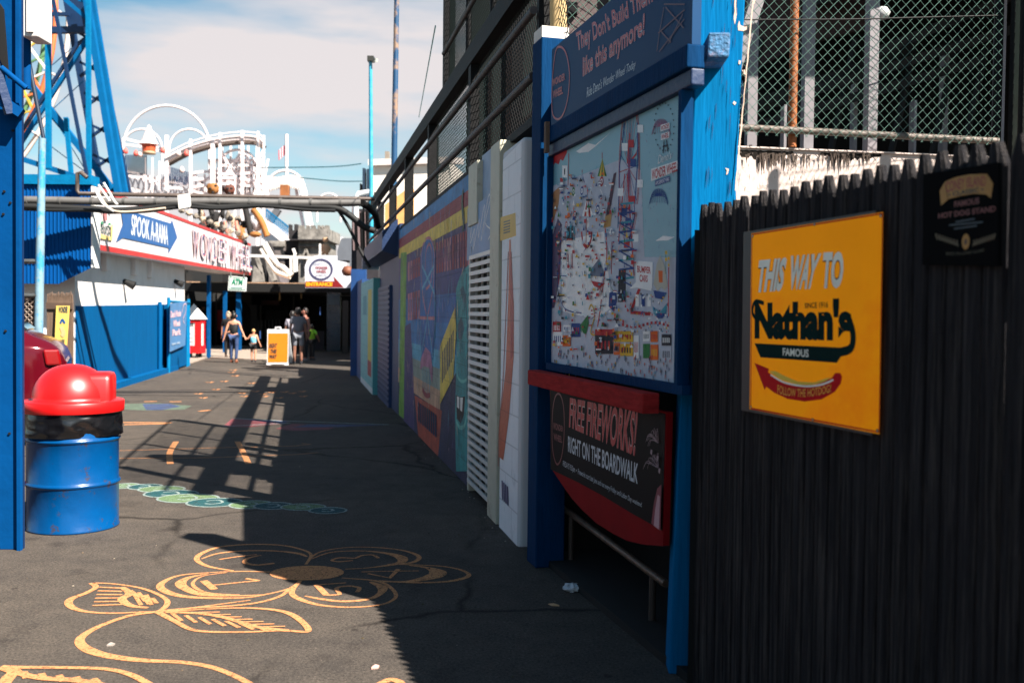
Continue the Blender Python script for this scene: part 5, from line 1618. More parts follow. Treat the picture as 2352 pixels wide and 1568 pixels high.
for i, (t, xa, xb) in enumerate([("W", 262, 322), ("O", 335, 392), ("N", 398, 440), ("D", 450, 488), ("E", 500, 540), ("R", 550, 592), ("W", 622, 664), ("H", 672, 706), ("E", 716, 742), ("E", 750, 778), ("L", 784, 808)]):
    def yb(x): return 300 + (x - 262) * .235
    def yt(x): return 25 + (x - 262) * .34
    for (m_, dx, bl) in ((SB2, 4, .02), (TRD, 0, .0), (SGW, 1.5, -.02)):
        q = [QW(xa + dx, yb(xa)), QW(xb + dx, yb(xb)), QW(xb + dx, yt(xb)), QW(xa + dx, yt(xa))]
        c.text(t, q, m_, px=True, bold=bl)
c.build('lettering', fs)
mb = MB(); mb.obox(FX.w(-.03, -.02, -.1), fd * .029, FN * .12, UP * (zt0 - zb0 + .04), WHITE_C); mb.build('end_cap', fs)

# corrugated blue box building
cb = thing('corrugated_shed', 'bright blue corrugated metal shed with chamfered corner left of the white wall', 'shed', P(130, 700, 17.2))
CBL = mat((0, 70, 132), .7, .06, 3, spec=.08, dirt=(4, 60, 130), damt=.4, dscale=1.5)
YC = 16.6
def corr(mb, xa, xb, zlo, zhi, Y, pitch=.16, dep=.03, cham=0):
    n = int((xb - xa) / pitch)
    pts = []
    for k in range(n):
        x = xa + (xb - xa) * k / n; w_ = (xb - xa) / n
        pts += [(x, Y), (x + w_ * .12, Y - dep), (x + w_ * .28, Y - dep), (x + w_ * .4, Y)]
    pts.append((xb, Y))
    for i in range(len(pts) - 1):
        (ax, ay), (bx, by) = pts[i], pts[i + 1]
        za = zlo + max(0, ax - (xb - cham)) * .5 if cham else zlo
        zb_ = zlo + max(0, bx - (xb - cham)) * .5 if cham else zlo
        mb.face([(ax, ay, za), (bx, by, zb_), (bx, by, zhi), (ax, ay, zhi)], CBL)
xa_, xb_ = P(-60, 500, YC).x, P(210, 500, YC).x
zlo, zhi = P(130, 652, YC).z, P(130, 424, YC).z
mb = MB(); corr(mb, xa_, xb_, zlo, zhi, YC, pitch=.062, dep=.014, cham=.55); mb.build('corrugated_cladding', cb)
mb = MB(); mb.box((xa_, YC + .02, zlo + .3), (xb_ - .01, YC + .3, zhi - .01), BLUE); mb.box((xa_, YC - .06, zhi), (xb_ + .01, YC + .3, zhi + .16), BLUE_L); mb.build('roof_trim', cb)
mb = MB(); mb.box((xb_ + .002, YC - .02, zlo + .28), (xb_ + .03, YC + .28, zhi - .02), WHITE_C); mb.build('corner_strip', cb)
mb = MB(); corr(mb, xa_, P(176, 700, YC + .8).x, 0, zlo + .3, YC + .8, pitch=.07, dep=.014); mb.build('lower_cladding', cb)
# rusty conduit loop on top
mb = MB()
mb.tube([P(200, 408, 16.4), P(186, 396, 16.4), P(178, 398, 16.4), P(177, 438, 16.4), P(182, 445, 16.4), P(300, 447, 16.4), P(860, 457, 17.5)], .035, mat((84, 72, 66), .5, .3, 8), n=8)
mb.build('conduit_run', loc=tuple(P(180, 445, 16.4)), label='thin brown conduit looping over the shed corner and across the alley', cat='conduit')

# overhead insulated pipe and black cables
pipe = thing('overhead_pipe', 'grey segmented pipe spanning the alley high above the ground', 'pipe', P(450, 462, 16.2))
mb = MB(); A_, B_ = P(-40, 460, 16.0), P(828, 466, 17.0)
mb.tube([A_.lerp(B_, k / 10) + Vector((0, 0, .01 * sin(k * 1.3))) for k in range(11)], .062, mat((104, 101, 99), .5, .15, 2, metal=.2, dirt=(70, 66, 64), damt=.7, dscale=3), n=16); mb.build('pipe_body', pipe)
for k in range(12):
    q = A_.lerp(B_, (k + .3) / 12); mb = MB(); mb.tube([q, q + Vector((.04, 0, 0))], .068, mat((90, 88, 86), .5), n=16); mb.build('band', pipe)
mb = MB(); mb.tube([B_ + Vector((.02, 0, 0)), P(845, 474, 17.2), P(862, 492, 17.6), P(868, 520, 18)], .06, BM_, n=12); mb.build('elbow', pipe)
mb = MB(); q = P(428, 474, 16.1); mb.obox(q - Vector((.1, .07, .05)), (.17, 0, .03), (0, .1, 0), (-.02, 0, .22), WHITE_C); mb.build('junction_box', pipe)
mb = MB()
cbl = [(-20, 472), (120, 476), (212, 480), (255, 484), (330, 480), (420, 468), (500, 476), (600, 470), (700, 474), (770, 478), (800, 492), (835, 520), (860, 530)]
mb.tube(catmull([P(x, y, 16.0 + .002 * x * .6) for x, y in cbl], 4), .055, BLACK, n=8)
mb.tube(catmull([P(x, y + 5 + 3 * sin(x * .02), 16.1) for x, y in cbl[:-3]], 4), .03, BLACK, n=6)
mb.build('cable_bundle', loc=tuple(P(450, 474, 16.2)), label='sagging bundle of black cables strapped under the grey pipe', cat='cable')
mb = MB(); mb.tube(catmull([P(x, y, 17) for x, y in [(775, 480), (800, 520), (830, 580), (850, 615)]], 4), .03, BLACK, n=6); mb.build('drop_cable', loc=tuple(P(800, 520, 17)), label='black cable dropping steeply from the pipe end to the grey shed', cat='cable')
for nm, pts, lab in (('wire', [(600, 385), (760, 383), (830, 376)], 'thin teal wire across the sky, upper of the two left of the ladder stack'), ('wire', [(690, 408), (780, 416), (840, 416)], 'thin teal wire across the sky, lower of the two left of the ladder stack')):
    mb = MB(); mb.tube(catmull([P(x, y, 30) for x, y in pts], 5), .018, mat((50, 90, 100), .6), n=5); mb.build(nm, loc=tuple(P(*pts[0], 30)), label=lab, cat='wire', group=None)
mb = MB()
for pts in ([(238, 420), (250, 440), (262, 462), (270, 470)], [(215, 430), (232, 462), (245, 475), (262, 486)], [(226, 425), (240, 445), (252, 462)], [(222, 438), (250, 478), (290, 487), (380, 478)]):
    mb.tube(catmull([P(x, y, 15.9) for x, y in pts], 4), .02, random.choice([WHITE_C, mat((200, 180, 160), .6), WHITE_C]), n=6)
mb.build('cable_tangle', loc=tuple(P(240, 450, 15.9)), label='tangle of loose pale cables hanging over the pipe by the sign corner', cat='cable')

pole2 = pole('flaking_pole', 'slim grey pole with flaking light blue paint in front of the blue shed', 88, 800, 97, 318, 13.0, .052, mat((120, 150, 165), .55, .25, 6, dirt=(40, 140, 190), damt=.9, dscale=2, dlo=.5, dhi=.55))
mb = MB(); mb.tube([P(50, 600, 13), P(92, 600, 13)], .03, GALV); mb.build('arm', pole2)
pole('grey_mast', 'thin dark mast leaning behind the blue lattice tower', 60, 110, 102, 330, 13.1, .028, mat((26, 40, 60), .5))

# small chain-link gate and stockade panel beside the car
sg_ = thing('grey_mesh_gate', 'small brown chain-link gate between the column and the flaking pole', 'gate', P(70, 800, 13))
mb = MB(); a = P(48, 800, 13); chain(mb, (a.x, 13, 0), (1, 0, 0), UP, P(91, 700, 13).x - a.x, P(70, 678, 13).z, .07, .008, mat((130, 112, 100), .6, .2, 5)); mb.build('mesh', sg_)
mb = MB(); mb.box((a.x, 13.05, 0), (P(91, 700, 13).x, 13.1, P(70, 680, 13).z), mat((78, 66, 60), .9, .3, 20)); mb.build('privacy_slats', sg_)
mb = MB(); mb.tube([P(48, 679, 12.98), P(91, 679, 12.98)], .03, GALV); mb.build('top_rail', sg_)
sp = thing('brown_stockade_panel', 'small weathered brown stockade fence panel left of the blue painted wall', 'fence', P(140, 800, 14.5))
mb = MB()
xa_, xb_ = P(107, 700, 14.5).x, P(181, 700, 14.7).x
n = 17; hgt = P(140, 676, 14.5).z
random.seed(31)
for k in range(n):
    x = xa_ + (xb_ - xa_) * k / n; w_ = (xb_ - xa_) / n * .93; h_ = hgt + random.uniform(-.02, .02)
    mb.prism([(x, 14.5, 0), (x + w_, 14.5, 0), (x + w_, 14.5, h_ - .1), (x + w_ * .5, 14.5, h_ + .03), (x, 14.5, h_ - .1)], (0, .03, 0), mat((112, 90, 74), .85, .3, 3, bump=.5, stretch=(14, 14, 1)))
mb.build('pickets', sp)
for v in (.5, 1.55):
    mb = MB(); mb.box((xa_, 14.47, v), (xb_, 14.498, v + .09), mat((80, 62, 52), .85, .3, 3)); mb.build('batten', sp)
ys = thing('tall_yellow_sign', 'tall narrow yellow sign hung on the small brown stockade panel', 'sign', P(142, 820, 14.3))
c = Canvas((xa_, 14.44, 0), (1, 0, 0), UP, (0, -1, 0), step=.001, lift=.002)
q = [c.px(*p) for p in [(124, 818), (151, 817), (159, 702), (129, 702)]]
mb = MB(); mb.prism([c.w(u_, v_, 0) for u_, v_ in q], (0, .02, 0), mat((226, 190, 96), .5, .05, 5)); mb.build('board', ys)
def QY(x, y):    # crop (40,680)-(500,920)
    return (37.6 + x * .184, 639.7 + y * .184)
for (t, qq) in [("WONDER", [(522, 430), (640, 430), (645, 348), (528, 348)]), ("WHEEL", [(512, 828), (605, 826), (612, 760), (518, 762)])]:
    c.text(t, [QY(*p) for p in qq], mat((20, 50, 70), .5), px=True, bold=.04)
c.stroke([QY(*p) for p in [(550, 560), (575, 510), (605, 560)]], .03, SB_, px=True, smooth=4); c.stroke([QY(*p) for p in [(560, 600), (590, 680), (565, 720)]], .06, mat((190, 170, 120), .5), px=True, smooth=4)
c.text("& rides", [QY(500, 940), QY(605, 936), QY(605, 890), QY(500, 900)], mat((210, 130, 40), .5), px=True, bold=.02)
c.build('lettering', ys)

# blue gate with mesh banner
bg = thing('blue_gate', 'blue sheet metal gate standing open at the end of the white and blue wall', 'gate', G(400, 856))
GA, GB_ = V2(G(384, 858)), V2(G(457 * .9408, 836))
GA = V2(G(384, 856)); GB_ = V2(G(430, 840))
gd = (GB_ - GA).normalized(); gn = Vector((gd.y, -gd.x, 0)); gl = (GB_ - GA).length
GCv = Canvas(GA, gd, UP, gn)
gh = P(384, 692, GA.y).z
mb = MB(); mb.obox(GA + UP * .05, gd * gl * .93, gn * .04, UP * (gh - .1), LBL); mb.build('panel', bg)
for q_ in (0, .9, 1.0):
    mb = MB(); mb.tube([GA + gd * gl * q_ + gn * .03, GA + gd * gl * q_ + gn * .03 + UP * (gh + (.1 if q_ != .9 else 0))], .045, BLUE_L); mb.build('post', bg)
mb = MB(); mb.tube([GA + UP * gh + gn * .05, GB_ + UP * gh + gn * .05], .035, BLUE_L); mb.build('top_rail', bg)
bn = thing('mesh_banner', 'blue grey vinyl banner with pink lettering tied to the blue gate', 'banner', GA.lerp(GB_, .5) + UP * .6)
c = Canvas(GA, gd, UP, gn, step=.003, lift=.10)
c.poly([QY(*p) for p in [(1862, 915), (2058, 830), (2082, 280), (1868, 310)]], mat((70, 116, 160), .6, .15, 3), px=True)
mb = MB(); mb.prism([c.w(*c.px(*QY(*p)), .098) for p in [(1862, 915), (2058, 830), (2082, 280), (1868, 310)]], -gn * .006, mat((60, 100, 140), .6)); mb.build('sheet', bn)
PK = mat((214, 176, 184), .6, .05)
for (t, q) in [("Deno's Wonder", [(1872, 490), (2005, 470), (2005, 385), (1872, 400)]), ("Wheel", [(1900, 605), (1990, 590), (1985, 510), (1900, 520)]), ("Park", [(1890, 715), (2000, 700), (2000, 620), (1890, 635)]), ("open daily", [(1880, 840), (1990, 815), (1990, 780), (1880, 795)])]:
    c.text(t, [QY(*p) for p in q], PK if t != "open daily" else mat((150, 170, 190), .6), px=True, bold=.05)
c.stroke([QY(*p) for p in [(2010, 420), (2030, 330), (2060, 320), (2055, 420), (2025, 500), (2040, 560)]], .03, PK, px=True, smooth=4)
c.build('print', bn)

# ================================================================== THE FAR END
# blue lattice tower
tw = thing('lattice_tower', 'tall blue steel lattice tower leg of the big wheel above the corrugated shed', 'tower', V2(P(200, 700, 42)))
TBL = mat((0, 86, 136), .7, .12, 2, spec=.1, dirt=(4, 56, 100), damt=.4, dscale=.6)
TBD = mat((3, 38, 74), .5, .15, 2)
def T0(x, y): return (x * .3, y * .3)
def tb(a, b, w_, m, Y=42, Y2=None, nm='lattice_bar'):
    mb = MB(); p, q = P(*T0(*a), Y), P(*T0(*b), Y2 or Y)
    mb.beam(p, q, w_, w_, m, up=(0, 1, 0)); mb.build(nm, tw)
tb((368, -60), (372, 1290), .19, BLUE_L, 41, nm='upright'); tb((676, -60), (680, 1380), .17, BLUE_L, 41.2, nm='upright')
tb((700, -60), (960, 1475), .20, TBL, 42.5, nm='leg'); tb((655, -60), (905, 1475), .25, TBL, 42, nm='leg'); tb((735, 250), (990, 1475), .16, TBD, 43.5, nm='leg')
tb((500, -60), (770, 1420), .24, TBD, 44, nm='leg')
tb((395, -60), (665, 1345), .12, TBD, 40.5, nm='tie'); 
tb((310, 232), (650, 232), .26, TBD, 42.6, nm='crossbeam'); tb((380, 110), (530, 110), .14, TBD, 42.6, nm='crossbeam')
tb((150, 1110), (700, 250), .16, TBL, 42.3); tb((150, 1030), (600, 330), .13, TBD, 42.4)
tb((200, 600), (860, 1450), .24, TBL, 42.7); tb((390, 880), (830, 1400), .16, TBL, 42.9); tb((500, 0), (700, 170), .16, TBL, 42.1)
tb((160, 1215), (600, 1360), .22, TBL, 41.5, nm='crossbeam'); tb((505, 900), (545, 1340), .16, BLUE_L, 41.5, nm='upright'); tb((600, 0), (690, 30), .1, TBL, 42)
mb = MB(); mb.prism([P(*T0(*p), 42.8) for p in [(500, -60), (680, -60), (680, 240), (560, 240), (510, 120)]], (0, .2, 0), TBD); mb.build('gusset_plate', tw)
for k in range(11):
    t = k / 10
    yl = 200 + 1180 * t
    xl_, xr_ = 700 + 195 * t - 5, 760 + 210 * t
    tb((xl_, yl), (xr_, yl + 45 + 10 * (k % 2)), .09, TBD, 42.6, nm='rung')
    if k % 2 == 0:
        xq = 580 + 165 * t
        tb((xq, yl + 40), (xl_ + 10, yl + 110), .11, TBD, 42.9); tb((xq, yl + 150), (xl_, yl + 60), .11, TBD, 42.9)
mb = MB(); p = P(153, 290, 41); mb.beam(p - UP * .2, p + UP * .3, .16, .16, BLUE_L); mb.build('floodlight', tw)
for a, b in (((160, 1060), (640, 620)), ((200, 980), (900, 1500)), ((180, 520), (700, 1380)), ((400, 500), (560, 360))):
    mb = MB(); mb.tube([P(*T0(*a), 43.2), P(*T0(*b), 43.2)], .02, BLUE_L, n=5); mb.build('cable', tw)

# the big wheel's rim
rimc = Vector((P(-420, 20, 56).x, 56, P(0, 20, 56).z))
wh = thing('ferris_wheel', 'orange, white and green rim of a giant observation wheel behind the blue tower', 'ferris wheel', (rimc.x, rimc.y, 0))
RMc = [mat((214, 110, 60), .5, .2, .6), mat((230, 210, 200), .5, .1, .6), mat((90, 130, 90), .5, .3, .6), mat((190, 160, 60), .5, .2, .6)]
R1 = abs(P(128, 20, 56).x - rimc.x)
N_ = 72
def rp(r, k, dy=0): 
    a = 2 * pi * k / N_
    return rimc + Vector((r * cos(a), dy, r * sin(a)))
for (r_, dy, m_, nm) in ((R1, 0, RMc[0], 'outer_rim'), (R1 - 1.3, 0, RMc[1], 'inner_rim'), (R1, 1.6, RMc[1], 'outer_rim'), (R1 - 1.3, 1.6, RMc[2], 'inner_rim')):
    mb = MB(); mb.tube([rp(r_, k, dy) for k in range(N_ + 1)], .14, m_, n=6); mb.build(nm, wh)
mb = MB()
for k in range(N_):
    mb.beam(rp(R1, k), rp(R1 - 1.3, k + 1), .12, .12, RMc[k % 4], up=(0, 1, 0)); mb.beam(rp(R1 - 1.3, k), rp(R1, k + 1), .1, .1, RMc[(k + 1) % 4], up=(0, 1, 0))
    if k % 3 == 0: mb.beam(rp(R1, k), rp(R1, k, 1.6), .1, .1, RMc[1])
mb.build('rim_lattice', wh)
for k in range(0, N_, 6):
    mb = MB(); mb.beam(rp(R1 - 1.3, k, .8), rimc + Vector((0, .8, 0)), .12, .12, RMc[1], up=(0, 1, 0)); mb.build('spoke', wh)
for k in (70, 68, 66):
    q = rp(R1 - 2.6, k, .8); mb = MB(); mb.box(q - Vector((.7, .6, .8)), q + Vector((.5, .6, .5)), RMc[k % 4]); mb.build('gondola', wh)

# white wooden coaster and its lattice
YR = 72.0
rc = thing('wooden_coaster', 'white timber roller coaster with arches and a curved track above the sign', 'roller coaster', V2(P(450, 700, YR)))
CW = mat((232, 218, 218), .7, .05, 1)
CWs = mat((96, 84, 78), .8, .3, 1)
def TC(x, y): return (235.2 + x * .26, 207 + y * .26)
def arc(cx, cy, r, y0, Y, w_=.2, nm='arch'):
    pts = []
    for k in range(25):
        a = pi * k / 24
        pts.append(P(cx - r * cos(a), cy - r * sin(a) * 1.0, Y))
    pts = [P(cx - r, y0, Y)] + pts + [P(cx + r, y0, Y)]
    mb = MB(); mb.tube(pts, w_, CW, n=6); mb.build(nm, rc)
arc(382, 343, 100, 400, YR + 4, .10)
arc(326, 343, 46, 400, YR + 3, .08); arc(434, 343, 46, 400, YR + 3, .08)
arc(546, 388, 44, 440, YR + 1, .10); arc(655, 436, 44, 470, YR + 3, .10); arc(755, 472, 27, 510, YR + 3, .08)
for (x, yt, yb, w_) in [(383, 311, 446, .5), (438, 320, 450, .4), (489, 318, 450, .62), (505.6, 305, 450, .4), (557, 300, 450, .45), (592.7, 302, 450, .4), (606, 311, 470, .3), (283, 318, 420, .3), (335, 362, 440, .22), (350, 362, 440, .22), (540, 402, 450, .25), (366, 370, 440, .2)]:
    a, b = P(x, yb + 60, YR), P(x, yt, YR)
    mb = MB(); mb.beam((b.x, YR, a.z - 2), (b.x, YR, b.z), w_ * .42, w_ * .42, CW); mb.build('post', rc)
tk = catmull([Vector(p) for p in [(383, 362), (415, 345), (438, 335), (482, 322), (520, 315), (557, 312), (590, 315), (606, 326)]], 5)
for (dy, w_, h_, m_, Yo, nm) in ((0, .2, .12, CW, 0, 'track_rail'), (-9, .12, .08, CW, -.4, 'hand_rail'), (6, .2, .2, CW, .1, 'track_rail'), (13, .8, .34, CWs, .9, 'track_bed')):
    mb = MB()
    for i in range(len(tk) - 1):
        mb.beam(P(tk[i].x, tk[i].y + dy, YR + Yo), P(tk[i + 1].x + .3, tk[i + 1].y + dy, YR + Yo), w_, h_, m_)
    mb.build(nm, rc)
for (pts, nm) in (([(285, 402), (330, 412), (378, 428), (430, 436), (470, 446)], 'lower_track'), ([(285, 392), (330, 402), (378, 416), (430, 424)], 'lower_track'), ([(283, 318), (300, 322), (330, 330), (360, 338), (383, 345)], 'upper_track'), ([(440, 398), (480, 394), (520, 400), (600, 396)], 'lower_track'), ([(282, 332), (330, 338), (383, 352)], 'upper_track'), ([(440, 414), (520, 408), (606, 418)], 'lower_track'), ([(440, 430), (520, 422), (606, 432)], 'lower_track')):
    mb = MB(); q = catmull([Vector(p) for p in pts], 4)
    for i in range(len(q) - 1): mb.beam(P(q[i].x, q[i].y, YR + .5), P(q[i + 1].x, q[i + 1].y, YR + .5), .2, .16, CW)
    mb.build(nm, rc)
mb = MB()
random.seed(8)
for i in range(17):
    x_ = 440 + i * 10
    yt = 400 if x_ < 480 else 335
    mb.beam(P(x_, 450, YR + 1.5), P(x_ + 16, yt + 30, YR + 1.5), .13, .13, CW); mb.beam(P(x_ + 16, 450, YR + 1.5), P(x_, yt + 30, YR + 1.5), .13, .13, CW)
    if i % 2: mb.beam(P(x_, 450, YR + 2), P(x_, yt, YR + 2), .12, .12, CW)
for (a, b) in (((489, 445), (557, 345)), ((557, 445), (505, 340)), ((557, 345), (606, 430)), ((606, 345), (557, 430)), ((506, 380), (606, 380)), ((506, 410), (606, 410)), ((440, 440), (489, 400)), ((489, 440), (440, 400))):
    mb.beam(P(*a, YR + .6), P(*b, YR + .6), .16, .16, CW)
for i in range(12):
    x_ = 285 + i * 13
    mb.beam(P(x_, 450, YR + 2), P(x_ + 13, 405, YR + 2), .1, .1, CW); mb.beam(P(x_ + 13, 450, YR + 2), P(x_, 405, YR + 2), .1, .1, CW)
mb.build('trestle', rc)
mb = MB()
for k in range(15):
    x_ = 284 + k * 3.7; mb.beam(P(x_, 402, YR - 1), P(x_, 356, YR - 1), .06, .06, TBD)
for k in range(12):
    x_ = 388 + k * 4; mb.beam(P(x_, 425, YR - 1), P(x_, 382 + k * 1.2, YR - 1), .06, .06, TBD)
mb.build('railings', rc)
# small striped lantern towers
gt = thing('lantern_cupola', 'white cone roofed cupola with an orange red band on the coaster', 'cupola', V2(P(343, 340, YR - 2)))
q = P(342, 332, YR - 2); uu = YR / FPX
mb = MB(); mb.lathe(q, [(21 * uu, 0), (16 * uu, 8 * uu), (3.5 * uu, 40 * uu), (0, 44 * uu)], mat((236, 220, 216), .6, .08, 2), n=12, smooth=False); mb.build('cone_roof', gt)
mb = MB(); mb.lathe(q, [(14 * uu, -16 * uu), (15.5 * uu, 0), (20 * uu, .01)], mat((205, 78, 40), .6, .1, 2), n=12, smooth=False); mb.build('orange_band', gt)
mb = MB(); mb.lathe(q, [(0, -22 * uu), (15 * uu, -21 * uu), (14 * uu, -16 * uu)], mat((190, 160, 130), .6, .1, 2), n=12); mb.build('base', gt)
for k, (x, y) in enumerate([(312, 352), (322, 354), (288, 347), (410, 352), (428, 352), (418, 390), (374, 345)]):
    q = P(x, y, YR - 2.2); r_ = 5 * uu
    mb = MB(); mb.lathe(q, [(0, -r_ * 1.4), (r_, -r_), (r_ * 1.1, 0), (r_ * .6, r_), (0, r_ * 1.6)], mat((220, 90, 80), .6, .1, 2) if k % 2 == 0 else mat((228, 200, 196), .6, .1, 2), n=10)
    mb.build('lantern', rc)

# flag on its white mast
fg = thing('flagpole', 'white flagpole with a faded red and white flag right of the coaster', 'flagpole', V2(P(658, 700, 60)))
mb = MB(); mb.tube([P(658, 480, 60), P(658, 309, 60)], .1, mat((236, 220, 220), .6), n=8); mb.build('mast', fg)
c = Canvas(P(656, 332, 60), (-1, 0, 0), (0, 0, -1), (0, -1, 0), step=.004, lift=0)
for k in range(6):
    uvs = []
    w0 = .05 + k * .07; 
    a0_, a1_ = (656 - 1.2 * k, 332 + k * 3), (654 - 1.2 * k - 9, 346 + k * 3.5)
    c.poly([(656 - k * 2.8, 331 + k * 2.5), (653.6 - k * 2.8, 333 + k * 2.5), (652 - k * 2.4, 358 + k * 2.2), (655 - k * 2.4, 355 + k * 2.2)], mat((190, 80, 90), .7, .05) if k % 2 else (mat((224, 200, 206), .7) if k else mat((70, 76, 120), .7)), px=True)
c.build('flag', fg)

# swing ride with the white scalloped canopy
sr = thing('swing_ride', 'white ride with a scalloped canopy and leaning mast between coaster and castle', 'ride', V2(P(655, 700, 55)))
mb = MB()
for k in range(16):
    x_ = 614 + k * 5.1; yT = 405 + .35 * (x_ - 614) * .0 + abs(k - 8) * -.2 + 3 * sin(k * .5)
    mb.prism([P(x_, yT, 55), P(x_ + 5, yT, 55), P(x_ + 5, 424 + abs(k - 8) * 1.3, 55), P(x_ + 2.5, 430 + abs(k - 8) * 1.3, 55), P(x_, 424 + abs(k - 8) * 1.3, 55)], (0, .15, 0), mat((232, 216, 208), .6, .05, 2) if k % 2 else mat((208, 192, 186), .6, .05, 2))
mb.build('canopy', sr)
mb = MB(); mb.beam(P(696, 432, 55), P(712, 520, 55), .3, .3, CW, up=(0, 1, 0)); mb.build('mast', sr)
mb = MB(); mb.beam(P(680, 432, 55.4), P(697, 520, 55.4), .16, .16, CW, up=(0, 1, 0)); mb.build('mast', sr)
mb = MB(); mb.beam(P(640, 480, 55), P(606, 530, 55), .35, .35, mat((90, 90, 94), .6, .1)); mb.build('arm', sr)
mb = MB(); a, b = P(644, 440, 54.8), P(668, 428, 55.4); mb.box((a.x, 54.7, a.z - .3), (b.x, 55.2, b.z), mat((140, 84, 44), .7, .4, 2)); mb.build('cabin', sr)
mb = MB()
for k in range(14): mb.beam(P(612 + k * 4, 500 + k * 3.4, 54), P(612 + k * 4, 480 + k * 3.2, 54), .05, .05, BLUE_L)
mb.beam(P(612, 481, 54), P(668, 525, 54), .07, .07, BLUE_L)
mb.build('ramp_railing', sr)
mb = MB(); mb.prism([P(x, y, 54.5) for x, y in [(600, 500), (668, 540), (668, 562), (600, 562)]], (0, .5, 0), mat((220, 210, 212), .7, .08, 1)); mb.build('ramp', sr)

# grey castle facade
YK = 44.0
cs = thing('castle_facade', 'grey stone look castle tower with battlements and pointed windows', 'facade', V2(P(705, 700, YK)))
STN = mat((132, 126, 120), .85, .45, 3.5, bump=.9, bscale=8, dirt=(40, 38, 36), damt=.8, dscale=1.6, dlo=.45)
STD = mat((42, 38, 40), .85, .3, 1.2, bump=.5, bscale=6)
def block(x0, y0, x1, y1, m, Y=YK, th=.5, nm=None):
    mb = MB(); mb.prism([P(x0, y1, Y), P(x1, y1, Y), P(x1, y0, Y), P(x0, y0, Y)], (0, th, 0), m)
    return mb.build(nm or 'stone_block', cs)
def TF(x, y): return (564.5 + x * .12, 489.2 + y * .12)
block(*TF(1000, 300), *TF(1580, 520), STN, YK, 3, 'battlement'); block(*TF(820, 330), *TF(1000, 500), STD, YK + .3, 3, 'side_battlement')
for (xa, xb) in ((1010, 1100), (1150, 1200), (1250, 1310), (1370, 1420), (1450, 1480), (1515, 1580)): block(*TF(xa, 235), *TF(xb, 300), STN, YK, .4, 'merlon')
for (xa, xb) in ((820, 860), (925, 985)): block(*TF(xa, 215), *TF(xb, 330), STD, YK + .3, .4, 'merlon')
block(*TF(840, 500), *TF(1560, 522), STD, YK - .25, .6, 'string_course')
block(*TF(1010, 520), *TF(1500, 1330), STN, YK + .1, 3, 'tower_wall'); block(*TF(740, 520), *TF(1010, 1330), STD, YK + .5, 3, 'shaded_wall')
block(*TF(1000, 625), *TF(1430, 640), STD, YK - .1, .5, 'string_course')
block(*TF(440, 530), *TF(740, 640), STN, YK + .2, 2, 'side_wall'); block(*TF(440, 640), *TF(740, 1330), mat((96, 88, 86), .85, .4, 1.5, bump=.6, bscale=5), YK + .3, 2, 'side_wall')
for pts in ([(1120, 800), (1160, 730), (1200, 800)], [(1100, 850), (1150, 850), (1150, 1150), (1100, 1150)], [(660, 720), (700, 660), (740, 800), (670, 780)]):
    mb = MB(); mb.prism([P(*TF(*p), YK - .02) for p in pts], (0, .06, 0), BLACK); mb.build('window', cs)
mb = MB(); mb.beam(P(*TF(1090, 840), YK - .1), P(*TF(1155, 690), YK - .1), .07, .1, STN, up=(0, 1, 0)); mb.beam(P(*TF(1155, 690), YK - .1), P(*TF(1215, 840), YK - .1), .07, .1, STN, up=(0, 1, 0)); mb.build('window_hood', cs)
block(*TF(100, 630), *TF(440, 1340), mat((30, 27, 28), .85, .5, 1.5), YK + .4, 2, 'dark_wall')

# rubble rocks and slabs in front of the castle
random.seed(17)
rk = thing('rock_display', 'dark rock face display with pale slabs leaning below the castle', 'rock display', V2(P(640, 700, 42)))
for (pts, m_) in (([(170, 860), (230, 850), (310, 1080), (320, 1200), (240, 1050)], STN), ([(370, 870), (450, 950), (560, 1290), (500, 1310), (400, 1080)], STN), ([(150, 1000), (330, 1150), (350, 1320), (120, 1320)], STN), ([(620, 1200), (780, 1250), (760, 1370), (660, 1310)], mat((120, 110, 112), .8, .2, 2)), ([(430, 560), (520, 760), (420, 700), (370, 560)], STD)):
    mb = MB(); mb.prism([P(*TF(*p), 42.5) for p in pts], (0, .5, 0), m_); mb.build('slab', rk)
tr = thing('ledge', 'long pale weathered ledge running under the rock display across the alley end', 'ledge', V2(P(560, 700, 40)))
mb = MB(); mb.prism([P(x, y, 40) for x, y in [(424, 646), (703, 650), (703, 653), (424, 650)]], (0, .8, 0), mat((176, 140, 112), .8, .3, 2)); mb.build('trim', tr)

lg = thing('giant_skeleton_leg', 'long white skeletal legs slanting down in front of the castle', 'figure', V2(P(640, 700, 40.5)))
BONE = mat((222, 216, 206), .6, .12, 2)
for (pts, rr, nm) in (([(330, 600), (440, 780), (600, 980), (700, 1040), (870, 1200)], [.13, .14, .16, .2, .24], 'leg'), ([(280, 690), (400, 880), (560, 1100), (700, 1170), (860, 1215)], [.12, .13, .16, .17, .2], 'leg'),
                      ([(380, 560), (520, 820), (620, 960)], [.09, .08, .05], 'shin_bone')):
    mb = MB(); mb.tube(catmull([P(*TF(*p), 40.5) for p in pts], 4), [.62 * rr[min(len(rr) - 1, int(k / 4))] for k in range((len(pts) - 1) * 4 + 1)], BONE, n=8); mb.build(nm, lg)
wr = thing('white_rail', 'thin white rail from the end of the long fascia sign to the ENTRANCE sign', 'rail', V2(P(640, 600, 37)))
mb = MB(); mb.beam(P(573, 587, 37.5), P(718, 592, 37), .08, .1, WHITE_C); mb.build('bar', wr)
for (x0, y0, x1, y1) in ((908, 680, 950, 800), (865, 850, 870, 1110), (935, 800, 940, 1130), (965, 850, 970, 1120)):
    mb = MB(); mb.beam(P(*TF(x0, y0), 37.6), P(*TF(x1, y1), 37.6), .09, .09, WHITE_C, up=(0, 1, 0)); mb.build('baluster', wr)

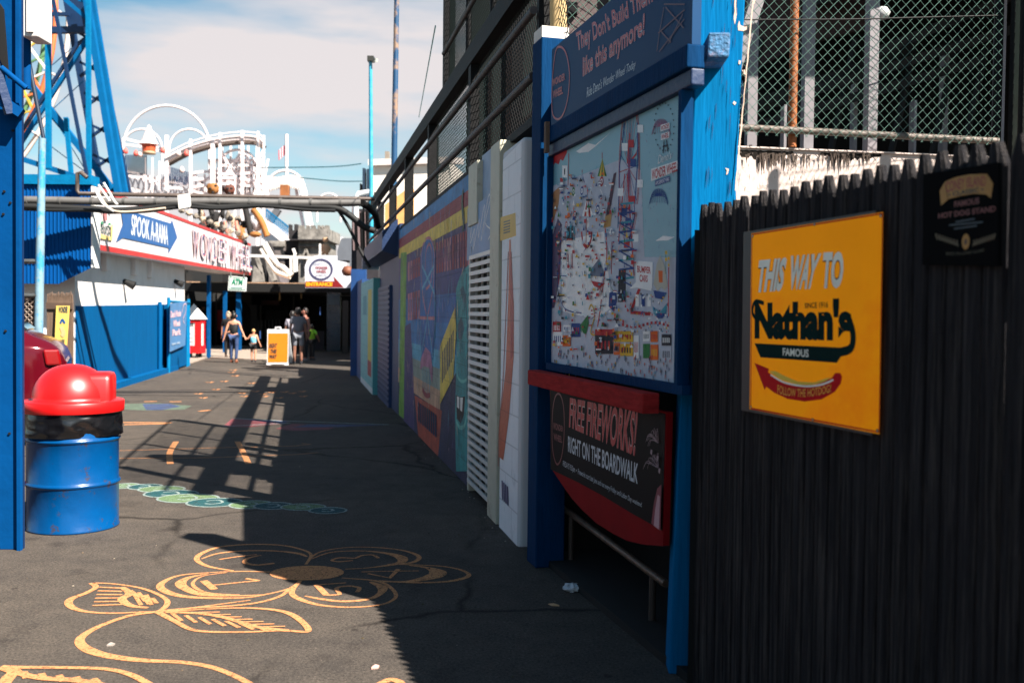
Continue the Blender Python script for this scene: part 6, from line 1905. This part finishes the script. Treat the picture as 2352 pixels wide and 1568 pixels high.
# ------------------------------------------------ figures
SKIN = mat((200, 140, 112), .5, .08, 8)
def skin_mesh(pts, edges, radii, m, name, parent, sub=1):
    me = bpy.data.meshes.new(name)
    me.from_pydata([tuple(p) for p in pts], edges, [])
    o = bpy.data.objects.new(name, me); COL.objects.link(o)
    md = o.modifiers.new('skin', 'SKIN')
    for i, r in enumerate(radii):
        rr = r if isinstance(r, tuple) else (r, r)
        me.skin_vertices[0].data[i].radius = rr
    me.skin_vertices[0].data[0].use_root = True
    s2 = o.modifiers.new('sub', 'SUBSURF'); s2.levels = sub; s2.render_levels = sub
    dg = bpy.context.evaluated_depsgraph_get()
    m2 = bpy.data.meshes.new_from_object(o.evaluated_get(dg))
    o.modifiers.clear(); o.data = m2; bpy.data.meshes.remove(me)
    m2.materials.clear(); m2.materials.append(m)
    m2.polygons.foreach_set('use_smooth', [True] * len(m2.polygons))
    o.parent = parent
    return o
def person(base, H, label, face=0.0, skin=SKIN, hair=None, hairlen=.1, top=None, sleeves=0, legs=None, legcut=1.0, shoes=None, armL=None, armR=None, stride=.12, lean=0.0, bun=False, slim=1.0, rev=1):
    """standing/walking figure; face = heading angle (0 looks away from the camera); arms as lists of 3 local points"""
    root = thing('person', label, 'person', base)
    root.rotation_euler = (0, 0, face)
    s = H / 1.7
    def q(x, y, z): return Vector((x * s, (y + lean * z) * s, z * s))
    hipz, shz = .92, 1.40
    aL = armL or [(-.22, 0, 1.12), (-.25, .04, .88)]
    aR = armR or [(.22, 0, 1.12), (.25, .04, .88)]
    J = [q(0, 0, hipz), q(0, 0, 1.1), q(0, .01, 1.3), q(0, 0, shz + .03), q(0, 0, 1.49), q(0, .02, 1.58), q(0, .02, 1.66),
         q(-.09, 0, hipz - .04), q(-.1, stride, .5), q(-.1, stride * .8, .09), q(-.1, stride * .8 + .14, .04),
         q(.09, 0, hipz - .04), q(.1, -stride * .4, .5), q(.1, -stride * 1.4, .11), q(.1, -stride * 1.4 + .13, .05),
         q(-.165, 0, shz - .02), q(*aL[0]), q(*aL[1]), q(.165, 0, shz - .02), q(*aR[0]), q(*aR[1])]
    E = [(0, 1), (1, 2), (2, 3), (3, 4), (4, 5), (5, 6), (0, 7), (7, 8), (8, 9), (9, 10), (0, 11), (11, 12), (12, 13), (13, 14), (2, 15), (15, 16), (16, 17), (2, 18), (18, 19), (19, 20)]
    Rr = [(.13, .10), (.11, .085), (.135, .09), (.07, .06), (.05, .05), (.075, .09), (.06, .075), .085, .058, .04, (.04, .03), .085, .058, .04, (.04, .03), .055, .04, .027, .055, .04, .027]
    # hands: palm and five separate fingers
    for (e, w_) in ((16, 17), (19, 20)):
        d = (J[w_] - J[e]).normalized(); sd_ = Vector((0, 1, 0)).cross(d).normalized(); fw_ = d.cross(sd_).normalized()
        pm = J[w_] + d * .07 * s; i0 = len(J); J.append(pm); E.append((w_, i0)); Rr.append((.022, .034))
        for f_, ln in ((-.027, .06), (-.009, .075), (.009, .07), (.027, .055)):
            k0 = len(J); J.append(pm + d * .03 * s + fw_ * f_ * s); J.append(pm + d * (.03 + ln) * s + fw_ * f_ * 1.2 * s + sd_ * .012 * s); E += [(i0, k0), (k0, k0 + 1)]; Rr += [.009, .007]
        k0 = len(J); J.append(J[w_] + d * .04 * s + fw_ * .04 * s); J.append(J[w_] + d * .075 * s + fw_ * .06 * s); E += [(i0, k0), (k0, k0 + 1)]; Rr += [.01, .008]
    Rr = [tuple(v * s * slim for v in r) if isinstance(r, tuple) else r * s * slim for r in Rr]
    skin_mesh(J, E, Rr, skin, 'body', root)
    def garment(idx, edges, extra, m, nm, cut=None):
        mp_ = {a: i for i, a in enumerate(idx)}
        pts = [J[a].copy() for a in idx]
        rr = []
        for a in idx:
            r = Rr[a]; r = r if isinstance(r, tuple) else (r, r)
            rr.append((r[0] + extra * s, r[1] + extra * s))
        ed = [(mp_[a], mp_[b]) for a, b in edges]
        if cut:
            for (a, b, t) in cut:
                pts[mp_[b]] = J[a].lerp(J[b], t)
        return skin_mesh(pts, ed, rr, m, nm, root)
    if top: 
        idx = [0, 1, 2, 3] + ([15, 16, 18, 19] if sleeves else [15, 18])
        o = garment(idx, [(0, 1), (1, 2), (2, 3)] + ([(2, 15), (15, 16), (2, 18), (18, 19)] if sleeves else [(2, 15), (2, 18)]), .03, top, 'shirt', [(15, 16, sleeves), (18, 19, sleeves)] if sleeves else [(2, 3, .7), (2, 15, .62), (2, 18, .62)])
    if legs:
        if legcut >= 1: garment([0, 7, 8, 9, 11, 12, 13], [(0, 7), (7, 8), (8, 9), (0, 11), (11, 12), (12, 13)], .010, legs, 'trousers')
        else: garment([0, 7, 8, 11, 12], [(0, 7), (7, 8), (0, 11), (11, 12)], .014, legs, 'shorts', [(7, 8, legcut), (11, 12, legcut)])
    if shoes:
        for (a, b) in ((9, 10), (13, 14)):
            mb = MB(); p0_, p1_ = J[a], J[b]; o0_ = root.location
            vs_ = [Vector((p0_.x, p0_.y - .05 * s, 0)), Vector((p1_.x, p1_.y + .03 * s, 0))]
            mb.tube([vs_[0] + UP * .045 * s, vs_[0].lerp(vs_[1], .3) + UP * .055 * s, vs_[0].lerp(vs_[1], .7) + UP * .045 * s, vs_[1] + UP * .03 * s], [.03 * s, .048 * s, .045 * s, .025 * s], shoes, n=10)
            mb.v = [v + o0_ for v in mb.v]
            mb.build('shoe', root)
    if hair:
        mb = MB(); c_ = q(0, .0, 1.615) + root.location
        rx, ry, rz = .088 * s, .10 * s, .115 * s
        prof = [(0, 1.0), (.4, .92), (.75, .68), (.95, .3), (1.0, 0), (.96, -.3 - hairlen), (.8, -.5 - hairlen * 4), (0, -.55 - hairlen * 4)]
        vs_ = []
        n_ = 18
        for (r_, z_) in prof:
            for k in range(n_):
                a = 2 * pi * k / n_
                fr = .72 if sin(a) > 0 and z_ < .35 else 1.0    # open at the face
                vs_.append(c_ + Vector((r_ * rx * cos(a) * (1 + .06 * sin(5 * a)), r_ * ry * sin(a) * fr - .012 * s, z_ * rz)))
        mb.mesh(vs_, [(i * n_ + k, (i + 1) * n_ + k, (i + 1) * n_ + (k + 1) % n_, i * n_ + (k + 1) % n_) for i in range(len(prof) - 1) for k in range(n_)], hair, True)
        if bun:
            bc_ = q(0, -.07, 1.72) + root.location
            mb.lathe(bc_, [(0, -.04 * s), (.035 * s, -.025 * s), (.045 * s, 0), (.035 * s, .03 * s), (0, .045 * s)], hair, n=12)
        mb.build('hair', root)
    # face
    mb = MB(); hc = q(0, .02, 1.6) + root.location
    for sg in (-1, 1):
        mb.lathe(hc + Vector((sg * .03 * s, .085 * s, .01 * s)), [(0, -.009 * s), (.011 * s, 0), (0, .009 * s)], mat((30, 24, 22), .4), n=8)
        mb.tube([hc + Vector((sg * .078 * s, 0, .02 * s)), hc + Vector((sg * .092 * s, -.01 * s, 0)), hc + Vector((sg * .08 * s, 0, -.03 * s))], .012 * s, skin, n=6)
    mb.tube([hc + Vector((0, .085 * s, .01 * s)), hc + Vector((0, .112 * s, -.02 * s)), hc + Vector((0, .09 * s, -.028 * s))], [.008 * s, .015 * s, .008 * s], skin, n=6)
    mb.tube([hc + Vector((-.025 * s, .082 * s, -.055 * s)), hc + Vector((.025 * s, .082 * s, -.055 * s))], .007 * s, mat((150, 70, 66), .5), n=6)
    mb.build('face', root)
    return root
JEAN = mat((40, 58, 96), .8, .35, 8, dirt=(80, 100, 140), damt=.5, dscale=6)
HAIRD = mat((26, 20, 18), .5, .3, 10); HAIRB = mat((190, 150, 100), .6, .2, 10)
pw = G(537, 833)
def hgt_at(p, y0, y1): return (y1 - y0) / FPX * p.y
hw = hgt_at(pw, 718, 833)
# rotate helper: negative x is picture-left for a figure that looks away
w1 = person(pw, hw, 'woman in black tank top and blue jeans walking away, holding a child by the hand', 0, hair=HAIRD, top=mat((14, 14, 16), .7), legs=JEAN, shoes=mat((120, 70, 50), .6), bun=True, stride=.06,
       armL=[(-.25, -.03, 1.14), (-.33, .0, .86)], armR=[(.24, 0, 1.15), (.34, .0, .94)])
pc = G(582, 831)
ch = person(pc, hgt_at(pc, 756, 831), 'small child in light blue sleeveless top and black shorts holding the woman\'s hand', 0, hair=HAIRB, hairlen=0, top=mat((110, 180, 205), .7), legs=mat((16, 16, 20), .7), legcut=.75, shoes=mat((30, 40, 50), .6), stride=.05, slim=1.18,
       armL=[(-.30, .0, 1.18), (-.46, .02, 1.28)], armR=[(.25, 0, 1.12), (.33, .04, .92)])
g0 = G(684, 836)
person(g0, hgt_at(g0, 707, 836), 'person in grey shirt and light shorts standing in shade beside the A-frame sign', .3, skin=mat((130, 90, 74), .5), hair=HAIRD, top=mat((96, 98, 106), .8), sleeves=.7, legs=mat((110, 112, 120), .8), legcut=.95, shoes=mat((40, 40, 44), .6), stride=.03)
g1 = G(700, 829)
person(g1, hgt_at(g1, 708, 829), 'bare shouldered person standing in shade behind the one in the grey shirt', 2.4, skin=mat((140, 90, 76), .5), hair=HAIRD, top=mat((60, 50, 58), .8), legs=mat((26, 26, 32), .8), shoes=mat((150, 140, 140), .6), stride=.03)
g2 = G(716, 826)
person(g2, hgt_at(g2, 745, 826), 'child in a bright lime green shirt standing in shade by the entrance', -.5, skin=mat((140, 95, 76), .5), hair=HAIRD, top=mat((130, 190, 40), .8), sleeves=.8, legs=mat((22, 22, 28), .8), shoes=mat((60, 60, 66), .6), stride=.02, slim=1.25,
       armR=[(.27, .05, 1.15), (.25, .18, 1.0)])
g3 = G(671, 832)
person(g3, hgt_at(g3, 715, 832), 'person in white t-shirt half hidden behind the A-frame sign', .2, skin=mat((120, 84, 70), .5), hair=HAIRD, top=mat((150, 146, 156), .8), sleeves=.7, legs=mat((22, 22, 30), .8), shoes=mat((30, 30, 34), .6), stride=.03)
g4 = G(524, 822)
person(g4, hgt_at(g4, 716, 822), 'dark clothed person with light hair walking ahead of the woman in the tank top', 0, hair=mat((170, 150, 130), .6), hairlen=.2, top=mat((16, 16, 20), .8), sleeves=.9, legs=mat((18, 18, 24), .8), shoes=BLACK, stride=.05)

# skeleton prop above the ENTRANCE sign and monster props on the sign roof
sk = thing('skeleton_prop', 'tan skeleton prop perched on top of the ENTRANCE sign', 'figure', P(745, 585, 36))
def skp(x, y, dy=0): return P(*TF(x, y), 36 + dy)
BN = mat((176, 140, 108), .7, .3, 6)
mb = MB(); mb.tube([skp(1525, 560), skp(1525, 500), skp(1522, 470)], [.06, .12, .07], BN, n=10); mb.tube([skp(1525, 590), skp(1535, 700), skp(1545, 760)], [.10, .14, .12], BN, n=10)
mb.build('torso', sk)
for pts in ([(1480, 610), (1445, 680), (1440, 710), (1530, 730)], [(1560, 610), (1620, 680), (1560, 760)]):
    mb = MB(); mb.tube([skp(*p) for p in pts], .04, BN, n=6); mb.build('arm', sk)
for pts in ([(1520, 760), (1480, 760), (1470, 800)], [(1550, 760), (1560, 800)]):
    mb = MB(); mb.tube([skp(*p) for p in pts], .05, BN, n=6); mb.build('leg', sk)

mt = thing('monster_cluster', 'heap of brown and black monster props standing on the roof behind the sign', 'figure', V2(P(530, 700, 38)))
random.seed(12)
def TM(x, y): return (235.2 + x * .26, 207 + y * .26)
MC_ = [mat((150, 96, 44), .8, .4, 2), mat((96, 50, 36), .8, .4, 2), mat((22, 18, 18), .8, .4, 2), mat((170, 150, 130), .8, .3, 2), mat((120, 110, 100), .8, .3, 2)]
def blob(x, y, rx, rz, m, Y=38, nm='head', par=None, amp=.35):
    mb = MB(); q = P(*TM(x, y), Y); u_ = .26 * Y / FPX
    n_, mm = 16, 10
    vs_ = []
    for i in range(mm + 1):
        a = pi * i / mm - pi / 2
        for k in range(n_):
            b = 2 * pi * k / n_
            d = Vector((cos(a) * cos(b), cos(a) * sin(b), sin(a)))
            f = 1 + amp * noise.noise(d * 2.5 + Vector((x * .1, y * .1, 0)))
            vs_.append(q + Vector((d.x * rx * u_ * f, d.y * rx * u_ * f, d.z * rz * u_ * f)))
    mb.mesh(vs_, [(i * n_ + k, i * n_ + (k + 1) % n_, (i + 1) * n_ + (k + 1) % n_, (i + 1) * n_ + k) for i in range(mm) for k in range(n_)], m, True)
    return mb.build(nm, par or mt)
blob(975, 870, 52, 50, MC_[0], 39, 'head'); blob(1122, 880, 48, 46, MC_[1], 39, 'head')
for (x, y) in ((950, 870), (1000, 845), (975, 905), (1105, 870), (1140, 870), (1120, 910)): blob(x, y, 13, 11, MC_[2], 38.3, 'eye', amp=.1)
for i in range(34):
    x_ = random.uniform(850, 1270); yb_ = 1045 + (x_ - 800) * .36
    blob(x_, yb_ + random.uniform(-60, 160) * 1.0, random.uniform(12, 34), random.uniform(16, 60), random.choice([MC_[2], MC_[2], MC_[1], MC_[4], MC_[0], MC_[3], MC_[2]]), random.uniform(37.6, 38.6), 'figure_part', amp=.8)
for i in range(10):
    x_ = 700 + i * 62; y_ = 1075 + (x_ - 700) * .40
    blob(x_, y_ - 10, 26, 22, MC_[3] if i % 2 else MC_[4], 37.2, 'pale_rock', amp=.7)
for pts in ([(1330, 1050), (1400, 1150), (1455, 1290)], [(1260, 1040), (1290, 1180), (1310, 1280)]):
    mb = MB(); mb.tube(catmull([P(*TM(*p), 38) for p in pts], 4), .12, MC_[0] if pts[0][0] == 1330 else MC_[2], n=7); mb.build('limb', mt)
blob(1360, 1140, 60, 110, mat((220, 214, 214), .7, .1, 2), 38.2, 'white_sheet', amp=.25)
blob(1350, 1275, 50, 26, MC_[0], 37.8, 'crate', amp=.2)
for (x, y) in ((1180, 1215), (1080, 1220)):
    mb = MB(); mb.tube([P(*TM(x, y - 60), 37.5), P(*TM(x + 8, y), 37.5), P(*TM(x + 30, y + 40), 37.5)], .07, mat((200, 130, 110), .7), n=6); mb.build('claw', mt)

# ------------------------------------------------ entrance building with its canopy
YE = 38.0
en = thing('entrance_hall', 'dark open ride entrance hall under the castle at the end of the alley', 'building', V2(P(620, 700, YE)))
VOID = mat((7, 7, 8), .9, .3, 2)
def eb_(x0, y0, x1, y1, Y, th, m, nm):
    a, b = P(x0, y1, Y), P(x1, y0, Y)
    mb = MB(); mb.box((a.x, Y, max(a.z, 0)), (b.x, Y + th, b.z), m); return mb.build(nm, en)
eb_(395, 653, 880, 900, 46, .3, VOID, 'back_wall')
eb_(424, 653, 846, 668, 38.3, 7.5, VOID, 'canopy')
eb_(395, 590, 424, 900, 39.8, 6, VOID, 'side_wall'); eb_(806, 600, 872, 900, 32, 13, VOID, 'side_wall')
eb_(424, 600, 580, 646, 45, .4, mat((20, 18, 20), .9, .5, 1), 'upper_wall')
mb = MB(); a, b = P(490, 812, 44), P(575, 670, 44)
eb_(486, 668, 576, 810, 44, .2, mat((50, 46, 44), .8, .3, 1), 'arch_surround')
mb = MB(); q = P(531, 730, 43.9); mb.prism([q + Vector((.9 * cos(a_) * 1.0, 0, .95 * sin(a_))) for a_ in [pi * k / 12 for k in range(13)]] + [q + Vector((-.9, 0, -1.4)), q + Vector((.9, 0, -1.4))], (0, .05, 0), VOID); mb.build('arch_opening', en)
eb_(424, 655, 470, 700, 43, .2, mat((96, 84, 74), .8, .4, 1), 'stone_pier'); eb_(499, 712, 514, 760, 43.7, .1, mat((130, 24, 26), .7, .2), 'red_panel')
for (x, y0, y1) in ((494, 650, 810), (596, 700, 812), (672, 668, 812)): eb_(x, y0, x + 3, y1, 43.2, .1, mat((44, 40, 38), .8), 'post')
for k in range(7):
    x_ = 592 + k * 8; eb_(x_, 735, x_ + 2.4, 812, 42, .06, mat((34, 32, 32), .7), 'picket')
eb_(750, 672, 782, 806, 36, .1, mat((20, 34, 40), .2, .3, 2), 'glass_door'); eb_(786, 690, 800, 812, 35.5, .1, mat((26, 22, 20), .5), 'door_leaf')
for (x, y) in ((734, 705), (596, 760)): eb_(x, y, x + 2, y + 18, 35, .05, mat((40, 70, 120), .5), 'blue_sliver')
def bpost(x0, x1, y0, y1, Y=None):
    p = G((x0 + x1) / 2, y1); Y = p.y
    a, b = P(x0, y1, Y), P(x1, y0, Y)
    mb = MB(); mb.box((a.x, Y - .08, 0), (b.x, Y + .08, b.z), BLUE); return mb, p
for (x0, x1, y0, y1, lab) in ((476, 483, 632, 822, 'blue canopy post nearest the red and white booth'), (513, 520.5, 668, 811, 'blue canopy post directly behind the woman in the tank top'), (543, 554, 668, 806, 'wider blue canopy post below the ATM sign, right of the woman')):
    mb, p = bpost(x0, x1, y0, y1); o = mb.build('canopy_post', loc=tuple(p), label=lab, cat='post', group='blue posts under the sign canopy')

# ATM sign
at = thing('atm_sign', 'white hanging ATM sign with green lettering under the sign fascia', 'sign', P(545, 668, 34))
ac = Canvas(P(545, 650, 34), (1, 0, 0), UP, (0, -1, 0), step=.003, lift=.006)
WSG = mat((214, 216, 216), .5, .05)
mb = MB(); mb.prism([P(x, y, 34) for x, y in [(523, 667), (564, 669), (566, 637), (526, 633)]], (0, .08, 0), WSG); mb.build('board', at)
GR2 = mat((20, 120, 90), .5)
ac.stroke([(526, 664.5), (562, 666), (563.5, 639.5), (528.5, 636)], .025, GR2, px=True, closed=True)
ac.text("ATM", [(531, 654), (557, 655), (558, 641.5), (533, 639)], GR2, px=True, bold=.06)
ac.stroke([(530, 660), (558, 661)], .04, mat((120, 160, 150), .5), px=True)
ac.build('lettering', at)
mb = MB(); mb.tube([P(530, 634, 34), P(530, 624, 34)], .02, GREY); mb.build('hanger', at)
mb = MB(); mb.tube([P(560, 637, 34), P(560, 628, 34)], .02, GREY); mb.build('hanger', at)

# ENTRANCE sign
es = thing('entrance_sign', 'white sign with a round logo and red arrow reading ENTRANCE', 'sign', P(752, 661, 34.5))
ec = Canvas(P(752, 620, 34.5), (1, 0, 0), UP, (0, -1, 0), step=.003, lift=.006)
brd = [(701, 661), (806, 661), (806, 634), (795, 632), (795, 588), (731, 586), (716, 589), (705, 599), (700, 612)]
mb = MB(); mb.prism([P(x, y, 34.5) for x, y in brd], (0, .12, 0), mat((206, 206, 214), .5, .05)); mb.build('board', es)
def ep(pts, m): ec.poly([TF(*p) for p in pts], m, px=True)
DRD = mat((120, 12, 16), .5)
ep([(1140, 1420), (1140, 1330), (1150, 1305), (1700, 1305), (1675, 1205), (1875, 1420)], DRD)
ec.text("ENTRANCE", [TF(1155, 1400), TF(1660, 1400), TF(1660, 1322), TF(1155, 1322)], mat((235, 160, 20), .5), px=True, bold=.05)
cc = ec.px(*TF(1440, 1080)); ee = ec.px(*TF(1650, 1080))
ec.stroke([(cc[0] + (ee[0] - cc[0]) * cos(2 * pi * k / 40), cc[1] + (ee[0] - cc[0]) * .9 * sin(2 * pi * k / 40)) for k in range(40)], .07, mat((60, 60, 90), .5), closed=True)
ec.text("WONDER", [TF(1330, 1075), TF(1575, 1075), TF(1575, 1020), TF(1330, 1020)], mat((130, 50, 60), .5), px=True, bold=.04)
ec.text("WHEEL", [TF(1350, 1145), TF(1550, 1145), TF(1550, 1092), TF(1350, 1092)], mat((130, 50, 60), .5), px=True, bold=.04)
ec.text("AMUSEMENT PARK", [TF(1330, 1200), TF(1560, 1200), TF(1560, 1180), TF(1330, 1180)], mat((60, 60, 90), .5), px=True, bold=.03)
ec.text("Deno's", [TF(1260, 1000), TF(1480, 990), TF(1480, 930), TF(1260, 930)], mat((90, 100, 130), .5), px=True, shear=.3)
ec.build('lettering', es)
mb = MB(); mb.beam(P(735, 586, 34.7), P(735, 560, 34.7), .06, .06, WHITE_C); mb.beam(P(785, 588, 34.7), P(785, 545, 34.7), .08, .08, WHITE_C); mb.build('bracket', es)

# A-frame sign
af = thing('a_frame_sign', 'white framed A-board with an orange yellow panel reading RIGHT THIS WAY', 'sign', G(637, 838))
YA = G(637, 838).y
fc = Canvas((0, YA, 0), (1, 0, 0), Vector((0, .12, 1)).normalized(), Vector((0, -1, .12)).normalized(), step=.002, lift=.004)
q = [fc.px(*p) for p in [(612, 838), (662, 838), (663, 755), (613, 755)]]
WF = mat((205, 205, 208), .4, .05)
def fr(pts, th, m, nm, off=0):
    mb = MB(); mb.prism([fc.w(*fc.px(*p), off) for p in pts], -fc.N * th, m); return mb.build(nm, af)
fr([(613, 836), (661, 836), (662, 756), (614, 756)], .05, WF, 'front_panel')
fr([(612, 839), (622, 839), (622, 834), (612, 834)], .06, WF, 'foot', .004); fr([(653, 839), (662, 839), (662, 834), (653, 834)], .06, WF, 'foot', .004)
mb = MB(); mb.prism([fc.w(*fc.px(*p), 0) + Vector((0, .62 if p[1] > 800 else .10, 0)) for p in [(613, 836), (661, 836), (662, 756), (614, 756)]], (0, .05, 0), WF); mb.build('back_panel', af)
mb = MB(); mb.tube([fc.w(*fc.px(*p), -.03) for p in [(632, 757), (632, 751.5), (644, 751.5), (644, 757)]], .02, WF, n=8); mb.build('handle', af)
fc.poly([(615, 832), (660.5, 832), (661.5, 765), (616, 765)], mat((196, 112, 10), .4, .04), px=True)
for (t, x0, x1, y0, y1) in (("RIGHT", 617.5, 636, 800, 788.5), ("THIS", 620, 635, 812, 802), ("WAY", 618, 636, 824, 814)):
    fc.text(t, [(x0, y0), (x1, y0), (x1 + 1, y1), (x0 + 1, y1)], mat((30, 30, 34), .5), px=True, bold=.06, shear=.2)
fc.build('print', af)

# red and white ticket booth
bo = thing('ticket_booth', 'red and white lettered kiosk with a white pyramid roof behind the blue gate', 'booth', G(450, 822))
YB = G(455, 824).y
a, b = P(421, 820, YB), P(458, 735, YB)
bw = b.x - a.x
zt = b.z
mb = MB(); mb.box((a.x, YB, .18), (b.x, YB + bw, zt), mat((226, 218, 212), .5, .05)); mb.build('cabinet', bo)
RR = mat((196, 16, 20), .5, .08)
mb = MB()
mb.box((a.x - .03, YB - .03, .18), (b.x + .03, YB + bw + .03, .42), RR); mb.build('base_band', bo)
mb = MB(); mb.box((a.x - .03, YB - .03, zt - .08), (b.x + .03, YB + bw + .03, zt + .03), RR); mb.build('top_band', bo)
for xx in (b.x - .13,):
    mb = MB(); mb.box((xx, YB - .025, .421), (b.x + .025, YB + .13, zt - .081), RR); mb.build('corner_trim', bo)
mb = MB(); mb.box((b.x - .02, YB + bw - .1, .421), (b.x + .025, YB + bw + .02, zt - .081), RR); mb.build('corner_trim', bo)
mb = MB(); t_ = P(448, 697, YB); m_ = Vector(((a.x + b.x) / 2, YB + bw / 2, t_.z)); cz_ = [(a.x - .08, YB - .08), (b.x + .08, YB - .08), (b.x + .08, YB + bw + .08), (a.x - .08, YB + bw + .08)]
for k in range(4):
    mb.face([(*cz_[k], zt + .03), (*cz_[(k + 1) % 4], zt + .03), m_], WHITE_C)
mb.face([(*p, zt + .031) for p in cz_], WHITE_C)
mb.build('pyramid_roof', bo)
c = Canvas((0, YB, 0), (1, 0, 0), UP, (0, -1, 0), step=.002, lift=.004)
c.text("WONDER", [QY(2035, 595), QY(2215, 600), QY(2215, 545), QY(2035, 540)], mat((50, 44, 50), .5), px=True, bold=.03); c.text("WHEEL", [QY(2045, 690), QY(2180, 690), QY(2180, 635), QY(2045, 635)], mat((50, 44, 50), .5), px=True, bold=.03)
for k in range(3): c.stroke([QY(2110, 740 + k * 45), QY(2210, 742 + k * 45)], .03, mat((170, 160, 160), .5), px=True)
c.build('lettering', bo)
for xx in (a.x + .1, b.x - .1):
    for yy in (YB + .1, YB + bw - .1):
        mb = MB(); mb.tube([(xx - .03, yy, .09), (xx + .03, yy, .09)], .09, BLACK, n=12); mb.build('castor', bo)

# litter on the ground
def scrap(x, y, pts, m, label, h=.02):
    p = G(x, y); mb = MB()
    random.seed(int(x))
    n_ = len(pts)
    top_ = [p + Vector((a_ * .026, b_ * .032, h * random.uniform(.4, 1.2))) for a_, b_ in pts]
    cen = sum(top_, Vector()) / n_ + UP * h * .7
    for k in range(n_):
        mb.face([top_[k], top_[(k + 1) % n_], cen], m)
        mb.face([top_[(k + 1) % n_], top_[k], Vector((top_[k].x, top_[k].y, .001)), Vector((top_[(k + 1) % n_].x, top_[(k + 1) % n_].y, .001))], m)
    mb.build('litter', loc=tuple(p), label=label, cat='litter')
p_ = G(1312, 1356) + UP * .018
mb = MB(); vs_ = []
for i in range(9):
    a = pi * i / 8 - pi / 2
    for k in range(14):
        b = 2 * pi * k / 14; d = Vector((cos(a) * cos(b), cos(a) * sin(b), sin(a)))
        f = 1 + .7 * noise.noise(d * 3.1)
        vs_.append(p_ + Vector((d.x * .045 * f, d.y * .04 * f, max(-.018, d.z * .026 * f))))
mb.mesh(vs_, [(i * 14 + k, i * 14 + (k + 1) % 14, (i + 1) * 14 + (k + 1) % 14, (i + 1) * 14 + k) for i in range(8) for k in range(14)], mat((196, 200, 206), .8, .1, 30, bump=.5, bscale=60))
mb.build('litter', loc=(p_.x, p_.y, 0), label='crumpled white paper scrap on the dark asphalt under the notice board', cat='litter')
scrap(1272, 1390, [(-1.1, .5), (-.4, -.3), (1.1, -.5), (.2, .2)], mat((190, 150, 110), .7), 'flat tan scrap of card just left of the crumpled white paper', .01)
scrap(862, 1534, [(-.6, -.5), (.5, -.2), (.6, .4), (-.3, .3)], mat((190, 150, 140), .8), 'tiny pinkish scrap of litter near the serrated shadow edge', .012)
scrap(254, 1482, [(-.5, -.4), (.1, -.3), (.5, -.2), (.6, .4), (-.3, .4)], mat((150, 140, 132), .8), 'small white scrap of litter below the painted leaf', .012)

# ------------------------------------------------ outside the frame: a wall added to darken the shade, and a high cable
mb = MB()
mb.box((-5.6, -9, 0), (-5.3, 5.9, 4.2), mat((10, 30, 52), .8, .3, 2))
mb.box((-5.6, -9, 4.2), (-4.8, 6.3, 4.4), mat((20, 22, 26), .8, .3, 2))
mb.build('unseen_shade_wall', loc=(-5.4, -2, 0), label='dark blue unseen wall added beside the camera to darken the shade', cat='building')
def wall_sun(x, y, t):
    u_, v_ = LC.px(x, y); return LC.w(u_, v_, .03) + sun_dir * t
mb = MB()
ctl = [wall_sun(208, 610, 7.5), wall_sun(222, 690, 8.2), wall_sun(243, 760, 9.3), wall_sun(262, 820, 10.3), wall_sun(292, 872, 11.3)]
mb.tube(catmull(ctl, 5), .085, BLACK, n=8)
mb.build('high_cable', loc=tuple(ctl[2]), label='thick black cable slung high across the alley, its shadow slanting down the white wall', cat='cable')

# dim clutter inside the entrance hall
random.seed(77)
for (x0, y0, x1, y1, Y, m_, nm) in ((600, 690, 640, 700, 44, mat((60, 30, 26), .8), 'sign_strip'), (610, 712, 660, 735, 45, mat((34, 30, 34), .8, .5, 1), 'poster'), (575, 700, 590, 812, 43, mat((30, 28, 30), .8), 'post'),
                                    (640, 770, 668, 806, 43, mat((40, 32, 28), .8), 'counter'), (720, 760, 744, 806, 41, mat((34, 30, 40), .8), 'counter'), (752, 676, 780, 700, 35.9, mat((40, 60, 72), .4), 'door_pane'),
                                    (430, 705, 470, 712, 42, mat((90, 60, 40), .8), 'shelf'), (640, 672, 644, 690, 40, mat((120, 90, 40), .6), 'hanging_lamp'), (690, 672, 693, 686, 40, mat((120, 90, 40), .6), 'hanging_lamp')):
    eb_(x0, y0, x1, y1, Y, .12, m_, nm)
# grit and leaves gathered along the foot of the right-hand walls
GR_ = [mat((96, 80, 62), .9), mat((60, 54, 48), .9), mat((140, 128, 112), .9), mat((70, 60, 40), .9)]
mb = MB()
for k in range(420):
    if k < 260: p_ = MC.w(random.uniform(uz(20), uz(6.4)), 0, random.expovariate(14) + .01)
    elif k < 330: p_ = FC.w(random.uniform(-.2, 2), 0, random.expovariate(10) + .03)
    else: p_ = G(random.uniform(60, 1500), random.uniform(900, 1560))
    r_ = random.uniform(.003, .010)
    a = random.uniform(0, 6)
    vs_ = [p_ + Vector((r_ * cos(a + q_), r_ * 1.4 * sin(a + q_), .001)) for q_ in (0, 1.6, 3.2, 4.7)] + [p_ + UP * (r_ * .7 + .001)]
    mb.mesh(vs_, [(0, 1, 4), (1, 2, 4), (2, 3, 4), (3, 0, 4)], random.choice(GR_))
mb.build('grit', loc=(0, 8, 0), label='loose grit and leaf crumbs strewn along the walls and asphalt', cat='grit', kind='stuff')
